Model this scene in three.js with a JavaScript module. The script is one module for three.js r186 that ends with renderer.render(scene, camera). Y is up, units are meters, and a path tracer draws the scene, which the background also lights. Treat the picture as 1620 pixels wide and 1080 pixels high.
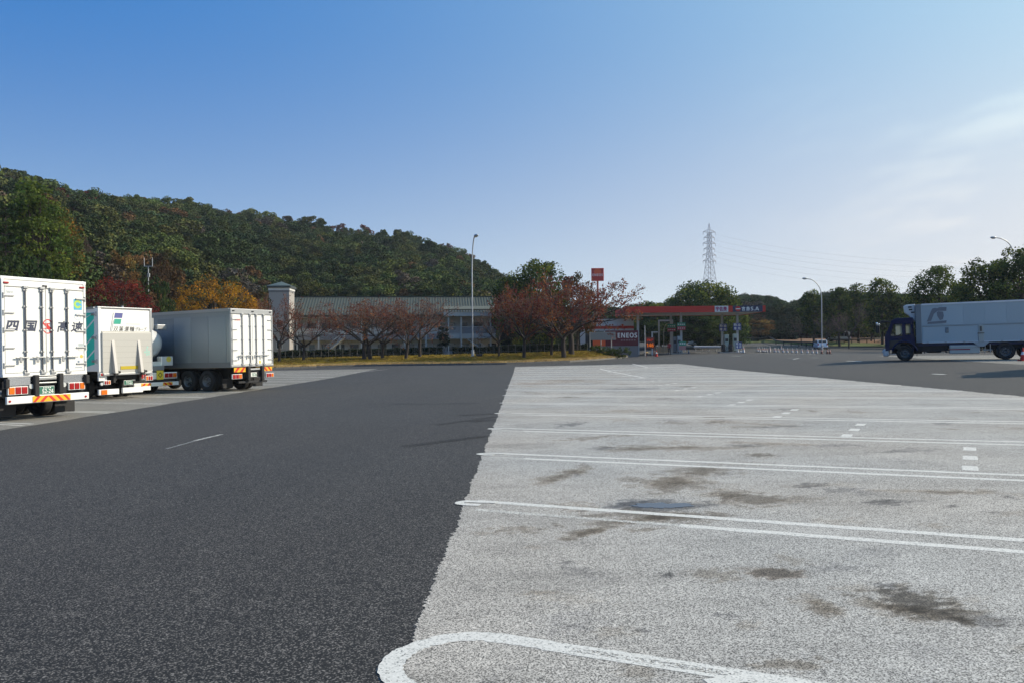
import * as THREE from 'three';
import { mergeGeometries, mergeVertices, toCreasedNormals } from 'three/addons/utils/BufferGeometryUtils.js';
import { RoundedBoxGeometry } from 'three/addons/geometries/RoundedBoxGeometry.js';
import { MarchingCubes } from 'three/addons/objects/MarchingCubes.js';
import { FontLoader } from 'three/addons/loaders/FontLoader.js';
import { createNoise2D, createNoise3D } from 'simplex-noise';

// ---------------------------------------------------------------- camera, sky, sun, exposure
const scene = new THREE.Scene();
const camera = new THREE.PerspectiveCamera(47.93, 1620 / 1080, 0.1, 3000);
camera.position.set(0, 1.6, 0);
camera.rotation.order = 'YXZ';
camera.rotation.set(12.5 / 1215, 0, -0.0087);
scene.add(camera);
camera.updateMatrixWorld(true);

const renderer = new THREE.WebGLRenderer({ antialias: true });
renderer.toneMapping = THREE.LinearToneMapping;
renderer.toneMappingExposure = 1.0;
renderer.shadowMap.enabled = true;

const SKY = { low: [0.62, 0.82, 0.88], high: [-0.055, 0.095, 0.49], white: [0.9, 0.885, 0.87], whiteHigh: [0.62, 0.88, 0.98], rise: 6.0, glow: 1.62, glowWidth: 0.977, cirrus: 0.3, strength: 1.06 };
const HAZE = 0.0002;
const SUN_AZ = 82 * Math.PI / 180, SUN_EL = 32 * Math.PI / 180;
const sunDir = new THREE.Vector3(Math.sin(SUN_AZ) * Math.cos(SUN_EL), Math.sin(SUN_EL), -Math.cos(SUN_AZ) * Math.cos(SUN_EL));
const sun = new THREE.DirectionalLight(new THREE.Color(1.0, 0.885, 0.7), 5.0);
sun.position.copy(sunDir).multiplyScalar(300).add(new THREE.Vector3(0, 0, -80));
sun.target.position.set(0, 0, -80);
sun.castShadow = true;
Object.assign(sun.shadow.camera, { left: -160, right: 160, top: 160, bottom: -160, near: 1, far: 900 });
sun.shadow.mapSize.set(4096, 4096);
scene.add(sun, sun.target);

// seeded random numbers
const rngOf = (s) => () => { s = (s + 0x6d2b79f5) | 0; let t = Math.imul(s ^ (s >>> 15), 1 | s); t = (t + Math.imul(t ^ (t >>> 7), 61 | t)) ^ t; return ((t ^ (t >>> 14)) >>> 0) / 4294967296; };
const noise2 = createNoise2D(rngOf(11)), noise3 = createNoise3D(rngOf(12));
const clamp = THREE.MathUtils.clamp, lerp = THREE.MathUtils.lerp;
const smooth = (a, b, x) => { const t = clamp((x - a) / (b - a), 0, 1); return t * t * (3 - 2 * t); };
const fbm = (x, y, o = 4) => { let s = 0, a = 0.5; for (let i = 0; i < o; i++) { s += a * noise2(x, y); x *= 2.03; y *= 2.03; a *= 0.5; } return s; };

// a clear autumn sky: deep blue overhead, paler to the horizon and towards the sun, thin cirrus on the sun's side
{
  const W = 2048, H = 1024, data = new Float32Array(W * H * 4);
  const d = new THREE.Vector3();
  for (let row = 0; row < H; row++) {
    const up = ((row + 0.5) / H - 0.5) * Math.PI;
    for (let col = 0; col < W; col++) {
      const az = ((col + 0.5) / W - 0.5) * 2 * Math.PI;
      d.set(Math.cos(az) * Math.cos(up), Math.sin(up), Math.sin(az) * Math.cos(up));
      const e = Math.max(0, d.y), cosS = clamp(d.dot(sunDir), -1, 1), ang = Math.acos(cosS);
      const f = 1 - Math.exp(-e * SKY.rise);
      const c = [0, 1, 2].map((i) => lerp(SKY.low[i], SKY.high[i], f));
      const glow = Math.exp(-Math.pow(ang / SKY.glowWidth, 2)) * SKY.glow;
      let w = clamp(glow * lerp(1, 0.74, smooth(0.05, 0.42, e)), 0, 0.88); w += (1 - w) * 0.55 * Math.exp(-e / 0.1) * smooth(1.9, 0.9, ang); const wh = [0, 1, 2].map((i) => lerp(SKY.white[i], SKY.whiteHigh[i], smooth(0.08, 0.42, e)));
      // cirrus: streaks on a high sheet, drawn out along one direction
      if (d.y > 0.01) {
        const k = 1 / (d.y + 0.12), x = d.x * k, z = d.z * k;
        const a = x * 0.42 + z * 0.91, b = -x * 0.91 + z * 0.42;
        const n = fbm(a * 0.55 + 3.1, b * 0.9 + 1.7, 5) + 0.3 * fbm(a * 2.1, b * 4.5, 4);
        const where = smooth(1.15, 0.75, ang) * smooth(0.02, 0.1, d.y) * smooth(0.46, 0.16, d.y);
        w = clamp(w + SKY.cirrus * smooth(0.0, 0.75, n + 0.12) * where, 0, 0.93);
      }
      const o = (row * W + col) * 4;
      for (let i = 0; i < 3; i++) data[o + i] = Math.max(0.01, lerp(c[i], wh[i], w) * SKY.strength);
      data[o + 3] = 1;
    }
  }
  const tex = new THREE.DataTexture(data, W, H, THREE.RGBAFormat, THREE.FloatType);
  tex.mapping = THREE.EquirectangularReflectionMapping;
  tex.magFilter = THREE.LinearFilter; tex.minFilter = THREE.LinearFilter;
  tex.wrapS = THREE.RepeatWrapping;
  tex.needsUpdate = true;
  scene.background = tex;
  scene.environment = tex;
}
scene.fog = new THREE.FogExp2(new THREE.Color(0.82, 0.88, 0.95), HAZE);

// ---------------------------------------------------------------- tools
const F = 1215, EYE = camera.position;
// the lie of the land: a gentle cross fall, a rise towards the filling station and a ramp behind it
function G(x, d) {
  let g = 0.0132 * clamp(x, -40, 14) + 0.05 * clamp(x - 14, 0, 9) + 0.017 * clamp(x - 23, 0, 6);
  g += 0.3 * clamp((d - 50) / 30, 0, 1) * (1 - 0.7 * clamp((x - 5) / 15, 0, 1));
  g += 0.035 * clamp(d - 118, 0, 60) * clamp((x - 5) / 15, 0, 1);
  return g;
}
const rayOf = (px, py) => new THREE.Vector3((px - 810) / F, (540 - py) / F, -1).applyQuaternion(camera.quaternion);
const at = (px, py, d) => { const r = rayOf(px, py); return EYE.clone().addScaledVector(r, d / -r.z); };      // the point seen there at depth d
function gnd(px, py, lift = 0) {                                                                               // the ground point seen there
  const r = rayOf(px, py); let lo = 1, hi = 1;
  const f = (k) => EYE.y + r.y * k - G(EYE.x + r.x * k, -r.z * k);
  for (let k = 1.5; k < 900; k *= 1.02) { if (f(k) < 0) { hi = k; break; } lo = k; }
  if (hi === 1) { lo = hi = 300; }
  for (let i = 0; i < 40; i++) { const m = (lo + hi) / 2; if (f(m) < 0) hi = m; else lo = m; }
  const k = (lo + hi) / 2;
  return new THREE.Vector3(EYE.x + r.x * k, EYE.y + r.y * k + lift, r.z * k);
}
const onG = (x, d, lift = 0) => new THREE.Vector3(x, G(x, d) + lift, -d);
const tiltOf = (x, d) => { const e = 1.5; return new THREE.Vector3(G(x - e, d) - G(x + e, d), 2 * e, -(G(x, d - e) - G(x, d + e))).normalize(); };

const used = new Map();
function numbered(name) { const n = used.get(name) ?? 0; used.set(name, n + 1); return n ? name + '_' + String(n).padStart(3, '0') : name; }
function thing(name, label, category, pos = [0, 0, 0], turn = 0, group) {
  const o = new THREE.Group(); o.name = numbered(name);
  if (pos.isVector3) o.position.copy(pos); else o.position.set(...pos);
  o.rotation.y = turn; o.userData = { label, category }; if (group) o.userData.group = group;
  scene.add(o); return o;
}
function copyOf(src, label, pos, turn = 0, scale = 1, group) {
  const o = src.clone(); o.name = numbered(src.name.replace(/_\d+$/, '')); o.userData = { ...src.userData, label }; if (group) o.userData.group = group;
  if (pos.isVector3) o.position.copy(pos); else o.position.set(...pos);
  o.rotation.set(0, turn, 0); if (Array.isArray(scale)) o.scale.set(...scale); else o.scale.setScalar(scale);
  scene.add(o); return o;
}
function structure(name, parent) { const o = new THREE.Group(); o.name = numbered(name); o.userData = { kind: 'structure' }; (parent ?? scene).add(o); return o; }
function flat(g) { g = g.index ? g.toNonIndexed() : g; for (const k of Object.keys(g.attributes)) if (!['position', 'normal', 'uv'].includes(k)) g.deleteAttribute(k); if (!g.attributes.uv) g.setAttribute('uv', new THREE.BufferAttribute(new Float32Array(g.attributes.position.count * 2), 2)); if (!g.attributes.normal) g.computeVertexNormals(); return g; }
function join(geos) { const l = [].concat(geos); return l.length === 1 ? l[0] : mergeGeometries(l.map(flat)); }
function part(parent, name, geos, mat, kind) {
  const m = new THREE.Mesh(join(geos), mat); m.name = name; m.castShadow = m.receiveShadow = true;
  if (kind) m.userData.kind = kind; (parent ?? scene).add(m); return m;
}
const std = (r, g, b, rough = 0.7, metal = 0, more = {}) => new THREE.MeshStandardMaterial({ color: new THREE.Color().setRGB(r, g, b), roughness: rough, metalness: metal, side: THREE.DoubleSide, ...more });
const box = (w, h, d, x = 0, y = 0, z = 0) => new THREE.BoxGeometry(w, h, d).translate(x, y, z);
const rbox = (w, h, d, x = 0, y = 0, z = 0, r = 0.02, s = 2) => new RoundedBoxGeometry(w, h, d, s, Math.min(r, w / 2.01, h / 2.01, d / 2.01)).translate(x, y, z);
const cyl = (r0, r1, h, x = 0, y = 0, z = 0, s = 12) => new THREE.CylinderGeometry(r1, r0, h, s).translate(x, y, z);
const cylX = (r, w, x = 0, y = 0, z = 0, s = 16) => new THREE.CylinderGeometry(r, r, w, s).rotateZ(Math.PI / 2).translate(x, y, z);
const cylZ = (r, w, x = 0, y = 0, z = 0, s = 16) => new THREE.CylinderGeometry(r, r, w, s).rotateX(Math.PI / 2).translate(x, y, z);
const V = (x, y, z) => new THREE.Vector3(x, y, z);
function bar(a, b, r, s = 6) { const d = b.clone().sub(a), l = d.length(); const g = new THREE.CylinderGeometry(r, r, l, s); g.applyQuaternion(new THREE.Quaternion().setFromUnitVectors(V(0, 1, 0), d.normalize())); return g.translate((a.x + b.x) / 2, (a.y + b.y) / 2, (a.z + b.z) / 2); }
const tubeOf = (pts, r, seg = 24, s = 8) => new THREE.TubeGeometry(new THREE.CatmullRomCurve3(pts), seg, r, s);
function extrude(pts, depth, bevel = 0.02) {      // an outline in x, y drawn out along z, centred
  const sh = new THREE.Shape(pts.map(([x, y]) => new THREE.Vector2(x, y)));
  return new THREE.ExtrudeGeometry(sh, { depth: depth - 2 * bevel, bevelEnabled: bevel > 0, bevelSize: bevel, bevelThickness: bevel, bevelOffset: -bevel, bevelSegments: 2, curveSegments: 10 }).translate(0, 0, -depth / 2 + bevel);
}

// flat lettering: strokes of brush-like characters laid as ribbons, and latin letters from the font
const font = await new FontLoader().loadAsync('fonts/droid/droid_sans_bold.typeface.json');
const GLYPH = {
  shi: '1,1 1,9 9,9 9,1;1,1.2 9,1.2;3.8,9 3.8,6 2.5,4;6.2,9 6.2,4.5 7.8,4.2',
  koku: '1,.5 1,9.5 9,9.5 9,.5;1,.8 9,.8;2.8,7.5 7.2,7.5;3,5.2 7,5.2;2.6,2.6 7.4,2.6;5,7.5 5,2.6;6.3,4.4 7,3.4',
  kou: '5,10 5,8.8;.8,8.6 9.2,8.6;3,7.4 7,7.4 7,6 3,6 3,7.4;1.3,0 1.3,4.8 8.7,4.8 8.7,.3;3.4,3.4 6.6,3.4 6.6,1.4 3.4,1.4 3.4,3.4',
  soku: '1.2,9 2.2,7.8;.6,6 2.2,6 2.2,2;.5,.5 2.2,2 4,.9 9.6,.6;3.6,8.2 9.4,8.2;6.5,9.8 6.5,1.8;4.3,6.8 8.7,6.8 8.7,4.8 4.3,4.8 4.3,6.8;6.3,4.6 3.6,2.2;6.7,4.6 9.4,2.4',
  futa: '.6,8.8 4.4,8.8 3,4.5 .4,.6;1.2,6.5 4.6,1;5.2,8.8 9.2,8.8 7.8,4.5 5,.6;5.8,6.5 9.6,.8',
  ha: '.6,9 9.4,9;3.3,9.9 3.3,8;6.7,9.9 6.7,8;1,6.6 9,6.6;2.8,7.6 2.8,4.4 8.4,4.4;5,7.6 5,5;7,7.6 7,5.2 5,5.2;.6,3.2 9.4,3.2;5,4.2 5,0;4.8,3 1,.6;5.2,3 9,.6',
  un: '1.2,9 2.2,7.8;.6,6 2.2,6 2.2,2;.5,.5 2.2,2 4,.9 9.6,.6;3.6,7.8 3.6,9.2 9.4,9.2 9.2,7.8;4.2,7.7 8.8,7.7;4.4,6.6 8.6,6.6 8.6,4 4.4,4 4.4,6.6;4.4,5.3 8.6,5.3;3.6,2.8 9.4,2.8;6.5,8.6 6.5,1.6',
  yu: '.5,8.6 4.2,8.6;.9,7.4 3.8,7.4 3.8,4.4 .9,4.4 .9,7.4;.9,5.9 3.8,5.9;.3,2.8 4.4,2.8;2.3,9.8 2.3,0;7,9.8 4.8,7.4;7,9.8 9.6,7.4;6,7.4 8.2,7.4;5.2,.3 5.2,6.2 7,6.2 7,.5;5.2,4.4 7,4.4;5.2,2.6 7,2.6;8.1,6.2 8.1,2;9.3,6.6 9.3,.3',
  gu: '3.2,9 1,5;3,7.6 8,7.6 6.4,3.4 2.4,.5;8.2,9.8 8.9,8.6;9.3,10 10,8.8',
  ru: '3,8.6 3,4.5 .8,.8;6,9 6,1.2 9.4,4.2',
  long: '.8,5 9.2,5',
  pu: '1,8 8.2,8 6.5,3.5 2.4,.5;9.2,9.6 9.8,9 9.2,8.4 8.6,9 9.2,9.6',
  u: '5,10 5,8.8;1,6.8 1,8.6 9,8.6 9,6.8;2.4,6.6 7.6,6.6;.8,4.4 9.2,4.4;5,6.6 5,.5 3.6,.8',
  sa: '3,9.8 .6,5;2,7 2,0;3.6,7.6 9.6,7.6;6,9.8 5,5 3.2,1.5;5.2,4.6 9.2,4.6;7.2,4.6 7.2,.6;4.4,.6 9.8,.6',
  mi: '3,9.8 3.8,8.6;7,9.8 6.2,8.6;1.4,8.4 8.6,8.4;2,6.9 8,6.9;1,5.4 9,5.4;5,8.4 5,4;.8,3.8 9.2,3.8;5,3.8 4,1.6 .8,.2;5,3.6 6.4,1.4 9.4,.2',
  miya: '5,10 5,8.8;1,6.8 1,8.6 9,8.6 9,6.8;3,7 7,7 7,4.8 3,4.8 3,7;5,4.8 4.6,3.6;1.8,3.4 8.2,3.4 8.2,.4 1.8,.4 1.8,3.4',
  jima: '5,10 4.2,9;2,9 8,9 8,5.6 2,5.6;2,9 2,3.8 9,3.8 8.6,.5 7.6,.6;2,7.3 8,7.3;2,5.6 9.4,5.6;1.4,2.6 1.4,.4 6.4,.4 6.4,2.6;3.9,3.2 3.9,.4',
  kei: '.5,8.6 4.2,8.6;.9,7.4 3.8,7.4 3.8,4.4 .9,4.4 .9,7.4;.9,5.9 3.8,5.9;.3,2.8 4.4,2.8;2.3,9.8 2.3,0;5.2,9 9,9 5,5.4;6,7.6 9.6,5.2;5.4,3.6 9.4,3.6;7.4,5.2 7.4,.6;4.8,.6 10,.6',
  yuu: '1.2,9.4 2.4,8.4;.6,6.6 1.8,5.6;.6,.6 2.4,3.6;3.6,7 9.2,7 9.2,.4 3.6,.4 3.6,7;6.4,9.8 6.4,.4;3.6,3.8 9.2,3.8',
  sen: '1,8.8 9,8.8;5,10 5,4.2;2.2,7.6 7.8,7.6 7.8,4.4 2.2,4.4 2.2,7.6;2.2,6 7.8,6;.6,3 9.4,3;7,4 7,.4 5.6,.8;2.6,2.2 3.8,1.2',
  you: '1.8,9.2 1.8,4 .6,.4;1.8,9.2 8.8,9.2 8.8,.5 7.8,.6;1.8,6.4 8.8,6.4;1.8,3.6 8.8,3.6;5.2,9.2 5.2,.4',
};
// a ribbon of width w along points in the x, y plane, facing +z; layer lifts each stroke a hair so that none share a plane
function ribbon(pts, w, z = 0) {
  const out = [];
  for (let i = 0; i + 1 < pts.length; i++) {
    const [x0, y0] = pts[i], [x1, y1] = pts[i + 1], l = Math.hypot(x1 - x0, y1 - y0) || 1, ux = (x1 - x0) / l, uy = (y1 - y0) / l, e = w / 2;
    const ax = x0 - ux * e, ay = y0 - uy * e, bx = x1 + ux * e, by = y1 + uy * e, nx = -uy * e, ny = ux * e, zz = z + (i % 2) * 0.0004;
    out.push(ax + nx, ay + ny, zz, ax - nx, ay - ny, zz, bx - nx, by - ny, zz, ax + nx, ay + ny, zz, bx - nx, by - ny, zz, bx + nx, by + ny, zz);
  }
  const g = new THREE.BufferGeometry(); g.setAttribute('position', new THREE.Float32BufferAttribute(out, 3)); return flat(g);
}
function glyph(name, x, y, w, h, weight, z = 0, slant = 0) {      // lower left corner x, y
  return GLYPH[name].split(';').map((s, i) => ribbon(s.trim().split(' ').map((p) => { const [a, b] = p.split(',').map(Number); return [x + a / 10 * w + b / 10 * h * slant, y + b / 10 * h]; }), weight, z + i * 0.0007));
}
function glyphs(names, x, y, w, h, step, weight, z = 0, slant = 0) { return names.flatMap((n, i) => glyph(n, x + i * step, y, w, h, weight, z, slant)); }
function latin(text, x, y, size, z = 0, wide = 1, slant = 0) {    // centred on x, baseline y
  const g = new THREE.ShapeGeometry(font.generateShapes(text, size), 3); g.computeBoundingBox();
  g.translate(-(g.boundingBox.max.x + g.boundingBox.min.x) / 2, 0, 0).scale(wide, 1, 1);
  if (slant) g.applyMatrix4(new THREE.Matrix4().makeShear(0, 0, slant, 0, 0, 0));
  return [flat(g.translate(x, y, z))];
}
const plate = (w, h, x, y, z) => flat(new THREE.PlaneGeometry(w, h).translate(x, y, z));

// leaves, twigs and limbs gathered into one geometry with vertex colours
class Growth {
  constructor() { this.p = []; this.c = []; }
  tri(a, b, c, col) { this.p.push(...a, ...b, ...c); for (let i = 0; i < 3; i++) this.c.push(...col); }
  leaf(x, y, z, size, r, col, lie = 0) {      // a small folded blade in a random attitude; lie 1 = mostly level
    let ux = r() - 0.5, uy = (r() - 0.5) * (1 - lie), uz = r() - 0.5, l = Math.hypot(ux, uy, uz) || 1; ux /= l; uy /= l; uz /= l;
    let vx = r() - 0.5, vy = (r() - 0.5) * (1 - lie), vz = r() - 0.5, k = vx * ux + vy * uy + vz * uz; vx -= k * ux; vy -= k * uy; vz -= k * uz; l = Math.hypot(vx, vy, vz) || 1;
    const w = size * (0.55 + 0.5 * r()), h = size * (0.3 + 0.3 * r()); vx *= h / l; vy *= h / l; vz *= h / l; ux *= w / 1.4; uy *= w / 1.4; uz *= w / 1.4;
    const a = [x - ux, y - uy, z - uz], b = [x + vx, y + vy, z + vz], c = [x + ux, y + uy, z + uz], d = [x - vx, y - vy, z - vz];
    this.tri(a, b, c, col); this.tri(a, c, d, col);
  }
  limb(pts, r0, r1, sides, col) {
    let prev = null;
    for (let i = 0; i < pts.length; i++) {
      const q = pts[i], n = pts[Math.min(i + 1, pts.length - 1)], m = pts[Math.max(i - 1, 0)], d = n.clone().sub(m).normalize();
      const u = Math.abs(d.y) < 0.9 ? V(0, 1, 0).cross(d).normalize() : V(1, 0, 0).cross(d).normalize(), v = d.clone().cross(u), rr = lerp(r0, r1, i / (pts.length - 1)), ring = [];
      for (let s = 0; s < sides; s++) { const a = s / sides * 2 * Math.PI; ring.push(q.clone().addScaledVector(u, Math.cos(a) * rr).addScaledVector(v, Math.sin(a) * rr).toArray()); }
      if (prev) for (let s = 0; s < sides; s++) { const t = (s + 1) % sides; this.tri(prev[s], ring[s], ring[t], col); this.tri(prev[s], ring[t], prev[t], col); }
      prev = ring;
    }
  }
  build(smoothed = false) {
    let g = new THREE.BufferGeometry();
    g.setAttribute('position', new THREE.Float32BufferAttribute(this.p, 3)); g.setAttribute('color', new THREE.Float32BufferAttribute(this.c, 3));
    if (smoothed) g = mergeVertices(g, 1e-4);
    g.computeVertexNormals(); return g;
  }
}

// ---------------------------------------------------------------- ground, parking lots and paint
function grainTexture(size, seed, fn, passes = 1) {      // wrapped grain: white noise, softened, coloured by fn(value, coarse)
  const r = rngOf(seed), n = size * size; let a = new Float32Array(n), b = new Float32Array(n);
  for (let i = 0; i < n; i++) a[i] = r() - 0.5;
  for (let k = 0; k < passes; k++) {
    for (let y = 0; y < size; y++) for (let x = 0, o = y * size; x < size; x++) b[o + x] = (a[o + (x + size - 1) % size] + 2 * a[o + x] + a[o + (x + 1) % size]) / 4;
    for (let y = 0; y < size; y++) { const u = ((y + size - 1) % size) * size, d = ((y + 1) % size) * size, o = y * size; for (let x = 0; x < size; x++) a[o + x] = (b[u + x] + 2 * b[o + x] + b[d + x]) / 4; }
  }
  let s = 0; for (let i = 0; i < n; i++) s += a[i] * a[i]; s = Math.sqrt(s / n);
  const data = new Uint8Array(n * 4), out = [0, 0, 0];
  for (let i = 0; i < n; i++) { fn(a[i] / s, r, out); for (let c = 0; c < 3; c++) { const l = clamp(out[c], 0, 1); data[i * 4 + c] = 255 * (l <= 0.0031308 ? 12.92 * l : 1.055 * Math.pow(l, 1 / 2.4) - 0.055); } data[i * 4 + 3] = 255; }
  const t = new THREE.DataTexture(data, size, size, THREE.RGBAFormat);
  t.colorSpace = THREE.SRGBColorSpace; t.wrapS = t.wrapT = THREE.RepeatWrapping; t.magFilter = THREE.LinearFilter; t.minFilter = THREE.LinearMipmapLinearFilter; t.generateMipmaps = true; t.needsUpdate = true;
  return t;
}
const asphaltTex = grainTexture(2048, 21, (v, r, o) => { const stone = v > 0.9 ? 0.03 + 0.17 * r() : 0; const l = Math.max(0.004, 0.02 + 0.021 * v) + stone; o[0] = l * 1.04; o[1] = l * 0.95; o[2] = l * 0.86; });
const paleTex = grainTexture(2048, 22, (v, r, o) => { const l = v < -0.55 ? 0.07 + 0.1 * r() : 0.43 + 0.13 * v + 0.1 * (r() - 0.5); o[0] = l * 1.04; o[1] = l * 0.975; o[2] = l * 0.875; });
const paintTex = grainTexture(1024, 23, (v, r, o) => { const l = v < -1.2 ? 0.42 : 0.66 + 0.04 * v; o[0] = l * 1.02; o[1] = l * 0.985; o[2] = l * 0.9; }, 2);
const wornTex = grainTexture(1024, 24, (v, r, o) => { const l = v > -0.25 ? 1 : 0; o[0] = o[1] = o[2] = l; }, 2);
wornTex.colorSpace = THREE.NoColorSpace;
const scuffTex = grainTexture(1024, 25, (v, r, o) => { const l = v > -1.9 ? 1 : 0; o[0] = o[1] = o[2] = l; }, 2);
scuffTex.colorSpace = THREE.NoColorSpace;
const TILE = 2048 * 0.0026;
const asphalt = new THREE.MeshStandardMaterial({ map: asphaltTex, vertexColors: true, roughness: 0.86, side: THREE.DoubleSide });
const pale = new THREE.MeshStandardMaterial({ map: paleTex, vertexColors: true, roughness: 0.9, side: THREE.DoubleSide });
const paint = new THREE.MeshStandardMaterial({ map: paintTex, alphaMap: scuffTex, transparent: true, roughness: 0.8, side: THREE.DoubleSide });
const wornPaint = new THREE.MeshStandardMaterial({ map: paintTex, alphaMap: wornTex, transparent: true, roughness: 0.85, side: THREE.DoubleSide });

const faintTex = wornTex.clone(); faintTex.repeat.set(2.3, 2.3); faintTex.needsUpdate = true;
const faintPaint = new THREE.MeshStandardMaterial({ color: new THREE.Color().setRGB(0.34, 0.34, 0.33), alphaMap: faintTex, transparent: true, roughness: 0.9, side: THREE.DoubleSide });
function gridMesh(xs, ds, pos, col, tile = TILE) {      // a sheet over a grid of x and d values; pos(i, j) and col(x, d) give each corner
  const nx = xs, nd = ds, p = new Float32Array(nx * nd * 3), c = new Float32Array(nx * nd * 3), uv = new Float32Array(nx * nd * 2), idx = new Uint32Array((nx - 1) * (nd - 1) * 6);
  for (let j = 0, k = 0; j < nd; j++) for (let i = 0; i < nx; i++, k++) {
    const q = pos(i, j); p[k * 3] = q.x; p[k * 3 + 1] = q.y; p[k * 3 + 2] = q.z; uv[k * 2] = q.x / tile; uv[k * 2 + 1] = q.z / tile;
    const e = col(q.x, -q.z); c[k * 3] = e[0]; c[k * 3 + 1] = e[1]; c[k * 3 + 2] = e[2];
  }
  let t = 0;
  for (let j = 0; j + 1 < nd; j++) for (let i = 0; i + 1 < nx; i++) { const a = j * nx + i, b = a + 1, e = a + nx, f = e + 1; idx[t++] = a; idx[t++] = b; idx[t++] = f; idx[t++] = a; idx[t++] = f; idx[t++] = e; }
  const g = new THREE.BufferGeometry();
  g.setAttribute('position', new THREE.BufferAttribute(p, 3)); g.setAttribute('color', new THREE.BufferAttribute(c, 3)); g.setAttribute('uv', new THREE.BufferAttribute(uv, 2)); g.setIndex(new THREE.BufferAttribute(idx, 1)); g.computeVertexNormals();
  return g;
}
function steps(from, to, step) { const l = [from]; while (l[l.length - 1] < to - 1e-6) { const q = l[l.length - 1]; l.push(Math.min(to, q + step(q))); } return l; }

// dirt: blots of oil and water stains with ragged outlines, given by where and how large they are on the ground
const blots = [];
function blot(px, py, w, h, dark, tint = [1, 1, 1], turn = 0, rag = 0.55) { const q = gnd(px, py), d = -q.z; blots.push({ x: q.x, d, a: w * d / F / 2, b: h * d * d / (F * 1.6) / 2, dark, tint, turn, rag, s: blots.length * 7.3 }); }
const OIL = [1.03, 0.92, 0.78], WET = [0.97, 0.98, 1.03], RUST = [1.12, 0.92, 0.74];
blot(1225, 907, 92, 22, 0.62, RUST, 0, 0.3); blot(1130, 909, 95, 20, 0.34, OIL); blot(1060, 911, 24, 9, 0.62, WET); blot(1325, 898, 110, 14, 0.35, WET, 0.1);
blot(1440, 950, 130, 44, 0.6, OIL, 0.2); blot(1490, 972, 150, 30, 0.5, OIL, 0.1); blot(1300, 962, 60, 28, 0.42, OIL); blot(1405, 928, 40, 16, 0.5, WET); blot(1560, 985, 90, 26, 0.4, WET);
blot(1042, 800, 170, 22, 0.5, [0.9, 0.96, 1.08], 0, 0.35); blot(1000, 797, 80, 14, 0.4, [0.9, 0.96, 1.08]); blot(1187, 789, 96, 26, 0.46, OIL, 0, 0.4); blot(1150, 782, 60, 16, 0.4, OIL); blot(1265, 789, 70, 10, 0.3, OIL); blot(1060, 765, 130, 30, 0.38, OIL, 0.3); blot(1110, 744, 110, 16, 0.36, OIL); blot(1010, 812, 190, 16, 0.42, OIL); blot(1090, 818, 120, 18, 0.44, OIL);
blot(925, 842, 80, 10, 0.42, OIL, 0.42, 0.2); blot(965, 826, 90, 10, 0.42, OIL, 0.4, 0.2); blot(1020, 838, 60, 7, 0.4, OIL, 0.15); blot(870, 757, 70, 9, 0.36, OIL, 0.45, 0.2); blot(905, 747, 50, 9, 0.36, OIL, 0.3); blot(925, 738, 24, 9, 0.34, OIL);
blot(895, 891, 26, 7, 0.45, WET); blot(845, 866, 30, 6, 0.2, RUST); blot(765, 844, 40, 6, 0.28, OIL); blot(1185, 990, 50, 14, 0.26, OIL); blot(1250, 1052, 120, 22, 0.42, OIL); blot(1010, 1062, 60, 30, 0.3, OIL); blot(970, 1000, 70, 18, 0.22, OIL);
blot(1400, 795, 60, 10, 0.5, WET); blot(1415, 793, 90, 6, 0.32, WET); blot(1330, 775, 70, 9, 0.36, WET); blot(1500, 778, 130, 8, 0.34, OIL); blot(1375, 780, 50, 16, 0.28, WET); blot(1600, 787, 30, 6, 0.5, WET); blot(1505, 801, 26, 4, 0.5, WET); blot(1570, 810, 30, 4, 0.4, WET); blot(1150, 795, 260, 8, 0.18, OIL); blot(1290, 768, 120, 6, 0.22, OIL);
blot(1205, 720, 50, 7, 0.5, OIL); blot(1105, 709, 160, 8, 0.34, OIL); blot(1010, 708, 110, 8, 0.36, OIL); blot(955, 709, 40, 6, 0.45, WET); blot(1180, 705, 60, 6, 0.36, WET); blot(1245, 674, 60, 4, 0.4, WET); blot(1210, 676, 40, 3, 0.4, WET); blot(1180, 675, 70, 3, 0.3, OIL); blot(1125, 660, 50, 4, 0.34, OIL); blot(1330, 704, 130, 5, 0.32, WET); blot(1420, 714, 90, 4, 0.36, WET); blot(1060, 640, 100, 4, 0.3, OIL); blot(985, 650, 70, 5, 0.28, OIL); blot(1000, 615, 90, 4, 0.36, WET); blot(900, 603, 130, 7, 0.3, RUST, 0.2); blot(840, 608, 60, 6, 0.28, RUST); blot(1130, 668, 36, 4, 0.42, OIL); blot(1285, 650, 14, 3, 0.4, OIL);
{ const r = rngOf(77); for (let i = 0; i < 170; i++) { const d = 3.4 + 40 * Math.pow(r(), 1.4), x = -0.3 + (0.72 * d + 0.3) * r(); if (x > 13.5) continue; const w = 0.03 + 0.1 * r() * (1 + d / 14); blots.push({ x, d, a: w * (1 + 1.4 * r()), b: w, dark: 0.12 + 0.34 * r() * r() + 0.1 * r(), tint: r() < 0.5 ? OIL : WET, turn: r() * 3, rag: 0.8, s: 900 + i * 3.7 }); } }
const trail = (x0, y0, x1, y1, n, w, h, k) => { const r = rngOf(Math.round(x0 * 3 + y0)); for (let i = 0; i < n; i++) { const t = (i + 0.5) / n; blot(lerp(x0, x1, t) + (r() - 0.5) * w * 0.3, lerp(y0, y1, t) + (r() - 0.5) * h * 0.4, w * (0.7 + 0.6 * r()), h * (0.7 + 0.6 * r()), k * (0.8 + 0.4 * r()), OIL, 0, 0.3); } };
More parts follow.
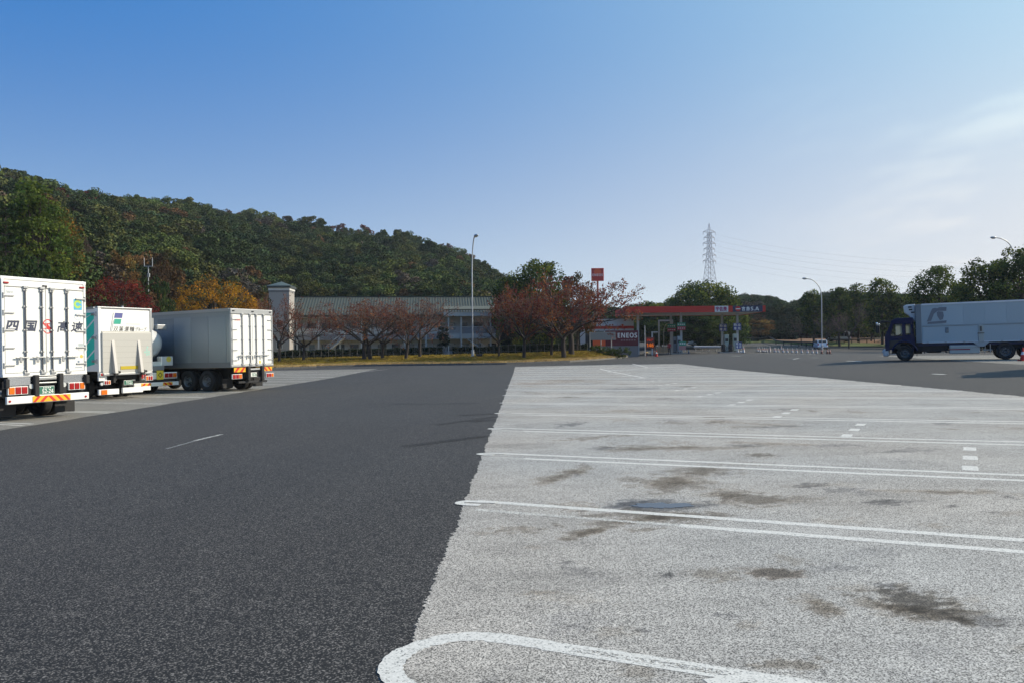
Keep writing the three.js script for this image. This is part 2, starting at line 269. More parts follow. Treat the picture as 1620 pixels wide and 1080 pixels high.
trail(887, 856, 1000, 824, 9, 34, 8, 0.34); trail(1000, 824, 1075, 818, 5, 40, 9, 0.36); trail(848, 768, 932, 738, 8, 28, 7, 0.32); trail(1030, 772, 1120, 742, 7, 50, 11, 0.3); trail(960, 712, 1110, 706, 7, 36, 5, 0.3); trail(1150, 700, 1290, 704, 6, 40, 5, 0.28); trail(1370, 955, 1545, 985, 8, 46, 16, 0.4); trail(1270, 940, 1330, 975, 5, 36, 10, 0.26); trail(1115, 665, 1260, 675, 7, 34, 4, 0.26); trail(1380, 776, 1580, 780, 7, 40, 5, 0.26);
const cells = new Map(); for (const b of blots) { const m = Math.max(b.a, b.b) * 1.9; for (let i = Math.floor(b.x - m); i <= b.x + m; i++) for (let j = Math.floor(b.d - m); j <= b.d + m; j++) { const k = i + ',' + j; (cells.get(k) ?? cells.set(k, []).get(k)).push(b); } }
function stainsAt(x, d) {
  const c = [1, 1, 1];
  for (const b of cells.get(Math.floor(x) + ',' + Math.floor(d)) ?? []) {
    const dx = x - b.x, dd = d - b.d, co = Math.cos(b.turn), si = Math.sin(b.turn), u = (dx * co + dd * si) / b.a, v = (-dx * si + dd * co) / b.b;
    const m = Math.max(b.a, b.b), rr = Math.hypot(u, v) + b.rag * (noise2(x / m * 1.6 + b.s, d / m * 1.6) + 0.6 * noise2(x / m * 5 + b.s, d / m * 5) + 0.35 * noise2(x / m * 14, d / m * 14 + b.s));
    const k = Math.min(0.85, b.dark * 1.12) * smooth(1.2, 0.55, rr); if (k <= 0) continue;
    for (let i = 0; i < 3; i++) c[i] *= lerp(1, (1 - k) * (0.4 + 0.6 * b.tint[i]) / 1 * 1, Math.min(1, k * 2.2)) ;
  }
  return c;
}

// the black asphalt: one sheet to the horizon
{
  const xs = [...steps(-600, -60, (q) => Math.max(4, (-q - 40) * 0.12)).slice(0, -1), ...steps(-60, -14, () => 1.15).slice(0, -1), ...steps(-14, 0, () => 0.2).slice(0, -1), ...steps(0, 14, () => 0.5).slice(0, -1), ...steps(14, 23, () => 0.5).slice(0, -1), ...steps(23, 29, () => 0.5).slice(0, -1), ...steps(29, 60, () => 1.3).slice(0, -1), ...steps(60, 600, (q) => Math.max(4, (q - 40) * 0.12))];
  const ds = [...steps(-120, 0, () => 10).slice(0, -1), ...steps(0, 50, (q) => 0.14 + q * 0.012).slice(0, -1), ...steps(50, 80, () => 0.75).slice(0, -1), ...steps(80, 118, () => 1.2).slice(0, -1), ...steps(118, 178, () => 2).slice(0, -1), ...steps(178, 800, (q) => Math.max(4, q * 0.1))];
  const g = gridMesh(xs.length, ds.length, (i, j) => onG(xs[i], ds[j]), (x, d) => {
    let k = 1.04 + 0.16 * fbm(x * 0.35, d * 0.12, 4) + 0.09 * fbm(x * 1.7, d * 1.1, 3);
    const lane = Math.exp(-Math.pow((x + 6.2 - 0.5 * noise2(d * 0.05, 3)) / 2.4, 2)); k *= 1 + 0.07 * lane;               // polished by traffic
    if (d > 80) k *= 1.1; if (x > 14.5 && d < 90) k *= 1.12;
    const t = noise2(x * 0.09, d * 0.09) * 0.025;
    return [k * (1 + t), k, k * (1 - t)];
  }, 2048 * 0.0033);
  const ground = part(null, 'ground', g, asphalt, 'structure');
}

// an old pale lot strip between the lanes, its edges frayed where the dark asphalt was laid against it
const LIFT = 0.004;
const leftEdge = (d) => -0.62 + 0.0135 * d + 0.02 * noise2(d * 0.9, 5) + (d < 5 ? -0.02 * (5 - d) : 0);
{
  const ds = steps(1.2, 64.5, (q) => Math.max(0.012, q * 0.0052)), us = steps(0, 14.4, (q) => 0.02 + q * 0.0068), r = rngOf(5);
  const jag = ds.map((d) => (r() - 0.5) * 0.03 + (r() < 0.15 ? (r() - 0.5) * 0.05 : 0)), jagR = ds.map(() => (r() - 0.5) * 0.1);
  const wide = (d) => Math.min(1, (64.6 - d) / 1.2 + 0.2);
  const g = gridMesh(us.length, ds.length, (i, j) => { const d = ds[j], l = leftEdge(d), t = us[i] / 14.4; const x = l + (14.05 - l) * t + jag[j] * Math.max(0, 1 - us[i] * 9) + jagR[j] * (i === us.length - 1 ? 1 : 0); return onG(x, d, LIFT); }, (x, d) => {
    const s = stainsAt(x, d);
    let k = 0.95 + 0.14 * fbm(x * 0.5 + 9, d * 0.5, 4) + 0.1 * fbm(x * 3.1, d * 3.1, 3);
    k *= 1 - 0.1 * smooth(0.05, 0.5, fbm(x * 0.22 + 40, d * 0.55 + 11, 4)) - 0.12 * smooth(20, 60, d);
    k *= 1 - 0.1 * smooth(0.1, 0.45, fbm(x * 0.35 - 20, d * 1.6, 3));
    const w = 1 + 0.03 * noise2(x * 0.2, d * 0.2 + 50);
    return [k * s[0] * w, k * s[1], k * s[2] / w];
  });
  part(null, 'parking_lot', g, pale, 'structure');
}
function outlineSheet(name, world, lift, mat, colour, parent, cut = 0) {      // a flat sheet inside an outline of ground points
  const pts = world.map((q) => new THREE.Vector2(q.x, -q.z)), g = new THREE.ShapeGeometry(new THREE.Shape(pts));
  const p = g.attributes.position, uv = g.attributes.uv, c = new Float32Array(p.count * 3);
  for (let i = 0; i < p.count; i++) { const x = p.getX(i), d = p.getY(i); p.setXYZ(i, x, G(x, d) + lift, -d); uv.setXY(i, x / TILE, -d / TILE); const k = colour ? colour(x, d) : [1, 1, 1]; c.set(k, i * 3); }
  g.setAttribute('color', new THREE.BufferAttribute(c, 3)); g.computeVertexNormals();
  return part(parent, name, g, mat, parent ? undefined : 'structure');
}
// strips of paint along ground points, cut fine enough to follow the fall of the ground
function stripe(pts, w, lift = LIFT + 0.0015, ends = 0) {
  const q = []; for (let i = 0; i + 1 < pts.length; i++) { const [a, b] = [pts[i], pts[i + 1]], n = Math.max(1, Math.ceil(Math.hypot(b.x - a.x, b.z - a.z) / Math.max(0.05, Math.min(1.2, -a.z * 0.012)))); for (let k = 0; k < n; k++) q.push(a.clone().lerp(b, k / n)); } q.push(pts[pts.length - 1].clone());
  const pos = [], uv = [], idx = [], r = rngOf(Math.floor(Math.abs(pts[0].x * 971 + pts[0].z * 331)));
  for (let i = 0; i < q.length; i++) {
    const a = q[Math.max(0, i - 1)], b = q[Math.min(q.length - 1, i + 1)], l = Math.hypot(b.x - a.x, b.z - a.z), nx = -(b.z - a.z) / l, nz = (b.x - a.x) / l;
    for (const s of [-1, 1]) { const h = w / 2 + (r() - 0.5) * Math.min(0.018, w * 0.14), x = q[i].x + nx * s * h, z = q[i].z + nz * s * h; pos.push(x, G(x, -z) + lift, z); uv.push(x / 3.1, z / 3.1); }
    if (i) { const k = i * 2; idx.push(k - 2, k - 1, k + 1, k - 2, k + 1, k); }
  }
  const g = new THREE.BufferGeometry(); g.setAttribute('position', new THREE.Float32BufferAttribute(pos, 3)); g.setAttribute('uv', new THREE.Float32BufferAttribute(uv, 2)); g.setIndex(idx); g.computeVertexNormals(); return g;
}
const pxStripe = (pts, w, lift) => stripe(pts.map(([x, y]) => gnd(x, y)), w, lift);
const XZ = (x, d) => V(x, 0, -d);
const lotPaint = structure('lot_markings');
{
  const ax = 0.906, ad = -0.423;      // the stalls slant across the strip
  for (let i = 0; i <= 15; i++) {
    const d0 = 4.25 + 3.75 * i, gap = i === 0 ? 0.5 : 0.4, w = i === 0 ? 0.13 : 0.115, edge = leftEdge(d0);
    const x0 = edge + (i === 0 ? 0.22 : 0.0), run = (14.0 - x0) / ax, nx = -ad, nd = ax;           // across the pair
    if (i === 0) {
      const c = XZ(-0.24, 3.93), arc = [], R = 0.37; for (let k = 0; k <= 20; k++) { const t = Math.atan2(nd, nx) + Math.PI * k / 20; arc.push(XZ(c.x + Math.cos(t) * R * 1.05, -c.z + Math.sin(t) * R)); }
      const a = arc[0], b = arc[20], p1 = XZ(a.x + ax * 0.42, -a.z + ad * 0.42), p2 = XZ(b.x + ax * 3, -b.z + ad * 3);
      part(lotPaint, 'stall_line', stripe([p1, ...arc], 0.125), paint);
      part(lotPaint, 'stall_line', [stripe([XZ(p1.x - nx * 0.05, -p1.z - nd * 0.05), XZ(p1.x + ax * 6 - nx * 0.05, -p1.z + ad * 6 - nd * 0.05)], 0.04), stripe([XZ(p1.x + nx * 0.045, -p1.z + nd * 0.045), XZ(p1.x + ax * 6 + nx * 0.045, -p1.z + ad * 6 + nd * 0.045)], 0.045)], paint);
      part(lotPaint, 'stall_line', stripe([p1, XZ(p1.x + ax * 6, -p1.z + ad * 6)], 0.05), wornPaint);
      part(lotPaint, 'stall_line', stripe([b, p2], 0.125), paint);
      part(lotPaint, 'repainted_patch', pxStripe([[1120, 1082], [1190, 1071], [1300, 1092]], 0.09, LIFT + 0.002), paint);
      continue;
    }
    const e = XZ(x0, d0), off = (k, t) => XZ(e.x + nx * k + ax * t, -e.z + nd * k + ad * t);
    const near = i === 1 ? wornPaint : paint;
    part(lotPaint, 'stall_line', stripe([off(gap / 2, 0.05), off(gap / 2, run)], w), paint);
    part(lotPaint, 'stall_line', stripe([off(-gap / 2, 0.25), off(-gap / 2, i === 1 ? 1.3 : 0.8)], w * 0.8), wornPaint);
    if (i === 1) part(lotPaint, 'stall_line', stripe([off(-gap / 2, 1.3), off(-gap / 2, 2.3)], w * 0.7), wornPaint);
    part(lotPaint, 'stall_line', stripe([off(-gap / 2, i === 1 ? 2.3 : 0.8), off(-gap / 2, run)], w), paint);
    if (i < 9) { const tip = []; for (let k = 0; k <= 8; k++) { const t = Math.PI * k / 8; tip.push(off(0.07 + 0.085 * Math.cos(t), 0.06 - 0.14 * Math.sin(t))); } part(lotPaint, 'line_end', stripe([off(0.19, 0.3), ...tip, off(0.0, 0.2)], 0.1, LIFT + 0.005), paint); }
    if (i < 13) for (let k = 0; k < 3; k++) { const x = 5.63 + 0.05 * i + 0.5 * k, d = 9.55 + 3.62 * (i - 1) + 0.84 * k; part(lotPaint, 'lane_dash', stripe([XZ(x - 0.1, d - 0.17), XZ(x + 0.1, d + 0.17)], 0.17), paint); }
  }
  for (const pts of [[[949, 583], [1020, 597.5]], [[850, 583], [935, 579], [1000, 575], [1025, 581], [1100, 579]], [[960, 586], [1060, 580]], [[880, 588], [1000, 585], [1120, 584]]]) part(lotPaint, 'lane_line', pxStripe(pts, 0.16, LIFT + 0.005), paint);
}
// the grey lorry lot on the left and the one across the lane on the right
{
  const grey = (x, d) => { const k = 0.52 + 0.1 * fbm(x * 0.3, d * 0.3, 4); return [k, k * 0.99, k * 0.95]; };
  const fill = (edge, far, n) => {
    const g = gridMesh(40, n, (i, j) => { const t = i / 39, [x0, d0] = edge(j / (n - 1)), [x1, d1] = far(j / (n - 1)); return onG(lerp(x0, x1, t), lerp(d0, d1, t), 0.004); }, grey); return g;
  };
  part(null, 'lorry_lot', fill((t) => [-11.75 + 0.08 * noise2(t * 60, 2), lerp(6, 67, t)], (t) => [-46, lerp(12, 72, t)], 90), pale, 'structure');
  const greyR = fill((t) => [lerp(23.6, 31.2, t) + 0.08 * noise2(t * 50, 8), lerp(33, 66, t)], (t) => [lerp(60, 60, t), lerp(20, 62, t)], 70);
  part(null, 'lorry_lot', greyR, pale, 'structure').name = numbered('lorry_lot');
  const lm = structure('lorry_lot_markings'), ax = 0.896, ad = -0.444;
  for (let i = 0; i <= 13; i++) { const d0 = 11.6 + 3.62 * i; for (const k of [0, 0.36]) part(lm, 'stall_line', stripe([XZ(-11.8 - 0.1 * (i % 3), d0 + k), XZ(-11.8 - ax * 11.5, d0 + k - ad * 11.5)], 0.1, 0.008), i % 3 === 1 ? wornPaint : paint); }
  for (const pts of [[[452, 594], [560, 589], [612, 584]], [[440, 600], [520, 596]], [[470, 588.5], [540, 587]]]) part(lm, 'lane_line', pxStripe(pts, 0.16, 0.01), wornPaint);
  for (let i = 0; i <= 7; i++) { const d0 = 36.5 + 3.7 * i, x0 = lerp(23.6, 31.2, (d0 - 33) / 33) + 0.3; part(lm, 'stall_line', stripe([XZ(x0, d0), XZ(x0 + ax * 16, d0 + ad * 16)], 0.13, 0.008), i % 2 ? paint : wornPaint); }
  for (const [a, b] of [[[1476, 591.2], [1496, 592]], [[1158, 562.5], [1172, 563]], [[1246, 566], [1256, 565.6]], [[1255, 568], [1265, 566.4]], [[1283, 565.4], [1297, 565.6]], [[1340, 570.5], [1364, 571.5]]]) part(lm, 'lane_dash', pxStripe([a, b], 0.2, 0.009), paint);
  part(lm, 'lane_line', pxStripe([[1100, 557.4], [1135, 557.6]], 0.35, 0.009), paint); part(lm, 'lane_line', pxStripe([[1185, 557.6], [1290, 560], [1320, 560]], 0.3, 0.009), wornPaint);
  part(lm, 'lane_line', pxStripe([[262, 710], [318, 694.5]], 0.06, 0.006), faintPaint); part(lm, 'lane_line', pxStripe([[308, 697], [350, 687]], 0.09, 0.008), wornPaint);
}
{
  const darkStrip = new THREE.MeshStandardMaterial({ map: asphaltTex, color: new THREE.Color().setRGB(0.42, 0.42, 0.46), roughness: 0.7, side: THREE.DoubleSide }), soft = new THREE.MeshStandardMaterial({ map: asphaltTex, color: new THREE.Color().setRGB(0.84, 0.84, 0.86), alphaMap: wornTex, transparent: true, roughness: 0.85, side: THREE.DoubleSide });
  const t = structure('tyre_and_dark_marks');
  part(t, 'dark_mark', pxStripe([[617, 638.8], [690, 638.3], [759, 637.6]], 0.11, 0.004), darkStrip);  // a narrow strip across the lane, darker than the asphalt round it
  part(t, 'dark_mark', pxStripe([[640, 706], [710, 697], [770, 689]], 0.3, 0.004), soft); part(t, 'dark_mark', pxStripe([[725, 657], [760, 655], [784, 654]], 0.28, 0.004), soft); part(t, 'dark_mark', pxStripe([[745, 667], [782, 663]], 0.35, 0.004), soft); part(t, 'dark_mark', pxStripe([[690, 672], [760, 662], [784, 659]], 0.22, 0.005), soft);  // broad faint skid marks left by tyres
}
// a shallow puddle lying over the nearest full stall line
{
  const r = rngOf(31), c = gnd(1042, 801), out = []; for (let k = 0; k < 40; k++) { const t = k / 40 * 2 * Math.PI, q = gnd(1048 + Math.cos(t) * 42, 800 + Math.sin(t) * 4.4), m = 1 + 0.42 * noise2(Math.cos(t) * 2.1, Math.sin(t) * 2.1) + 0.2 * (r() - 0.5); out.push(c.clone().lerp(q, m)); }
  const wet = new THREE.MeshPhysicalMaterial({ color: new THREE.Color().setRGB(0.03, 0.031, 0.032), roughness: 0.16, side: THREE.DoubleSide });
  const m = outlineSheet('puddle', out, LIFT + 0.004, wet);
}

// ---------------------------------------------------------------- hills and their woods
const leafMat = new THREE.MeshPhysicalMaterial({ vertexColors: true, roughness: 1, transmission: 0.42, thickness: 0, side: THREE.DoubleSide, specularIntensity: 0.1 });
const farLeafMat = new THREE.MeshPhysicalMaterial({ vertexColors: true, roughness: 1, specularIntensity: 0.12, side: THREE.DoubleSide });
const barkMat = new THREE.MeshStandardMaterial({ vertexColors: true, roughness: 0.95, side: THREE.DoubleSide });
const BARK = [0.045, 0.034, 0.027];
const tone = (c, r, v = 0.35, hue = 0.12) => { const k = 1 + v * (r() * 2 - 1), h = hue * (r() * 2 - 1); return [c[0] * k * (1 + h), c[1] * k, c[2] * k * (1 - h)]; };
// clumps of leaves spread through a crown; sx, sy, sz are its half sizes, its middle at height cy
function clumped(g, r, { sx, sy, sz, cy, clumps, each, size, leaf, col, col2, flatTo = -0.55, core = 0.45, lie = 0.15 }) {
  const centres = [];
  for (let k = 0; k < clumps; k++) {
    let x, y, z; do { x = r() * 2 - 1; y = r() * 2 - 1; z = r() * 2 - 1; } while (x * x + y * y + z * z > 1);
    const l = Math.hypot(x, y, z) || 1, m = Math.pow(l, core) / l; x *= m; y *= m; z *= m; if (y < flatTo) y = flatTo * (0.6 + 0.4 * r());
    const c = V(x * sx, cy + y * sy, z * sz), q = size * (0.6 + 0.7 * r()), base = tone(col2 && r() < 0.35 ? col2 : col, r, 0.22, 0.1); centres.push(c);
    for (let i = 0; i < each; i++) {
      let a, b, e; do { a = r() * 2 - 1; b = r() * 2 - 1; e = r() * 2 - 1; } while (a * a + b * b + e * e > 1);
      const w = Math.pow(Math.hypot(a, b, e), -0.35); g.leaf(c.x + a * w * q, c.y + b * w * q * 0.72, c.z + e * w * q, leaf, r, tone(base, r, 0.3, 0.1), lie);
    }
  }
  return centres;
}
// wood for a far crown: one geometry with its stem, coloured by its own leaves; copies are tinted
function woodProto(seed, o) {
  const r = rngOf(seed), g = new Growth();
  g.limb([V(0, -1.5, 0), V(0.1, o.cy * 0.5, 0), V(0, o.cy, 0)], 0.22, 0.1, 5, [0.5, 0.4, 0.32]);
  clumped(g, r, { col: [1, 1, 1], ...o });
  return g.build();
}
const protoBroad = [1, 2, 3, 4].map((k) => woodProto(100 + k, { sx: 3.5 + 0.3 * (k % 2), sy: 3.2, sz: 3.5, cy: 4.6, clumps: 52, each: 150, size: 0.85, leaf: 0.27, core: 0.28 }));
const protoTall = [1, 2].map((k) => woodProto(120 + k, { sx: 2.4, sy: 4.4, sz: 2.4, cy: 5.4, clumps: 46, each: 140, size: 0.75, leaf: 0.26, core: 0.28 }));
const WOOD = { green: [0.058, 0.084, 0.03], dark: [0.036, 0.056, 0.023], olive: [0.09, 0.1, 0.034], light: [0.1, 0.13, 0.036], rust: [0.13, 0.075, 0.035], red: [0.12, 0.04, 0.032], gold: [0.3, 0.19, 0.03], grey: [0.1, 0.085, 0.07] };

// the hill on the left, from the foot behind the lorries and the lodge to its wooded ridge
const sky1 = [[-700, 250], [-300, 262], [-100, 268], [0, 268], [50, 283], [100, 292], [150, 303], [168, 312], [200, 306], [250, 302], [290, 312], [330, 325], [380, 325], [430, 333], [470, 343], [520, 352], [570, 360], [610, 370], [650, 368], [690, 385], [730, 395], [760, 412], [790, 430], [815, 447], [850, 480], [900, 535]];
const along = (t, x) => { if (x <= t[0][0]) return t[0][1]; for (let i = 0; i + 1 < t.length; i++) if (x <= t[i + 1][0]) return lerp(t[i][1], t[i + 1][1], (x - t[i][0]) / (t[i + 1][0] - t[i][0])); return t[t.length - 1][1]; };
const foot1 = [[-700, 46], [0, 66], [120, 76], [300, 104], [430, 132], [820, 140], [900, 150]], ridge1 = [[-700, 150], [0, 205], [400, 265], [800, 335], [900, 350]];
const horizonAt = (px) => 552.5 - 0.0087 * (px - 810);
const pxOf = (x, d) => 810 + F * x / d;
function hillHeight(sky, foot, ridge, crown) { return (x, d) => {
  const u = pxOf(x, d), f = along(foot, u), q = along(ridge, u), base = G(x, d); if (d <= f) return base;
  const top = EYE.y + (horizonAt(u) - along(sky, u)) / F * q - crown - base, s = (d - f) / (q - f);
  return base + (s < 1 ? top * Math.pow(s, 0.92) : Math.max(-5, top - (d - q) * 0.55)) + 0.8 * noise2(x * 0.03, d * 0.03) * Math.min(1, s * 3);
}; }
const hill1 = hillHeight(sky1, foot1, ridge1, 9.4);
const earth = new THREE.MeshStandardMaterial({ color: new THREE.Color().setRGB(0.035, 0.035, 0.02), roughness: 1, side: THREE.DoubleSide });
function hillMesh(name, us, height, foot, ridge, over) {
  const p = [], idx = [], n = 40;
  us.forEach((u, i) => { const f = along(foot, u) - 1, q = along(ridge, u) + over; for (let j = 0; j < n; j++) { const d = lerp(f, q, j / (n - 1)), x = (u - 810) / F * d; p.push(x, j === 0 ? G(x, d) - 0.5 : height(x, d), -d); if (i && j) { const a = i * n + j; idx.push(a - n - 1, a - 1, a, a - n - 1, a, a - n); } } });
  const g = new THREE.BufferGeometry(); g.setAttribute('position', new THREE.Float32BufferAttribute(p, 3)); g.setIndex(idx); g.computeVertexNormals();
  part(null, name, g, earth, 'structure');
}
hillMesh('hill', steps(-700, 900, () => 20), hill1, foot1, ridge1, 90);

// hundreds of trees that read as one wood: one mass per crown form
function wood(name, protos, list) {
  protos.forEach((geo, k) => {
    const l = list.filter((_, i) => i % protos.length === k); if (!l.length) return;
    const m = new THREE.InstancedMesh(geo, farLeafMat, l.length), o = new THREE.Object3D(), c = new THREE.Color();
    l.forEach((t, i) => { o.position.set(t.x, t.y, t.z); o.rotation.set(t.lean, t.turn, t.lean * 0.7); o.scale.set(t.s * t.w, t.s, t.s * t.w); o.updateMatrix(); m.setMatrixAt(i, o.matrix); m.setColorAt(i, c.setRGB(...t.col)); });
    m.name = numbered(name); m.userData = { kind: 'stuff', label: 'mixed autumn woodland covering the hillside in green, olive and rust crowns' }; scene.add(m);
  });
}
{
  const r = rngOf(404), broad = [], tall = [];
  for (let u = -420; u < 850; u += 0) {
    u += 20 + 8 * r(); const f = along(foot1, u), q = along(ridge1, u);
    for (let d = f + 2 + 4 * r(); d < q + 16; d += 4.0 + 2.4 * r()) {
      const dd = d + (r() - 0.5) * 3, uu = u + (r() - 0.5) * 22; if (r() < 0.06) continue;
      const x = (uu - 810) / F * dd; if (uu > 400 && uu < 840 && dd < 140) continue;
      const zone = noise2(x * 0.018, dd * 0.018), k = r() + 0.32 * zone; let col = k < 0.3 ? WOOD.dark : k < 0.62 ? WOOD.green : k < 0.92 ? WOOD.olive : k < 1.18 ? WOOD.light : WOOD.rust;
      const odd = r(); if (noise2(x * 0.035 + 30, dd * 0.035) > 0.62 && odd < 0.45) col = odd < 0.3 ? WOOD.rust : WOOD.grey; else if (odd < 0.016) col = WOOD.rust; else if (odd < 0.02) col = WOOD.red; else if (odd < 0.04) col = WOOD.grey; 
      const t = { x, z: -dd, y: hill1(x, dd) - 0.6, s: (0.82 + 0.42 * r() + (dd > along(ridge1, uu) - 14 ? 0 : 0.22 * r())) * (dd < along(foot1, uu) + 16 ? 0.6 : 1), w: 0.85 + 0.4 * r(), turn: r() * 6.3, lean: (r() - 0.5) * 0.2, col: tone(col, r, 0.2, 0.1) };
      (r() < 0.16 ? tall : broad).push(t);
    }
  }
  wood('hillside_wood', protoBroad, broad); wood('hillside_wood', protoTall, tall);
}
// the blue ridge far off on the right
const sky2 = [[860, 510], [980, 505], [1050, 492], [1120, 482], [1160, 476], [1190, 469], [1215, 473], [1240, 492], [1262, 486], [1290, 470], [1330, 466], [1420, 470], [1620, 480], [1900, 490]], foot2 = [[860, 200], [1900, 200]], ridge2 = [[860, 430], [1200, 400], [1900, 420]];
const hill2 = (x, d) => { const u = pxOf(x, d), f = 200, q = along(ridge2, u); if (d <= f) return G(x, d); const top = EYE.y + (horizonAt(u) - along(sky2, u)) / F * q - 8 - G(x, d), s = (d - f) / (q - f); return G(x, d) + (s < 1 ? top * Math.pow(s, 0.9) : Math.max(-5, top - (d - q) * 0.5)); };
hillMesh('far_hill', steps(860, 1900, () => 20), hill2, foot2, ridge2, 80);
{
  const r = rngOf(505), l = [];
  for (let u = 880; u < 1840;) { u += 8 + 5 * r(); for (let d = 205; d < along(ridge2, u) + 12; d += 7 + 4 * r()) { const uu = u + (r() - 0.5) * 16, x = (uu - 810) / F * d, k = r(); l.push({ x, z: -d, y: hill2(x, d) - 0.8, s: 0.85 + 0.55 * r(), w: 0.95 + 0.4 * r(), turn: r() * 6.3, lean: 0, col: tone(k < 0.45 ? WOOD.dark : k < 0.75 ? WOOD.green : k < 0.9 ? WOOD.olive : k < 0.95 ? WOOD.rust : WOOD.grey, r, 0.2, 0.1) }); } }
  wood('far_wood', protoBroad, l);
}

// the same wooded hillside goes on to the left and behind the camera, where the polished truck sides mirror it
{
  const hill3 = (x, d) => { const t = Math.max(0, -46 - x - 4 * noise2(d * 0.03, 9)); return G(x, d) + 26 * (1 - Math.exp(-t / 34)) + 0.5 * noise2(x * 0.05, d * 0.05) * Math.min(1, t / 8); };
  const xs = steps(-190, -44, () => 4), ds = steps(-110, 44, () => 5), g = gridMesh(xs.length, ds.length, (i, j) => V(xs[i], hill3(xs[i], ds[j]) - (i === xs.length - 1 ? 0.4 : -0.02), -ds[j]), () => [1, 1, 1]); g.deleteAttribute('color');
  part(null, 'side_hill', g, earth, 'structure');
  const r = rngOf(606), l = []; for (let i = 0; i < 520; i++) { const x = -49 - 120 * r(), d = -105 + 148 * r(), k = r(); l.push({ x, z: -d, y: hill3(x, d) - 0.6, s: 0.85 + 0.5 * r(), w: 0.9 + 0.4 * r(), turn: r() * 6.3, lean: 0, col: tone(k < 0.4 ? WOOD.dark : k < 0.7 ? WOOD.green : k < 0.92 ? WOOD.olive : WOOD.rust, r, 0.2, 0.1) }); }
  wood('side_wood', protoBroad, l);
}

// ---------------------------------------------------------------- single trees
// a trunk with limbs that reach into the crown's clumps, and the crown
function treeShape(seed, o) {
  const r = rngOf(seed), crown = new Growth(), wood = new Growth(), bark = o.bark ?? BARK;
  const centres = clumped(crown, r, o), top = V((r() - 0.5) * 0.6, o.cy * 0.95, (r() - 0.5) * 0.6), fork = V((r() - 0.5) * 0.3, o.fork ?? o.cy * 0.42, (r() - 0.5) * 0.3);
  wood.limb([V(0, -0.4, 0), V(0, 0.25, 0), fork.clone().multiplyScalar(0.5), fork], o.trunk, o.trunk * 0.7, 8, bark);
  wood.limb([fork, fork.clone().lerp(top, 0.5).add(V(0.2, 0, -0.1)), top], o.trunk * 0.7, 0.05, 7, bark);
  for (const c of centres.filter((_, i) => i % (o.limbEvery ?? 3) === 0)) { const a = fork.clone().lerp(top, clamp((c.y - fork.y) / (top.y - fork.y + 0.1) - 0.35, 0, 0.8)); wood.limb([a, a.clone().lerp(c, 0.5).add(V(0, -0.25 + 0.5 * r(), 0)), c], o.trunk * 0.3, 0.03, 5, bark); }
  return { crown: crown.build(), wood: wood.build(true) };
}
function addTree(name, label, category, shape, pos, turn = 0, scale = 1, group, mat = leafMat) {
  const t = thing(name, label, category, pos, turn, group);
  if (Array.isArray(scale)) t.scale.set(...scale); else t.scale.setScalar(scale);
  part(t, 'trunk', shape.wood, barkMat); if (shape.crown) part(t, 'crown', shape.crown, mat); return t;
}
// shapes of about 10 m, stretched to size where they stand
const EVER = [0.042, 0.07, 0.019], EVER2 = [0.135, 0.165, 0.03];
const shapes = {
  camphor: [1, 2, 3, 4].map((k) => treeShape(200 + k, { sx: 3.9, sy: 4.2, sz: 3.9, cy: 5.4, clumps: 105, each: 150, size: 0.95, leaf: 0.22, col: EVER, col2: EVER2, trunk: 0.26, fork: 2.6, core: 0.5, flatTo: -0.75 })),
  dense: [1, 2].map((k) => treeShape(220 + k, { sx: 4.4, sy: 4.4, sz: 4.4, cy: 5.2, clumps: 110, each: 120, size: 1.05, leaf: 0.28, col: [0.034, 0.058, 0.018], col2: [0.07, 0.1, 0.022], trunk: 0.3, fork: 2.2, flatTo: -0.85 })),
  gold: treeShape(230, { sx: 5.4, sy: 3.0, sz: 3.8, cy: 4.3, clumps: 66, each: 85, size: 0.85, leaf: 0.3, col: [0.3, 0.16, 0.018], col2: [0.13, 0.075, 0.02], trunk: 0.2, fork: 1.4, flatTo: -0.9 }),
  maple: treeShape(231, { sx: 5.4, sy: 3.2, sz: 3.8, cy: 4.4, clumps: 74, each: 80, size: 0.75, leaf: 0.28, col: [0.075, 0.014, 0.014], col2: [0.11, 0.02, 0.016], trunk: 0.2, fork: 1.4, flatTo: -0.9, lie: 0.5 }),
  tan: treeShape(232, { sx: 3.4, sy: 4.2, sz: 3.4, cy: 5.4, clumps: 56, each: 75, size: 0.85, leaf: 0.28, col: [0.15, 0.085, 0.03], col2: [0.22, 0.15, 0.045], trunk: 0.2, fork: 2, lie: 0.4 }),
  brown: treeShape(233, { sx: 3.4, sy: 4.2, sz: 3.4, cy: 5.4, clumps: 60, each: 70, size: 0.8, leaf: 0.26, col: [0.085, 0.048, 0.022], col2: [0.07, 0.06, 0.024], trunk: 0.2, fork: 2 }),
  shrub: treeShape(234, { sx: 4.2, sy: 3.6, sz: 4.2, cy: 3.4, clumps: 66, each: 80, size: 0.95, leaf: 0.3, col: [0.03, 0.055, 0.02], col2: [0.05, 0.08, 0.024], trunk: 0.18, fork: 1, flatTo: -0.9 }),
};
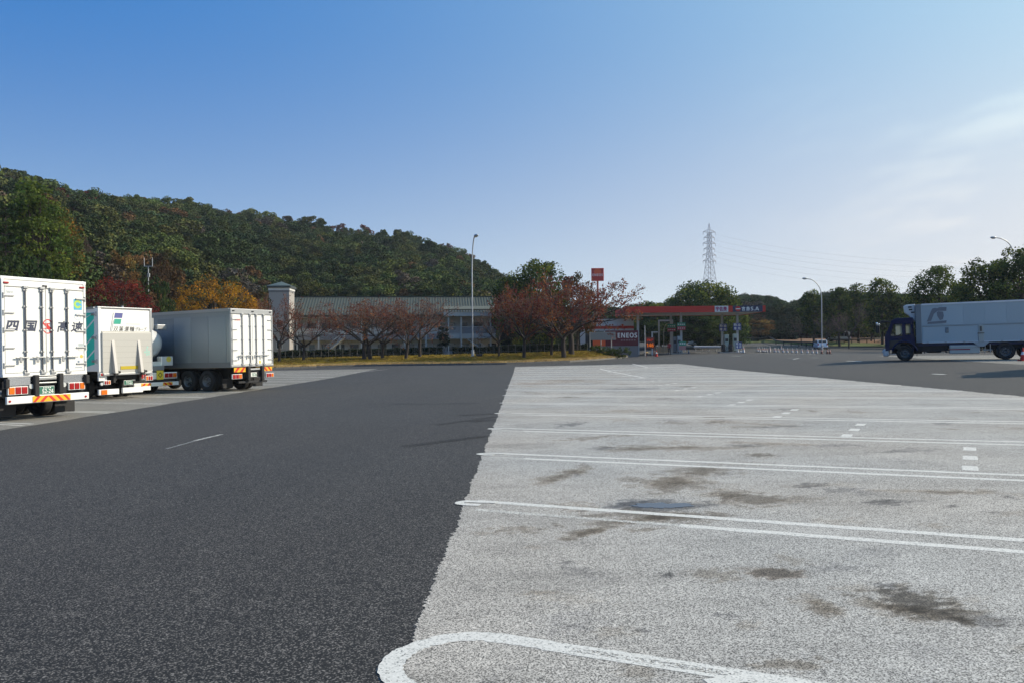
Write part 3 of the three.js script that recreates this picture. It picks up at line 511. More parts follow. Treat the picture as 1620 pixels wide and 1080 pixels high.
// a layered cedar-like tree: level plates of needles round a straight stem
function layered(seed, h, w, col, col2) {
  const r = rngOf(seed), crown = new Growth(), wood = new Growth();
  wood.limb([V(0, -0.4, 0), V(0, h * 0.5, 0), V(0, h * 0.98, 0)], 0.3, 0.04, 7, BARK);
  for (let y = h * 0.16; y < h; y += 0.62 + 0.25 * r()) { const rad = w * (0.25 + 0.75 * Math.pow(1 - y / h, 0.6)) * (0.85 + 0.3 * r()), n = 3 + Math.floor(rad * 1.6), a0 = r() * 6.3;
    for (let k = 0; k < n; k++) { const a = a0 + k / n * 6.283 + 0.5 * r(), len = rad * (0.65 + 0.5 * r()), tip = V(Math.cos(a) * len, y - 0.1 * len + 0.25 * r(), Math.sin(a) * len); wood.limb([V(0, y - 0.2, 0), tip], 0.06, 0.015, 4, BARK);
      const base = tone(r() < 0.3 ? col2 : col, r, 0.25, 0.1); for (let i = 0; i < 40 + 22 * len; i++) { const t = 0.25 + 0.8 * Math.sqrt(r()), s = (r() - 0.5) * 1.3 * (1.15 - t) * len * 0.55 + (r() - 0.5) * 0.4; crown.leaf(tip.x * t - Math.sin(a) * s, lerp(y - 0.15, tip.y, t) + (r() - 0.4) * 0.3, tip.z * t + Math.cos(a) * s, 0.27, r, tone(base, r, 0.25, 0.08), 0.6); } } }
  return { crown: crown.build(), wood: wood.build(true) };
}
shapes.cedar = layered(240, 10, 3.0, [0.04, 0.075, 0.025], [0.075, 0.1, 0.026]);
shapes.cedarTall = layered(241, 14, 3.2, [0.03, 0.055, 0.02], [0.05, 0.08, 0.022]);

// place a tree by the crown top it shows, its width in the view, and its distance; the foot is found on the ground there
function treeAt(name, label, category, shape, px, topY, widthPx, d, { h = 10, w = 8, ground, group, mat, base } = {}) {
  const x = at(px, 500, d).x, y0 = base ?? (ground ? ground(x, d) : G(x, d)), top = at(px, topY, d).y, sy = (top - y0) / h, sx = widthPx * d / F / w;
  return addTree(name, label, category, shape, V(x, y0, -d), (px * 1.7) % 6.28, [sx, sy, sx], group, mat);
}
// the same, but grown at its real size so that leaves keep theirs
function grownAt(name, label, category, seed, px, topY, widthPx, d, o = {}) {
  const x = at(px, 500, d).x, y0 = o.ground ? o.ground(x, d) : G(x, d), H = at(px, topY, d).y - y0, W = widthPx * d / F, low = o.low ?? 0.08, sy = H * (1 - low) / 2, q = o.clump ?? Math.max(0.7, W * 0.13);
  const n = Math.round((o.fill ?? 1) * 8 * (W / 2) * sy / (q * q)), leaf = o.leaf ?? 0.2, each = Math.round((o.dense ?? 1) * 4.2 * q * q / (leaf * leaf));
  const shape = treeShape(seed, { sx: W / 2 - q * 0.6, sy: sy - q * 0.4, sz: W / 2 - q * 0.6, cy: H - sy, clumps: n, each, size: q, leaf, col: EVER, col2: EVER2, trunk: 0.02 * H + 0.06, fork: H * 0.25, flatTo: -0.9, core: 0.32, ...o });
  return addTree(name, label, category, shape, V(x, y0, -d), 0, 1, o.group, o.mat);
}
// along the foot of the hill behind the lorries
grownAt('evergreen_tree', 'tall bright green tree at the far left foot of the hill', 'tree', 249, 56, 283, 104, 72, { ground: hill1, leaf: 0.26, col: [0.075, 0.115, 0.022], col2: [0.11, 0.15, 0.028], low: 0.02 });
treeAt('cedar_tree', 'dark tall cedar with drooping level branches at the extreme left of the hill', 'tree', shapes.cedarTall, 8, 312, 70, 68, { ground: hill1, h: 14, w: 6.4 });
treeAt('cedar_tree', 'small cedar with layered green branches above the nearest white truck', 'tree', shapes.cedar, 103, 384, 56, 76, { ground: hill1, w: 6 });
grownAt('evergreen_tree', 'mixed green and orange leaved tree beside the tall bright green one', 'tree', 250, 100, 322, 56, 84, { ground: hill1, leaf: 0.28, col: [0.085, 0.11, 0.024], col2: [0.22, 0.12, 0.022] });
treeAt('bare_tree', 'grey brown thinly leaved tree behind the small cedar', 'tree', treeShape(251, { sx: 3.2, sy: 4, sz: 3.2, cy: 5.6, clumps: 46, each: 40, size: 0.8, leaf: 0.22, col: [0.085, 0.055, 0.045], col2: [0.1, 0.07, 0.05], trunk: 0.18, fork: 2, limbEvery: 1 }), 128, 366, 48, 92, { ground: hill1, w: 7 });
treeAt('shrub', 'low green shrubs at the hill foot above the nearest white truck roof', 'shrub', shapes.shrub, 40, 412, 130, 60, { h: 7, w: 9 });
treeAt('tan_tree', 'pale tan autumn tree at the foot of the hill left of the aerial mast', 'tree', shapes.tan, 192, 392, 58, 100, { ground: hill1, w: 7 });
treeAt('brown_tree', 'russet brown tree just right of the aerial mast', 'tree', shapes.brown, 262, 388, 56, 108, { ground: hill1, w: 7 });
grownAt('maple_tree', 'wide dark red maple behind the white truck with teal stripes', 'tree', 231, 186, 436, 126, 72, { ground: G, leaf: 0.16, clump: 0.6, core: 0.5, fill: 0.75, lie: 0.5, col: [0.13, 0.018, 0.018], col2: [0.19, 0.035, 0.022], dense: 0.7, low: 0.12 });
treeAt('evergreen_shrub', 'dark green rounded bush between the red maple and the golden tree', 'shrub', shapes.shrub, 243, 444, 74, 80, { h: 7, w: 8.6 });
grownAt('golden_tree', 'golden orange broad tree above the grey aluminium truck', 'tree', 230, 340, 436, 146, 92, { ground: hill1, leaf: 0.2, clump: 0.8, core: 0.55, fill: 0.62, col: [0.38, 0.19, 0.015], col2: [0.16, 0.085, 0.02], dense: 0.75, low: 0.1 });
treeAt('brown_tree', 'thin brown tree between the golden tree and the lodge tower', 'tree', shapes.brown, 410, 452, 44, 104, { w: 7 });
// bright crowns picked out on the hillside
for (const [px, y, w, d, c, label] of [[512, 383, 20, 255, [0.3, 0.18, 0.02], 'small golden crown highest on the wooded hillside'], [548, 380, 16, 262, [0.32, 0.15, 0.02], 'small orange crown beside the golden one on the wooded hillside'], [708, 401, 24, 282, [0.34, 0.24, 0.03], 'yellow crown low on the hill ridge left of the tall lamp post'], [577, 356, 26, 318, [0.14, 0.05, 0.04], 'small reddish crown standing up on the hill skyline'], [536, 352, 26, 300, [0.12, 0.05, 0.045], 'small red brown crown on the skyline behind the orange one'], [706, 384, 26, 312, [0.13, 0.075, 0.075], 'pinkish brown crown on the hill skyline just left of the lamp post head'], [752, 446, 14, 230, [0.24, 0.17, 0.03], 'small yellow crown right beside the lamp post low on the hill'], [684, 404, 22, 268, [0.1, 0.05, 0.045], 'dull red crown below the skyline left of the yellow one'], [312, 360, 30, 200, [0.1, 0.045, 0.03], 'rusty crown halfway up the middle of the wooded hill'], [335, 372, 14, 190, [0.2, 0.15, 0.03], 'small yellow green crown halfway up the wooded hill'], [660, 420, 40, 240, [0.12, 0.07, 0.035], 'tawny crown low on the hill above the lodge roof'], [205, 337, 34, 170, [0.09, 0.1, 0.035], 'olive yellow crown high on the left of the hill'], [560, 440, 70, 165, [0.085, 0.105, 0.03], 'broad olive green tree behind the lodge roof'], [480, 444, 60, 160, [0.075, 0.09, 0.028], 'olive green tree behind the left of the lodge roof'], [700, 452, 56, 160, [0.05, 0.085, 0.024], 'fresh green tree behind the right of the lodge roof']]) {
  const sh = treeShape(Math.round(px * 3 + y), { sx: 3.4, sy: 3.6, sz: 3.4, cy: 5.0, clumps: 40, each: 50, size: 0.95, leaf: 0.5, col: c, col2: c.map((v) => v * 0.7), trunk: 0.2 });
  const x = at(px, 500, d).x, g = hill1(x, d), top = at(px, y, d).y, h = clamp(top - g, 5, w * d / F * 1.25); addTree('hillside_tree', label, 'tree', sh, V(x, top - h, -d), px % 6, [w * d / F / 7, h / 9, w * d / F / 7], undefined, farLeafMat);
}
// evergreens behind the cherry trees and the filling station
grownAt('evergreen_tree', 'big dark evergreen standing behind the red cherry trees', 'tree', 600, 852, 408, 100, 108, { leaf: 0.26, fill: 1.2 });
grownAt('evergreen_tree', 'lower dark evergreen at the right end of the lodge roof', 'tree', 601, 810, 430, 66, 114, { leaf: 0.26, fill: 1.2 });
grownAt('evergreen_tree', 'large rounded evergreen rising behind the station canopy below the pylon', 'tree', 602, 1115, 446, 118, 142, { leaf: 0.34, fill: 1.4, dense: 1.2 });
grownAt('evergreen_tree', 'rounded evergreen over the left end of the red canopy', 'tree', 603, 1036, 476, 66, 148, { leaf: 0.34 });
treeAt('evergreen_tree', 'far bluish tree peeping above the left of the red canopy', 'tree', shapes.camphor[2], 1064, 468, 40, 205, { w: 8 });
grownAt('evergreen_tree', 'olive green tree behind the canopy name board', 'tree', 604, 1160, 476, 60, 150, { leaf: 0.34 });
treeAt('evergreen_tree', 'dark tree seen under the canopy between the two pump islands', 'tree', shapes.dense[1], 1105, 498, 80, 136, { w: 9.2 });
treeAt('evergreen_tree', 'dark tree seen under the canopy left of the green signs', 'tree', shapes.dense[0], 1045, 500, 70, 138, { w: 9.2 });
treeAt('shrub', 'dark green bushes beyond the blue diesel signs', 'shrub', shapes.shrub, 1150, 508, 70, 139, { h: 7, w: 8.6 });
treeAt('evergreen_tree', 'dark evergreen filling the gap left of the canopy columns', 'tree', shapes.dense[1], 990, 492, 60, 140, { w: 9.2 });
treeAt('brown_tree', 'brown leaved tree behind the cherry trees left of the tall red sign', 'tree', shapes.brown, 912, 424, 66, 104, { w: 7 });
treeAt('shrub', 'pale green shrubs at the bend of the road behind the diesel signs', 'shrub', shapes.tan, 1200, 503, 52, 172, { w: 7 });
// the row of trees beyond the road on the right
const rowGroup = 'evergreen trees along the road on the right';
for (const [px, y, w, d, k, label] of [[1287, 459, 48, 142, 0, 'evergreen tree directly behind the lamp post beyond the white hatchback'], [1328, 452, 44, 140, 1, 'evergreen tree just right of the lamp post beyond the road'], [1358, 446, 40, 146, 2, 'slim evergreen tree left of the flat topped one'], [1396, 438, 56, 138, 3, 'flat topped evergreen tree taller than its neighbours left of the blue truck cab'], [1428, 461, 50, 136, 0, 'low dark evergreen tree just above the blue truck cab'], [1484, 420, 92, 108, 1, 'broad sunlit evergreen tree above the front of the white truck box'], [1524, 444, 60, 112, 2, 'dark evergreen tree in the dip behind the white truck box'], [1566, 404, 100, 94, 3, 'tall dark evergreen tree behind the middle of the white truck box'], [1616, 388, 104, 90, 0, 'tallest dark evergreen tree at the right edge behind the lamp'], [1312, 490, 50, 150, 2, 'shaded evergreen tree behind the white hatchback'], [1378, 486, 60, 152, 3, 'shaded evergreen tree behind the parked white van'], [1450, 484, 70, 128, 1, 'shaded evergreen tree behind the truck refrigeration unit']])
  grownAt('evergreen_tree', label, 'tree', 640 + px, px, y, w, d, { leaf: d < 110 ? 0.24 : 0.32, group: rowGroup, low: 0.16, fill: 0.85, core: 0.42, col: k === 1 ? [0.05, 0.08, 0.02] : EVER, col2: k === 1 ? [0.12, 0.15, 0.028] : EVER2 });

// cherry trees: short trunks, wide forked limbs, fine twigs and the last red leaves
function cherry(seed, { leaves = 1, spread = 1, levels = 4, col = [0.17, 0.05, 0.034], col2 = [0.25, 0.1, 0.035] } = {}) {
  const r = rngOf(seed), wood = new Growth(), crown = new Growth(), bark = [0.038, 0.03, 0.027], twig = [0.15, 0.105, 0.09];
  const grow = (p, dir, len, rad, level) => {
    const bend = V(r() - 0.5, r() - 0.35, r() - 0.5).multiplyScalar(len * 0.22), q = p.clone().addScaledVector(dir, len).add(bend), m = p.clone().lerp(q, 0.5).add(V(r() - 0.5, r() - 0.5, r() - 0.5).multiplyScalar(len * 0.12));
    wood.limb([p, m, q], rad, rad * 0.62, level > 2 ? 7 : level > 0 ? 5 : 3, level > 1 ? bark : twig);
    if (level <= 1) { const n = Math.round((level === 0 ? 3.2 : 1.6) * leaves * (1.9 * r())), base = tone(r() < 0.3 ? col2 : col, r, 0.3, 0.15); for (let i = 0; i < n; i++) { const t = 0.2 + 0.8 * r(); crown.leaf(lerp(p.x, q.x, t) + (r() - 0.5) * 0.3, lerp(p.y, q.y, t) + (r() - 0.6) * 0.3, lerp(p.z, q.z, t) + (r() - 0.5) * 0.3, 0.125, r, tone(base, r, 0.35, 0.15), 0.2); } }
    if (level === 0) return;
    const n = level === 1 ? 4 : 3, a0 = r() * 6.3, side = V(dir.y, -dir.x, 0.2).normalize(), up = dir.clone().cross(side).normalize();
    for (let k = 0; k < n; k++) { const a = a0 + k / n * 6.283 + 0.5 * (r() - 0.5), open = k === 0 ? 0.25 : 0.55 + 0.4 * r(), nd = dir.clone().addScaledVector(side, Math.cos(a) * open).addScaledVector(up, Math.sin(a) * open).add(V(0, 0.08, 0)).normalize(); grow(p.clone().lerp(q, k === 0 ? 1 : 0.55 + 0.45 * r()), nd, len * (0.62 + 0.2 * r()), rad * (k === 0 ? 0.66 : 0.5), level - 1); }
  };
  const fork = V((r() - 0.5) * 0.4, 1.7, (r() - 0.5) * 0.3);
  wood.limb([V(0, -0.3, 0), V(0, 0.2, 0), fork.clone().multiplyScalar(0.6).add(V(0.05, 0, 0)), fork], 0.21, 0.15, 9, bark);
  const n = 5, a0 = r() * 6.3; for (let k = 0; k < n; k++) { const a = a0 + k / n * 6.283 + 0.5 * (r() - 0.5), o = spread * (0.75 + 0.5 * r()); grow(fork.clone().add(V(0, -0.3 * r(), 0)), V(Math.cos(a) * o, 0.75, Math.sin(a) * o).normalize(), 1.75 + 0.5 * r(), 0.1, levels); }
  return { crown: crown.build(), wood: wood.build(true) };
}
const cherries = [cherry(301), cherry(302, { leaves: 0.8 }), cherry(303, { leaves: 0.9, spread: 1.15 }), cherry(304, { leaves: 0.25 })], cherryBig = [cherry(311, { leaves: 1.9, spread: 1.1, col: [0.15, 0.038, 0.028] }), cherry(312, { leaves: 1.7, spread: 1.25 })], bareCherry = cherry(320, { leaves: 0.03 });

// ---------------------------------------------------------------- the planted island and verges
const islandFront = [[-250, 607], [100, 596], [300, 588.5], [434, 583.7], [500, 581.2], [560, 579.3], [620, 578.2], [680, 577.6], [750, 577], [800, 576], [830, 575], [900, 572.6], [940, 570], [967, 567.6], [1000, 563.8], [1017, 561.4], [1027, 558.6]].map(([x, y]) => gnd(x, y));
const tipX = islandFront[islandFront.length - 1].x, tipD = -islandFront[islandFront.length - 1].z;
const frontAt = (x) => { if (x <= islandFront[0].x) return -islandFront[0].z; for (let i = 0; i + 1 < islandFront.length; i++) { const a = islandFront[i], b = islandFront[i + 1]; if (x <= b.x) return lerp(-a.z, -b.z, (x - a.x) / (b.x - a.x)); } return tipD; };
const backOf = (x) => lerp(118, 109, smooth(2, 7, x)), backD = 112;
// the lawn swells gently behind its kerb
const lawn = (x, d) => G(x, d) + 0.15 + lerp(0.62, 0.72, smooth(0, 10, x)) * smooth(0.3, lerp(22, 12, smooth(0, 12, x)), d - frontAt(x)) * smooth(tipX + 0.3, tipX - 3.5, x) * smooth(backOf(x), backOf(x) - 2.5, d) + 0.03 * noise2(x * 0.4, d * 0.4);
const turfTex = grainTexture(512, 41, (v, r, o) => { const k = 0.175 + 0.05 * v; o[0] = k * 1.5; o[1] = k * 1.16; o[2] = k * 0.2; }, 1);
const turf = new THREE.MeshStandardMaterial({ map: turfTex, vertexColors: true, roughness: 1, side: THREE.DoubleSide });
const turfColour = (x, d) => { const n = fbm(x * 0.25, d * 0.5, 4), edge = smooth(4.6, 2.4, d - frontAt(x) + 0.8 * noise2(x * 0.5, 4)), k = 0.95 + 0.35 * n; return [lerp(k, 1.7, edge), lerp(k * (0.95 - 0.25 * Math.max(0, n)), 1.5, edge), lerp(k * 0.9, 3.4, edge)]; };
{
  const xs = steps(-58, tipX, () => 0.5), n = 60;
  const g = gridMesh(xs.length, n, (i, j) => { const x = xs[i], f = frontAt(x) + 0.16, d = lerp(f, Math.max(f + 0.4, lerp(backOf(x), tipD + 3, smooth(tipX - 1.5, tipX, x))), j / (n - 1)); return V(x, lawn(x, d), -d); }, turfColour, 2.2);
  part(null, 'lawn', g, turf, 'structure');
  // kerb: a bevelled concrete edge following the front of the lawn
  const kerb = std(0.13, 0.127, 0.12, 0.9), k = [];
  for (let i = 0; i + 1 < islandFront.length; i++) { const a = islandFront[i], b = islandFront[i + 1], m = Math.ceil(a.distanceTo(b) / 1.0); for (let t = 0; t < m; t++) { const p = a.clone().lerp(b, (t + 0.5) / m), q = a.clone().lerp(b, t / m), l = a.distanceTo(b) / m - 0.012; const bx = rbox(l, 0.34, 0.17, 0, 0, 0, 0.025, 1); bx.rotateY(-Math.atan2(b.z - a.z, b.x - a.x)); k.push(bx.translate(p.x, G(p.x, -p.z) + 0.0, p.z - 0.07)); } }
  part(null, 'kerb', k, kerb, 'structure');
  // tufts of grass and fallen leaves
  const blade = new Growth(), r = rngOf(51); for (let i = 0; i < 9; i++) { const a = r() * 6.28, h = 0.07 + 0.08 * r(), s = 0.12 * r(), x = Math.cos(a) * s, z = Math.sin(a) * s; blade.tri([x - 0.014, 0, z], [x + 0.014, 0, z + 0.01], [x + (r() - 0.5) * 0.08, h, z + (r() - 0.5) * 0.08], tone([1, 1, 1], r, 0.25, 0.08)); }
  const N = 26000, m = new THREE.InstancedMesh(blade.build(), farLeafMat, N), o = new THREE.Object3D(), c = new THREE.Color(); let i = 0;
  while (i < N) { const x = lerp(-30, tipX - 0.5, r()), f = frontAt(x), d = f + 0.35 + 26 * r() * r(); if (d > backD - 1 || (x > tipX - 9 && d > f + 6)) continue; const k = turfColour(x, d), v = 0.75 + 0.5 * r(); o.position.set(x, lawn(x, d) - 0.01, -d); o.rotation.y = r() * 6.3; o.scale.setScalar(0.8 + 0.9 * r()); o.updateMatrix(); m.setMatrixAt(i, o.matrix); m.setColorAt(i, c.setRGB(0.3 * k[0] * v, 0.24 * k[1] * v, 0.045 * k[2] * v)); i++; }
  m.name = 'lawn_grass'; m.userData = { kind: 'stuff', label: 'yellowing short grass on the planted island' }; scene.add(m);
  const lf = new Growth(); lf.leaf(0, 0.02, 0, 0.12, r, [1, 1, 1], 0.8); const M = 14000, q = new THREE.InstancedMesh(lf.build(), farLeafMat, M); i = 0;
  while (i < M) { const x = lerp(-30, tipX - 2, r()), f = frontAt(x), d = f + 0.4 + 20 * r() * r(); if (d > backD - 2) continue; o.position.set(x, lawn(x, d) + 0.04, -d); o.rotation.y = r() * 6.3; o.scale.setScalar(0.8 + 0.8 * r()); o.updateMatrix(); q.setMatrixAt(i, o.matrix); const t = tone([0.15, 0.055, 0.02], r, 0.4, 0.2); q.setColorAt(i, c.setRGB(...t)); i++; }
  q.name = 'fallen_leaves'; q.userData = { kind: 'stuff', label: 'fallen red and brown cherry leaves scattered over the lawn' }; scene.add(q);
}
function onLawn(px, py) { const r = rayOf(px, py); for (let d = 60; d < 140; d += 0.05) { const k = d / -r.z, x = r.x * k, y = EYE.y + r.y * k; if (d > frontAt(x) && y < lawn(x, d)) return V(x, lawn(x, d), -d); } const p = gnd(px, py); return p; }
// cherry trees: foot in the view, crown top and width
const cg = 'cherry trees on the lawn';
for (const [px, py, top, w, s, turn, label] of [
  [441.5, 572, 463, 92, cherries[0], 0.4, 'red leaved cherry tree right beside the grey truck, leftmost on the lawn'], [480, 570, 476, 112, cherries[2], 1.9, 'cherry tree with a bare spreading right limb, second from the grey truck'],
  [576, 568.5, 468, 140, cherries[1], 2.6, 'slim trunked cherry tree, left of a close group of three'], [585.5, 569.5, 464, 150, cherries[2], 4.1, 'thick trunked cherry tree in the middle of a close group of three'], [604.5, 567.5, 472, 114, cherries[0], 5.2, 'leaning cherry tree on the right of a close group of three'],
  [642, 568, 470, 104, cherries[1], 0.9, 'cherry tree with a low forked trunk, in the shade left of the lamp post'], [664, 565, 468, 108, cherries[3], 3.2, 'sparse cherry tree with pale bark, nearest on the left of the lamp post'],
  [789.5, 564, 482, 74, cherries[3], 2.2, 'almost leafless cherry tree just right of the lamp post'], [829, 566.5, 440, 104, cherryBig[0], 0.3, 'tall deep red cherry tree in front of the lodge end'], [845, 557.5, 452, 80, cherries[0], 1.2, 'cherry tree with a thick trunk set back behind the deep red one'],
  [872.5, 562.5, 448, 100, cherryBig[1], 3.9, 'short leaning cherry tree in the middle of the big red clump'], [892, 566.5, 434, 150, cherryBig[0], 2.7, 'largest front cherry tree of the big red clump'], [904, 560.5, 428, 200, cherryBig[1], 5.6, 'wide twiggy cherry tree at the right of the clump, reaching over the grey board']]) {
  const p = onLawn(px, py), d = -p.z, h = (at(px, top, d).y - p.y), sx = w * d / F; s.size ??= (() => { s.wood.computeBoundingBox(); const b = s.wood.boundingBox; return [b.max.y, (b.max.x - b.min.x + b.max.z - b.min.z) / 2]; })();
  addTree('cherry_tree', label, 'tree', s, p, turn, [sx / s.size[1] * 1.2, h / s.size[0], sx / s.size[1] * 1.2], cg);
}
treeAt('bare_tree', 'bare brown tree in front of the evergreens left of the parked white van', 'tree', { wood: bareCherry.wood }, 1343, 478, 60, 130, { h: 7, w: 9 });
treeAt('bare_tree', 'bare brown tree behind the lamp post beyond the white hatchback', 'tree', { wood: cherries[3].wood }, 1308, 488, 48, 134, { h: 7, w: 9 });
treeAt('bare_tree', 'bare greyish tree above the dark hedge at the road bend', 'tree', { wood: bareCherry.wood }, 1268, 500, 40, 150, { h: 7, w: 9 });

// a row of clipped bushes makes the dark hedge behind the lawn; a pipe fence stands before it
function hedge(name, label, a, b, h, w, ground, colour, seed) {
  const t = thing(name, label, 'hedge'), r = rngOf(seed), g = new Growth(), L = a.distanceTo(b), dir = b.clone().sub(a).normalize(), side = V(-dir.z, 0, dir.x);
  for (let i = 0; i < L * h * 420; i++) { const s = r() * L, k = (r() - 0.5) * w, y = Math.pow(r(), 0.8) * h * (0.92 + 0.12 * noise2(s * 0.5, seed)); const p = a.clone().addScaledVector(dir, s).addScaledVector(side, k); g.leaf(p.x, ground(p.x, -p.z) + y, p.z, 0.2, r, tone(colour, r, 0.4, 0.12)); }
  part(t, 'foliage', g.build(), leafMat);
  const st = []; for (let s = 0.5; s < L; s += 1.1) { const p = a.clone().addScaledVector(dir, s), y = ground(p.x, -p.z); st.push(bar(V(p.x, y - 0.1, p.z), V(p.x + 0.1, y + h * 0.8, p.z), 0.03, 5)); } part(t, 'stem', st, std(0.05, 0.04, 0.03, 1), 'stuff'); return t;
}
hedge('hedge', 'low dark clipped hedge along the lodge front behind the cherry trees', V(at(425, 550, 104).x, 0, -104), V(at(700, 550, 106).x, 0, -106), 1.1, 0.7, lawn, [0.025, 0.04, 0.018], 61);
hedge('hedge', 'low dark hedge continuing behind the lamp post to the red clump', V(at(716, 550, 106).x, 0, -106), V(at(930, 550, 107).x, 0, -107), 1.1, 0.7, lawn, [0.022, 0.036, 0.017], 62);
{
  const t = thing('pipe_fence', 'grey pipe fence in front of the low hedge behind the lawn', 'fence'), post = cyl(0.03, 0.03, 1.25, 0, 0.6, 0, 6), pm = std(0.13, 0.13, 0.125, 0.6, 0.3);
  const rail = [[], []]; let last = null;
  for (let px = 428; px < 930; px += 11.4) { const d = lerp(102.8, 104.8, (px - 428) / 500), x = at(px, 550, d).x, p = V(x, lawn(x, d), -d); const m = part(t, 'post', post, pm); m.position.copy(p); if (last) for (const [i, y] of [[0, 0.3], [1, 1.12]]) rail[i].push(bar(last.clone().setY(last.y + y), p.clone().setY(p.y + y), 0.014, 5)); last = p; }
  for (const l of rail) part(t, 'rail', l, pm);
}
// two pointed cypresses at the lodge
const cypress = treeShape(260, { sx: 0.7, sy: 2.1, sz: 0.7, cy: 2.3, clumps: 40, each: 60, size: 0.3, leaf: 0.16, col: [0.018, 0.032, 0.016], trunk: 0.06, fork: 0.4 });
for (const [px, d, label] of [[702, 110, 'narrow dark cypress at the left of the lodge balcony wing'], [801, 110, 'narrow dark cypress at the right end of the lodge balcony wing']]) { const x = at(px, 540, d).x; addTree('cypress', label, 'tree', cypress, V(x, lawn(x, d), -d), 0, [1, 1, 1]); }
// clipped bushes before the filling station sign
for (const [px, d, w, h, k, label] of [[943, 96, 1.6, 1.0, 0, 'clipped low bush at the left foot of the grey board'], [957, 96, 1.8, 0.95, 1, 'clipped low bush in the middle before the maroon sign wall'], [985, 95, 2.0, 1.35, 2, 'round light green bush at the right before the maroon sign wall'], [971, 96, 1.7, 1.0, 3, 'clipped low bush just left of the round one']]) {
  const x = at(px, 550, d).x, y = lawn(x, d) - 0.05; addTree('clipped_bush', label, 'bush', treeShape(270 + k, { sx: w / 2, sy: h * 0.5, sz: w / 2, cy: h * 0.52, clumps: 30, each: 60, size: 0.26, leaf: 0.09, col: [0.045, 0.07, 0.02], col2: [0.08, 0.11, 0.025], trunk: 0.04, fork: 0.2, flatTo: -1 }), V(x, y, -d), k);
}
// grass bank, hedge and rail beyond the road on the right
const bankH = (x, d) => G(x, d) + 0.1 + 0.5 * smooth(0, 10, d - bankFront(x));
const bankEdge = [[1170, 543], [1200, 542.4], [1215, 542], [1260, 545.3], [1300, 547.4], [1400, 549], [1460, 551], [1560, 556], [1700, 562]].map(([x, y]) => gnd(x, y));
function bankFront(x) { const e = bankEdge; if (x < e[0].x) return -e[0].z; for (let i = 0; i + 1 < e.length; i++) if (x <= e[i + 1].x) return lerp(-e[i].z, -e[i + 1].z, (x - e[i].x) / (e[i + 1].x - e[i].x)); return -e[e.length - 1].z; }
{
  const xs = steps(bankEdge[0].x, 160, () => 1.2), n = 40;
  const g = gridMesh(xs.length, n, (i, j) => { const f = bankFront(xs[i]), d = f + Math.pow(j / (n - 1), 1.6) * (198 - Math.min(f, 190)); return V(xs[i], bankH(xs[i], d), -d); }, (x, d) => { const t = d - bankFront(x), k = 0.85 + 0.4 * fbm(x * 0.2, d * 0.3, 3), dry = smooth(7, 12, t + 3 * noise2(x * 0.1, 7)); return [lerp(0.4 * k, 0.7 * k, dry), lerp(0.66 * k, 0.42 * k, dry), lerp(0.6, 0.75, dry)]; }, 2.2);
  part(null, 'grass_bank', g, turf, 'structure');
}
const hx = (px, d) => V(at(px, 540, d).x, 0, -d);
hedge('hedge', 'long dark clipped hedge along the far road bend right of the diesel pumps', hx(1168, 176), hx(1262, 168), 1.9, 1.2, (x, d) => bankH(x, d) - 0.2, [0.022, 0.036, 0.018], 63);
{
  const t = thing('guard_rail', 'dark steel guard rail along the grass bank behind the white hatchback', 'guard rail'), gm = std(0.07, 0.07, 0.065, 0.6, 0.4); let last = null; const beam = [];
  for (let px = 1168; px <= 1460; px += 12) { const d0 = bankFront(at(px, 540, 140).x), x0 = at(px, 540, d0).x, d = bankFront(x0) + 4.5, x = at(px, 540, d).x, p = V(x, bankH(x, d), -d); part(t, 'post', box(0.12, 0.9, 0.12, p.x, p.y + 0.35, p.z), gm); if (last) for (const y of [0.6, 0.75]) beam.push(bar(last.clone().setY(last.y + y), p.clone().setY(p.y + y), 0.075, 6)); last = p; }
  part(t, 'beam', beam, gm);
}

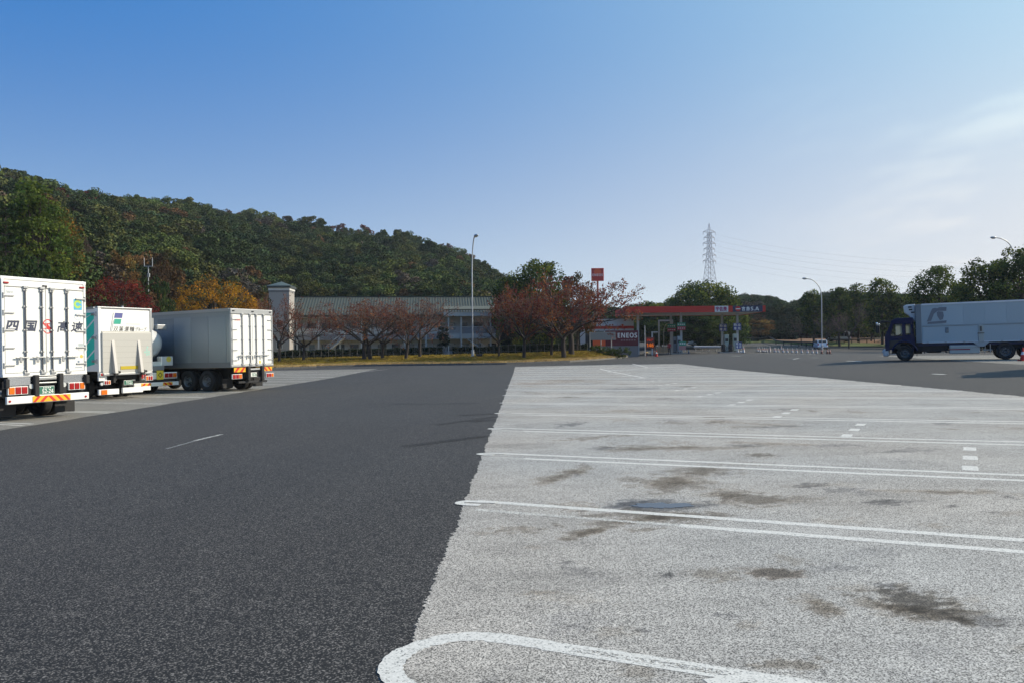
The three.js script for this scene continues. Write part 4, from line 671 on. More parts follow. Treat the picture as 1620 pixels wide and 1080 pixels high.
// ---------------------------------------------------------------- the two storey lodge
const glass = new THREE.MeshPhysicalMaterial({ color: new THREE.Color().setRGB(0.03, 0.04, 0.05), roughness: 0.08, metalness: 0.0, specularIntensity: 1, side: THREE.DoubleSide });
const darkRoom = std(0.03, 0.03, 0.032, 0.95);
const at2 = (d) => (px, py) => at(px, py, d);
{
  const L = at(430, 540, 115), R = at(815, 540, 119), len = Math.hypot(R.x - L.x, R.z - L.z), turn = -Math.atan2(R.z - L.z, R.x - L.x);
  const baseY = lawn(-15, 104) - 0.35;
  const t = thing('lodge', 'long two storey lodge with grey green metal roof and white balconies behind cherry trees', 'building', [L.x, baseY, L.z], turn);
  // local: x along the front, z towards the lot is plus; heights from the ground there
  const U = (px) => { const d = lerp(115, 119, clamp((px - 430) / 385, 0, 1)); return (at(px, 540, d).x - L.x) / Math.cos(turn); };
  const wall = std(0.45, 0.45, 0.45, 0.9), band = std(0.22, 0.22, 0.24, 0.9), trim = std(0.5, 0.5, 0.5, 0.8), roofM = std(0.125, 0.13, 0.1, 0.7, 0.05), seamM = std(0.035, 0.045, 0.035, 0.7, 0.05), rail = std(0.55, 0.56, 0.58, 0.6);
  const H2 = 3.25, EA = 6.15, RIDGE = 9.2, W = len, D = 9;
  // walls with real openings: piers between windows on both floors
  part(t, 'rear_wall', box(W, EA, 0.3, W / 2, EA / 2, -D), wall);
  part(t, 'gable_wall', box(0.3, EA, D - 0.3, 0.15, EA / 2, -D / 2), wall); part(t, 'gable_wall', box(0.3, EA, D - 0.3, W - 0.15, EA / 2, -D / 2), wall);
  part(t, 'floor_slab', box(W - 0.6, 0.3, D - 0.3, W / 2, H2 - 0.15, -D / 2), wall);
  const r = rngOf(71);
  for (const fl of [0, 1]) {
    const y0 = fl ? H2 : 0, y1 = fl ? EA : H2 - 0.3, n = 17, bay = (W - 0.6) / n; let x = 0.3; const z = -1.6;
    for (let i = 0; i < n; i++, x += bay) {
      const door = (i + fl) % 4 === 2, w = door ? 1.0 : 1.45, sill = door ? 0.05 : 0.85, head = 2.15, a = x + (bay - w) / 2;
      part(t, 'wall', [box(a - x, y1 - y0, 0.2, x + (a - x) / 2, (y0 + y1) / 2, z), box(bay - w - (a - x), y1 - y0, 0.2, a + w + (bay - w - (a - x)) / 2, (y0 + y1) / 2, z), box(w, sill, 0.2, a + w / 2, y0 + sill / 2, z), box(w, y1 - y0 - head, 0.2, a + w / 2, y0 + head + (y1 - y0 - head) / 2, z)], wall);
      const f = part(t, door ? 'door' : 'window', [box(w, 0.06, 0.1, a + w / 2, y0 + head - 0.03, z), box(0.06, head - sill - 0.12, 0.1, a + 0.03, y0 + (sill + head) / 2, z), box(0.06, head - sill - 0.12, 0.1, a + w - 0.03, y0 + (sill + head) / 2, z), box(w, 0.06, 0.1, a + w / 2, y0 + sill + 0.03, z)], trim);
      part(f, 'pane', box(w - 0.13, head - sill - 0.13, 0.02, a + w / 2, y0 + (sill + head) / 2, z - 0.02), glass);
      if (r() < 0.5) part(f, 'curtain', box((w - 0.2) * (0.4 + 0.5 * r()), head - sill - 0.2, 0.02, a + w * 0.35, y0 + (sill + head) / 2, z - 0.12), std(0.5, 0.5, 0.48, 0.9));
    }
  }
  // balcony along the whole upper floor, solid white parapet above a grey edge
  part(t, 'balcony_floor', box(W - 0.4, 0.22, 1.5, W / 2, H2 - 0.02, -0.78), wall);
  const wingA = U(706), wingB = U(795);
  for (const [a, b] of [[0.2, wingA - 0.05], [wingB + 0.05, W - 0.2]]) { part(t, 'balcony_edge', box(b - a, 0.85, 0.14, (a + b) / 2, H2 - 0.12, -0.02), band); part(t, 'balcony_parapet', box(b - a, 0.82, 0.1, (a + b) / 2, H2 + 0.72, -0.03), wall); part(t, 'hand_rail', box(b - a, 0.07, 0.16, (a + b) / 2, H2 + 1.165, -0.03), trim); }
  for (let px = 470; px < 700; px += 34) { const x = U(px); part(t, 'column', box(0.2, EA - 0.3, 0.2, x, (EA - 0.3) / 2, 0.155), trim); }
  // the balcony wing near the right end
  part(t, 'balcony_edge', box(wingB - wingA, 0.75, 0.16, (wingA + wingB) / 2, H2 - 0.1, 1.4), wall); part(t, 'balcony_floor', box(wingB - wingA, 0.2, 1.35, (wingA + wingB) / 2, H2 + 0.1, 0.64), wall);
  for (const px of [709, 729, 775, 793]) part(t, 'column', box(0.2, EA, 0.2, U(px), EA / 2, 1.6), trim);
  part(t, 'hand_rail', box(wingB - wingA, 0.08, 0.1, (wingA + wingB) / 2, H2 + 1.3, 1.4), trim);
  for (const [a, b] of [[wingA + 0.1, U(729)]]) for (let x = a; x < b; x += 0.22) part(t, 'baluster', box(0.05, 0.96, 0.05, x, H2 + 0.77, 1.4), rail);
  part(t, 'balcony_parapet', box(wingB - U(730), 0.93, 0.08, (wingB + U(730)) / 2, H2 + 0.75, 1.4), band);
  part(t, 'eave_board', box(wingB - wingA + 0.8, 0.62, 0.14, (wingA + wingB) / 2, EA + 0.33, 1.95), trim);
  for (let x = wingA - 0.3; x < wingB + 0.4; x += 0.42) part(t, 'bracket', box(0.16, 0.16, 0.3, x, EA + 0.78, 2.1), trim);
  part(t, 'eave_board', box(wingB - wingA + 0.8, 0.1, 3.4, (wingA + wingB) / 2, EA + 0.05, 0.3), wall);
  // stairs under the balcony: two flights with solid strings and balusters
  for (const [pa, pb, ya, yb] of [[517, 546, 0.9, 3.2], [766, 731, 0.8, 3.4]]) {
    const a = U(pa), b = U(pb), n = 13, s = thing('x', '', ''); scene.remove(s); used.set('x', 0);
    const g = new THREE.Group(); g.name = 'staircase'; t.add(g);
    for (const z of [0.55, 1.2]) part(g, 'stringer', bar(V(a, ya - 0.1, z), V(b, yb - 0.1, z), 0.14, 4), wall);
    for (let i = 0; i < n; i++) part(g, 'tread', box(0.3, 0.05, 0.62, lerp(a, b, (i + 0.5) / n), lerp(ya, yb, (i + 0.5) / n), 0.87), band);
    const bl = []; for (let i = 0; i <= n; i++) { const x = lerp(a, b, i / n), y = lerp(ya, yb, i / n); bl.push(bar(V(x, y, 1.22), V(x, y + 0.85, 1.22), 0.025, 5)); } part(g, 'baluster', bl, rail, 'stuff'); part(g, 'hand_rail', bar(V(a, ya + 0.85, 1.22), V(b, yb + 0.85, 1.22), 0.05, 6), rail);
  }
  // roof: two slopes with standing seams, eaves board and ridge cap
  const ez = 0.75, rz = -4.6, slopeL = Math.hypot(ez - rz, RIDGE - EA), ang = Math.atan2(RIDGE - EA, ez - rz);
  const roof = part(t, 'roof', [new THREE.BoxGeometry(W + 1.2, 0.12, slopeL).rotateX(ang).translate(W / 2, (EA + RIDGE) / 2 + 0.25, (ez + rz) / 2), new THREE.BoxGeometry(W + 1.2, 0.12, slopeL).rotateX(-ang).translate(W / 2, (EA + RIDGE) / 2 + 0.25, 2 * rz - (ez + rz) / 2)], roofM);
  const seams = []; for (let x = -0.5; x <= W + 0.6; x += 0.43) seams.push(new THREE.BoxGeometry(0.09, 0.13, slopeL - 0.1).rotateX(ang).translate(x, (EA + RIDGE) / 2 + 0.34, (ez + rz) / 2)); part(roof, 'roof_seam', seams, seamM, 'stuff');
  part(roof, 'ridge_cap', box(W + 1.24, 0.16, 0.4, W / 2, RIDGE + 0.36, rz), seamM); part(roof, 'gutter', box(W + 1.2, 0.2, 0.16, W / 2, EA + 0.2, ez + 0.16), seamM);
  part(t, 'soffit', box(W + 1.0, 0.06, 2.3, W / 2, EA - 0.04, -0.5), trim);
  // the wing's roof comes further forward
  part(roof, 'gutter', box(wingB - wingA + 1.0, 0.14, 0.18, (wingA + wingB) / 2, EA + 0.98, 2.2), seamM);
  part(roof, 'wing_roof', new THREE.BoxGeometry(wingB - wingA + 1, 0.1, 2.2).rotateX(0.3).translate((wingA + wingB) / 2, EA + 1.25, 1.25), roofM);
}
{
  const d = 112, x0 = at(425, 540, d).x, x1 = at(457, 540, d).x, w = x1 - x0, y = lawn(-28, 104) - 0.3, yE = at(444, 455, d).y - y, t = thing('stair_tower', 'square white stair tower with a low pyramid roof at the left end of the lodge', 'tower', [(x0 + x1) / 2, y, -d - w / 2], 0.03);
  const wallM = std(0.36, 0.34, 0.33, 0.9), trimM = std(0.68, 0.68, 0.68, 0.7), dark = std(0.05, 0.06, 0.065, 0.6), roofM = std(0.09, 0.115, 0.1, 0.55, 0.25);
  part(t, 'wall', box(w, yE - 0.7, w, 0, (yE - 0.7) / 2, 0), wallM); part(t, 'cornice', [box(w + 0.16, 0.34, w + 0.16, 0, yE - 0.22, 0)], trimM); part(t, 'band', box(w + 0.05, 0.3, w + 0.05, 0, yE - 0.55, 0), std(0.2, 0.2, 0.21, 0.8));
  part(t, 'fascia', box(w + 0.5, 0.3, w + 0.5, 0, yE + 0.1, 0), dark); part(t, 'roof', new THREE.ConeGeometry((w + 0.6) * 0.707, 0.75, 4).rotateY(Math.PI / 4).translate(0, yE + 0.62, 0), roofM);
  for (const yy of [2.2, 5.2]) { const f = part(t, 'window', [box(0.9, 0.08, 0.06, 0, yy + 0.6, w / 2 + 0.03), box(0.9, 0.08, 0.06, 0, yy - 0.6, w / 2 + 0.03), box(0.08, 1.12, 0.06, -0.41, yy, w / 2 + 0.03), box(0.08, 1.12, 0.06, 0.41, yy, w / 2 + 0.03)], trimM); part(f, 'pane', box(0.74, 1.12, 0.02, 0, yy, w / 2 + 0.012), glass); }
}
{
  const d = 104, x = at(234, 430, d).x, g = hill1(x, d), yb = at(234, 438, d).y, yt = at(232, 422, d).y, yTop = at(232, 409, d).y, t = thing('aerial_mast', 'slim grey mast with a two pronged aerial standing before the hillside', 'mast', [x, g - 0.3, -d]), m = std(0.42, 0.44, 0.46, 0.5, 0.3), s = 13 / F * d;
  part(t, 'pole', cyl(0.09, 0.07, yt - g + 0.3, 0, (yt - g + 0.3) / 2, 0, 8), m); part(t, 'cross_arm', box(s + 0.1, 0.1, 0.1, 0, yt - g + 0.35, 0), m);
  for (const k of [-1, 1]) part(t, 'aerial', cyl(0.05, 0.04, yTop - yt, k * s / 2, yt - g + 0.4 + (yTop - yt) / 2, 0, 6), m); part(t, 'junction_box', box(0.28, 0.5, 0.22, 0.1, yb - g + 0.5, 0.12), m);
}

// ---------------------------------------------------------------- the filling station
const red = std(0.52, 0.035, 0.022, 0.75), white = std(0.7, 0.7, 0.69, 0.7), navy = std(0.02, 0.024, 0.07, 0.5), greyM = std(0.35, 0.36, 0.36, 0.6), steel = std(0.5, 0.52, 0.53, 0.4, 0.5), black = std(0.02, 0.02, 0.022, 0.6), blueSign = std(0.015, 0.035, 0.24, 0.5), greenSign = std(0.02, 0.24, 0.15, 0.5), maroon = std(0.1, 0.008, 0.02, 0.75), orange = std(0.62, 0.09, 0.02, 0.5);
const sx = (px, d) => at(px, 540, d).x;
{
  const d0 = 110, d1 = 122, x0 = sx(992, d0), x1 = sx(1212, d0), yG = G(27, 112), top = at(1100, 484.4, d0).y, low = at(1100, 494.4, d0).y, mid = (top + low) / 2, h = top - low;
  const t = thing('station_canopy', 'long flat red fuel station canopy on grey columns with lettered fascia', 'canopy', [0, yG, -d0]), Y = (y) => y - yG;
  const white2 = std(0.62, 0.62, 0.62, 0.6);
  part(t, 'roof_deck', box(x1 - x0 - 0.2, 0.2, d1 - d0 - 0.2, (x0 + x1) / 2, Y(top) - 0.25, -(d1 - d0) / 2), greyM);
  const sof = part(t, 'soffit', box(x1 - x0 - 0.24, 0.08, d1 - d0 - 0.24, (x0 + x1) / 2, Y(low) + 0.1, -(d1 - d0) / 2), white2);
  const xa = sx(1131.5, d0), xb = sx(1153, d0), xc = sx(1160, d0), xd = sx(1207.5, d0);
  part(t, 'fascia', box(xa - x0 - 0.01, h, 0.12, (x0 + xa) / 2, Y(mid), 0), red); part(t, 'fascia', box(x1 - xd - 0.01, h, 0.12, (x1 + xd) / 2, Y(mid), 0), red);
  part(t, 'fascia', box(xc - xb - 0.02, h, 0.12, (xb + xc) / 2, Y(mid), 0), red);
  part(t, 'rear_fascia', box(x1 - x0, h, 0.12, (x0 + x1) / 2, Y(mid), -(d1 - d0)), red); part(t, 'side_fascia', box(0.12, h, d1 - d0 - 0.14, x1 - 0.06, Y(mid), -(d1 - d0) / 2), red); part(t, 'side_fascia', box(0.12, h, d1 - d0 - 0.14, x0 + 0.06, Y(mid), -(d1 - d0) / 2), red);
  const b1 = part(t, 'name_board', box(xb - xa - 0.02, h * 0.98, 0.14, (xa + xb) / 2, Y(mid), 0.02), white2), gs = h * 0.66; part(b1, 'lettering', glyphs(['u', 'sa', 'mi'], xa + 0.12, Y(mid) - gs / 2, gs * 0.86, gs, gs * 0.92, 0.085, 0.096), std(0.3, 0.01, 0.1, 0.5));
  const b2 = part(t, 'name_board', box(xd - xc - 0.02, h * 0.98, 0.14, (xc + xd) / 2, Y(mid), 0.02), navy), g2 = h * 0.58, xm = sx(1174, d0); part(b2, 'lettering', glyphs(['miya', 'jima'], xm, Y(mid) - g2 / 2, g2, g2, g2 * 1.22, 0.07, 0.096), white); part(b2, 'lettering', [...latin('S.A', xm + g2 * 3.6, Y(mid) - g2 / 2, g2 * 1.0, 0.098, 1.15)], white);
  const em = part(b2, 'emblem', new THREE.CircleGeometry(h * 0.42, 20).translate(xc + 0.75, Y(mid), 0.095), red); part(b2, 'emblem_bar', plate(h * 0.72, 0.13, xc + 0.75, Y(mid), 0.099), white);
  for (const [px, d] of [[1009.5, 113], [1078, 113], [1167, 113], [1062, 119], [1143, 119], [1010, 119]]) { const x = sx(px, d), yb = G(x, d) - yG; part(t, 'column', box(0.3, Y(low) + 0.08 - yb, 0.3, x, (Y(low) + 0.08 + yb) / 2, -(d - d0)), std(0.42, 0.43, 0.44, 0.6)); }
  // signs hung on the columns
  const panel = (px, py, wpx, hpx, d, top, label) => { const x = sx(px, d), w = wpx * d / F, hh = hpx * d / F, y = at(px, py, d).y; return [x, y, w, hh]; };
  for (const [px, py, d, dim] of [[1078, 516.5, 112.6, 0], [1062.5, 519, 118.6, 1]]) { const [x, y, w, hh] = panel(px, py, 13, 12, d); const s = thing('hanging_sign', dim ? 'darker green and red fuel sign on the rear column' : 'green over red fuel sign on the front column left of the canopy middle', 'sign', [x, y, -d + 0.2]); part(s, 'panel', box(w, hh / 2, 0.08, 0, hh / 4, 0), greenSign); part(s, 'panel', box(w, hh / 2 - 0.02, 0.08, 0, -hh / 4, 0), std(0.34, 0.02, 0.05, 0.5)); part(s, 'lettering', [...[-0.36, -0.12, 0.1, 0.33].map((k) => plate(w * 0.13, hh * 0.12, k * w, hh * 0.25, 0.045)), ...[-0.33, -0.1, 0.12, 0.34].map((k) => plate(w * 0.12, hh * 0.1, k * w, -hh * 0.25, 0.045))], white); }
  for (const [px, py, d, dim] of [[1166.3, 517, 112.6, 0], [1144, 518.4, 118.6, 1]]) { const [x, y, w, hh] = panel(px, py, 12.5, 11.5, d); const s = thing('hanging_sign', dim ? 'darker blue diesel sign on the rear column behind the pumps' : 'blue diesel sign with white characters on the right front column', 'sign', [x, y, -d + 0.2]); part(s, 'panel', box(w, hh, 0.08, 0, 0, 0), blueSign); const q = w * 0.36; part(s, 'lettering', [...glyphs(['kei', 'yuu'], -w * 0.43, hh * 0.06, q, hh * 0.36, w * 0.47, 0.05, 0.045), ...glyphs(['sen', 'you'], -w * 0.43, -hh * 0.44, q, hh * 0.36, w * 0.47, 0.05, 0.045)], white); }
}
// salesroom, sign wall, board and the tall sign
{
  const d = 118, x0 = sx(925, d), x1 = sx(1003, d), y = G(13, d), hT = at(960, 505, d).y - y, t = thing('salesroom', 'white station salesroom with a red stripe, half hidden behind the cherry trees', 'building', [(x0 + x1) / 2, y, -d - 4]), w = x1 - x0;
  const yb = at(960, 520.5, d).y - y, ya = at(960, 516, d).y - y, wm = std(0.6, 0.6, 0.6, 0.7);
  part(t, 'wall', box(w, hT - ya - 0.12, 8, 0, (hT + ya) / 2 - 0.06, 0), wm); part(t, 'stripe', box(w + 0.05, ya - yb, 8.05, 0, (ya + yb) / 2, 0), red); part(t, 'roof', box(w + 0.3, 0.12, 8.3, 0, hT - 0.06, 0), wm);
  for (let k = 0; k < 5; k++) { const xx = -w / 2 + (k + 0.5) * w / 5; const f = part(t, 'window', [box(0.12, yb - 0.3, 0.2, xx - w / 10 + 0.06, yb / 2 - 0.05, 3.9), box(w / 5 - 0.12, 0.3, 0.2, xx + 0.06, yb - 0.15, 3.9), box(w / 5 - 0.12, 0.25, 0.2, xx + 0.06, 0.12, 3.9)], wm); part(f, 'pane', box(w / 5 - 0.14, yb - 0.56, 0.03, xx + 0.06, yb / 2 - 0.03, 3.88), glass); }
  part(t, 'wall', [box(0.2, yb, 7.6, -w / 2 + 0.12, yb / 2, -0.2), box(0.2, yb, 7.6, w / 2 - 0.12, yb / 2, -0.2), box(w - 0.5, yb, 0.2, 0, yb / 2, -3.9)], wm);
}
{
  const d = 104, x0 = sx(938, d), x1 = sx(1009.5, d), xm = sx(958, d), y = G(15, d) - 0.1, hT = at(980, 523, d).y - y, h0 = at(980, 547, d).y - y, t = thing('sign_wall', 'maroon sign wall with large white lettering on a grey plinth', 'sign', [0, y, -d]);
  part(t, 'plinth', box(x1 - x0, h0, 0.5, (x0 + x1) / 2, h0 / 2, 0), std(0.16, 0.17, 0.19, 0.9)); part(t, 'panel', box(x1 - xm, hT - h0, 0.44, (xm + x1) / 2, (hT + h0) / 2, 0), maroon);
  part(t, 'side_panel', box(xm - x0 - 0.02, (hT - h0) * 0.5, 0.42, (x0 + xm) / 2 - 0.01, h0 + (hT - h0) * 0.25, 0), orange);
  const s = 7.6 * d / F; part(t, 'lettering', latin('ENEOS', sx(992.5, d), at(989, 534.4, d).y - y, s, 0.225, 0.96), white); part(t, 'small_lettering', [-0.9, -0.55, -0.2, 0.15, 0.5, 0.85].map((k) => plate(0.22, 0.07, sx(994, d) + k * 1.0, at(989, 538, d).y - y - 0.02, 0.225)), std(0.45, 0.35, 0.38, 0.6));
  const lf = thing('notice_board', 'blank grey board on thin posts in front of the maroon sign wall', 'board', [0, lawn(11, 98), -98]), yb = lawn(11, 98), a = sx(934, 98), b = sx(974, 98), tp = at(950, 525.5, 98).y - yb, bt = at(950, 538, 98).y - yb;
  part(lf, 'panel', rbox(b - a, tp - bt, 0.06, (a + b) / 2, (tp + bt) / 2, 0, 0.02, 1), std(0.24, 0.25, 0.25, 0.7)); for (const px of [933.5, 951, 967.5]) part(lf, 'post', cyl(0.06, 0.06, tp + 0.4, sx(px, 98), tp / 2 - 0.2, -0.09, 8), greyM);
}
{
  const d = 126, x = sx(946.5, d), y = G(x, d), a = at(946, 424.5, d).y, b = at(946, 444.8, d).y, w = 19.6 * d / F, t = thing('pole_sign', 'tall square orange red station sign on a pole above the cherry trees', 'sign', [x, y, -d]);
  part(t, 'pole', cyl(0.2, 0.17, b - y + 0.3, 0, (b - y + 0.3) / 2, 0, 10), std(0.3, 0.1, 0.09, 0.5)); part(t, 'panel', rbox(w, a - b, 0.35, 0, (a + b) / 2 - y, 0, 0.06), std(0.5, 0.032, 0.02, 0.6)); part(t, 'panel_face', box(w * 0.92, (a - b) * 0.92, 0.02, 0, (a + b) / 2 - y, 0.18), std(0.4, 0.03, 0.025, 0.45));
  part(t, 'emblem', new THREE.CircleGeometry(w * 0.3, 24).translate(0, (a + b) / 2 - y + w * 0.2, 0.193), std(0.6, 0.09, 0.03, 0.5)); part(t, 'lettering', latin('ENEOS', 0, (a + b) / 2 - y - w * 0.13, w * 0.2, 0.197), std(0.62, 0.5, 0.5, 0.5));
}
// pumps on their islands
{
  const isl = std(0.3, 0.3, 0.29, 0.9);
  const pump = (name, label, px, d, wpx, hpx, colour, y0 = 0.16) => { const x = sx(px, d), y = G(x, d) + y0, w = wpx * d / F, h = hpx * d / F, t = thing(name, label, 'fuel pump', [x, y, -d]); part(t, 'cabinet', rbox(w, h, w * 0.8, 0, h / 2, 0, 0.05), colour); part(t, 'display', box(w * 0.7, h * 0.18, 0.02, 0, h * 0.68, w * 0.4 + 0.008), black); part(t, 'base', box(w * 0.96, 0.12, w * 0.84, 0, 0.06, 0), black); part(t, 'hose', tubeOf([V(w * 0.5, h * 0.55, 0.1), V(w * 0.68, h * 0.25, 0.2), V(w * 0.62, h * 0.12, 0.15), V(w * 0.5, h * 0.42, 0.22)], 0.03, 18, 6), black); part(t, 'nozzle', [box(0.08, 0.22, 0.08, w * 0.53, h * 0.46, 0.22), bar(V(w * 0.53, h * 0.38, 0.22), V(w * 0.53, h * 0.3, 0.36), 0.025)], black); return t; };
  const kerbOf = (a, b, d, label) => { const x0 = sx(a, d), x1 = sx(b, d); const t = thing('pump_island', label, 'island', [(x0 + x1) / 2, G((x0 + x1) / 2, d), -d]); part(t, 'kerb', rbox(x1 - x0, 0.3, 1.4, 0, 0.01, 0, 0.06), isl); };
  kerbOf(1057, 1086, 112, 'raised concrete island under the green and red signs'); kerbOf(1137, 1171, 112, 'raised concrete island under the blue diesel signs');
  const pg = std(0.2, 0.215, 0.22, 0.5), pt = std(0.36, 0.42, 0.37, 0.5);
  pump('fuel_pump', 'grey fuel pump behind the attendant in red', 1067.5, 112.4, 5.4, 25, pg); pump('fuel_pump', 'pale grey fuel pump beside the green stand sign', 1074.5, 111.8, 6, 26, std(0.33, 0.36, 0.38, 0.5));
  pump('fuel_pump', 'tall pale green fuel pump on the left of the diesel island', 1149.5, 112, 6.6, 27, pt); pump('fuel_pump', 'tall pale green fuel pump on the right of the diesel island', 1163, 111.9, 6.2, 28, pt);
  const low = (px, d, label) => { const x = sx(px, d), t = thing('hose_rack', label, 'hose rack', [x, G(x, d) + 0.16, -d]); part(t, 'body', rbox(0.5, 1.1, 0.45, 0, 0.55, 0, 0.08), black); part(t, 'hose', [tubeOf([V(-0.2, 1.0, 0.24), V(-0.42, 0.7, 0.3), V(-0.25, 0.25, 0.3), V(-0.05, 0.7, 0.28)], 0.035, 20, 6), tubeOf([V(0.2, 1.0, 0.24), V(0.4, 0.6, 0.3), V(0.25, 0.2, 0.3), V(0.05, 0.8, 0.28)], 0.035, 20, 6)], std(0.07, 0.06, 0.07, 0.7)); };
  low(1144.5, 111.6, 'dark rack of hoses at the left end of the diesel island'); low(1156, 111.6, 'dark rack of hoses between the two tall pale green pumps');
  // stand signs
  const stand = (px, d, ya, yb, wpx, top, bottom, label, letters) => { const x = sx(px, d), y = G(x, d), a = at(px, ya, d).y - y, b = at(px, yb, d).y - y, w = wpx * d / F, t = thing('stand_sign', label, 'sign', [x, y, -d]); part(t, 'panel', box(w, (a - b) / 2, 0.05, 0, (3 * a + b) / 4, 0), top); part(t, 'panel', box(w, (a - b) / 2, 0.05, 0, (a + 3 * b) / 4 - 0.004, 0), bottom); for (const k of [-1, 1]) part(t, 'leg', cyl(0.03, 0.03, b + 0.05, k * w * 0.42, b / 2, 0, 6), steel); part(t, 'lettering', letters(w, a, b), white); };
  stand(1080, 110.6, 540, 553, 11, greenSign, std(0.42, 0.2, 0.2, 0.7), 'green topped stand sign in front of the pale grey pump', (w, a, b) => [-0.3, 0, 0.3].map((k) => plate(w * 0.2, (a - b) * 0.16, k * w, a - (a - b) * 0.25, 0.03)));
  stand(1169, 110.6, 541, 551, 9.6, blueSign, blueSign, 'blue diesel stand sign at the right end of the diesel island', (w, a, b) => [...glyphs(['kei', 'yuu'], -w * 0.43, a - (a - b) * 0.46, w * 0.36, (a - b) * 0.38, w * 0.47, 0.045, 0.03), ...glyphs(['sen', 'you'], -w * 0.43, b + (a - b) * 0.07, w * 0.36, (a - b) * 0.38, w * 0.47, 0.045, 0.03)]);
  // the red price board with glowing figures
  const d = 101, x = sx(1028.3, d), y = G(x, d), w = 13.5 * d / F, a = at(1028, 533.8, d).y - y, b = at(1028, 551, d).y - y, t = thing('price_board', 'dark red price board on legs with glowing orange figures at the tip of the lawn', 'price board', [x, y, -d]);
  part(t, 'frame', rbox(w, a - b, 0.16, 0, (a + b) / 2, 0, 0.03), std(0.16, 0.018, 0.018, 0.5)); part(t, 'screen_face', box(w * 0.86, (a - b) * 0.86, 0.02, 0, (a + b) / 2, 0.085), std(0.035, 0.01, 0.01, 0.4)); for (const k of [-1, 1]) part(t, 'leg', cyl(0.045, 0.045, b + 0.1, k * w * 0.47, b / 2, 0, 8), std(0.16, 0.018, 0.018, 0.5));
  const led = new THREE.MeshStandardMaterial({ color: 0x200800, emissive: new THREE.Color().setRGB(0.95, 0.2, 0.01), emissiveIntensity: 0.62, side: THREE.DoubleSide }), ledR = new THREE.MeshStandardMaterial({ color: 0x200404, emissive: new THREE.Color().setRGB(0.75, 0.05, 0.01), emissiveIntensity: 0.5, side: THREE.DoubleSide });
  part(t, 'led_figures', latin('146', 0, b + (a - b) * 0.13, (a - b) * 0.36, 0.099, 0.82), led); part(t, 'led_characters', [-0.28, -0.04, 0.2].flatMap((k, i) => glyph(['gu', 'ru', 'pu'][i], k * w - 0.1, a - (a - b) * 0.36, w * 0.2, (a - b) * 0.22, 0.05, 0.099)), ledR);
  // other small things round the forecourt
  const gate = thing('height_gate', 'grey steel height gate standing behind the left of the forecourt', 'gate', [0, 0, 0]), gd = 124, gx0 = sx(1043, gd), gx1 = sx(1064, gd), gy = G(gx0, gd), gt = at(1050, 508.5, gd).y; part(gate, 'post', box(0.22, gt - gy, 0.22, gx0, (gt + gy) / 2, -gd), greyM); part(gate, 'post', box(0.22, gt - gy, 0.22, gx1, (gt + gy) / 2, -gd), greyM); part(gate, 'beam', box(gx1 - gx0 + 0.22, 0.25, 0.24, (gx0 + gx1) / 2, gt + 0.125, -gd), greyM);
  const lp = thing('low_pole', 'slim white pole left of the price board', 'pole', [sx(1020.6, 106), G(18, 106), -106]); part(lp, 'pole', cyl(0.042, 0.036, at(1020, 515, 106).y - G(18, 106), 0, (at(1020, 515, 106).y - G(18, 106)) / 2, 0, 8), white); part(lp, 'base', cyl(0.12, 0.1, 0.12, 0, 0.06, 0, 10), greyM);
  const ag = thing('barrier_arm', 'white L shaped post with a short arm behind the price board', 'post', [sx(1032, 114), G(20, 114), -114]), ah = at(1032, 524.5, 114).y - G(20, 114); part(ag, 'post', box(0.18, ah, 0.18, 0, ah / 2, 0), white); part(ag, 'arm', box(0.75, 0.14, 0.14, 0.465, ah - 0.1, 0), white);
  const gl = thing('curved_lamp', 'pale curved post arching before the dark trees under the canopy', 'post', [sx(1050.5, 120), G(23, 120), -120]), ly = (py) => at(1050, py, 120).y - G(23, 120); part(gl, 'pole', tubeOf([V(0, 0, 0), V(0, ly(526), 0), V(0.12, ly(518), 0), V(0.45, ly(512.5), 0), V(0.9, ly(511.5), 0)], 0.06, 30, 6), std(0.4, 0.36, 0.3, 0.6));
  const wl = thing('low_wall', 'low beige block wall beyond the forecourt left of the attendant', 'wall', [sx(1049, 124), G(24, 124), -124]); for (let k = 0; k < 5; k++) part(wl, 'block', rbox(0.42, 0.7 + 0.25 * (k % 2), 0.4, (k - 2) * 0.46, 0.35 + 0.125 * (k % 2), 0, 0.04), std(0.36, 0.32, 0.27, 0.9));
  const rl = thing('crash_rail', 'white painted crash rail behind the pumps', 'guard rail', [0, 0, 0]), ra = V(sx(1099, 126), 0, -126), rb = V(sx(1146, 122), 0, -122); const yy = (p) => G(p.x, -p.z); part(rl, 'beam', [bar(ra.clone().setY(yy(ra) + 0.62), rb.clone().setY(yy(rb) + 0.66), 0.22, 8)], white); for (let k = 0; k < 5; k++) { const p = ra.clone().lerp(rb, (k + 0.15) / 4.3); part(rl, 'post', cyl(0.07, 0.07, 0.7, p.x, yy(p) + 0.3, p.z - 0.2, 8), greyM); }
}
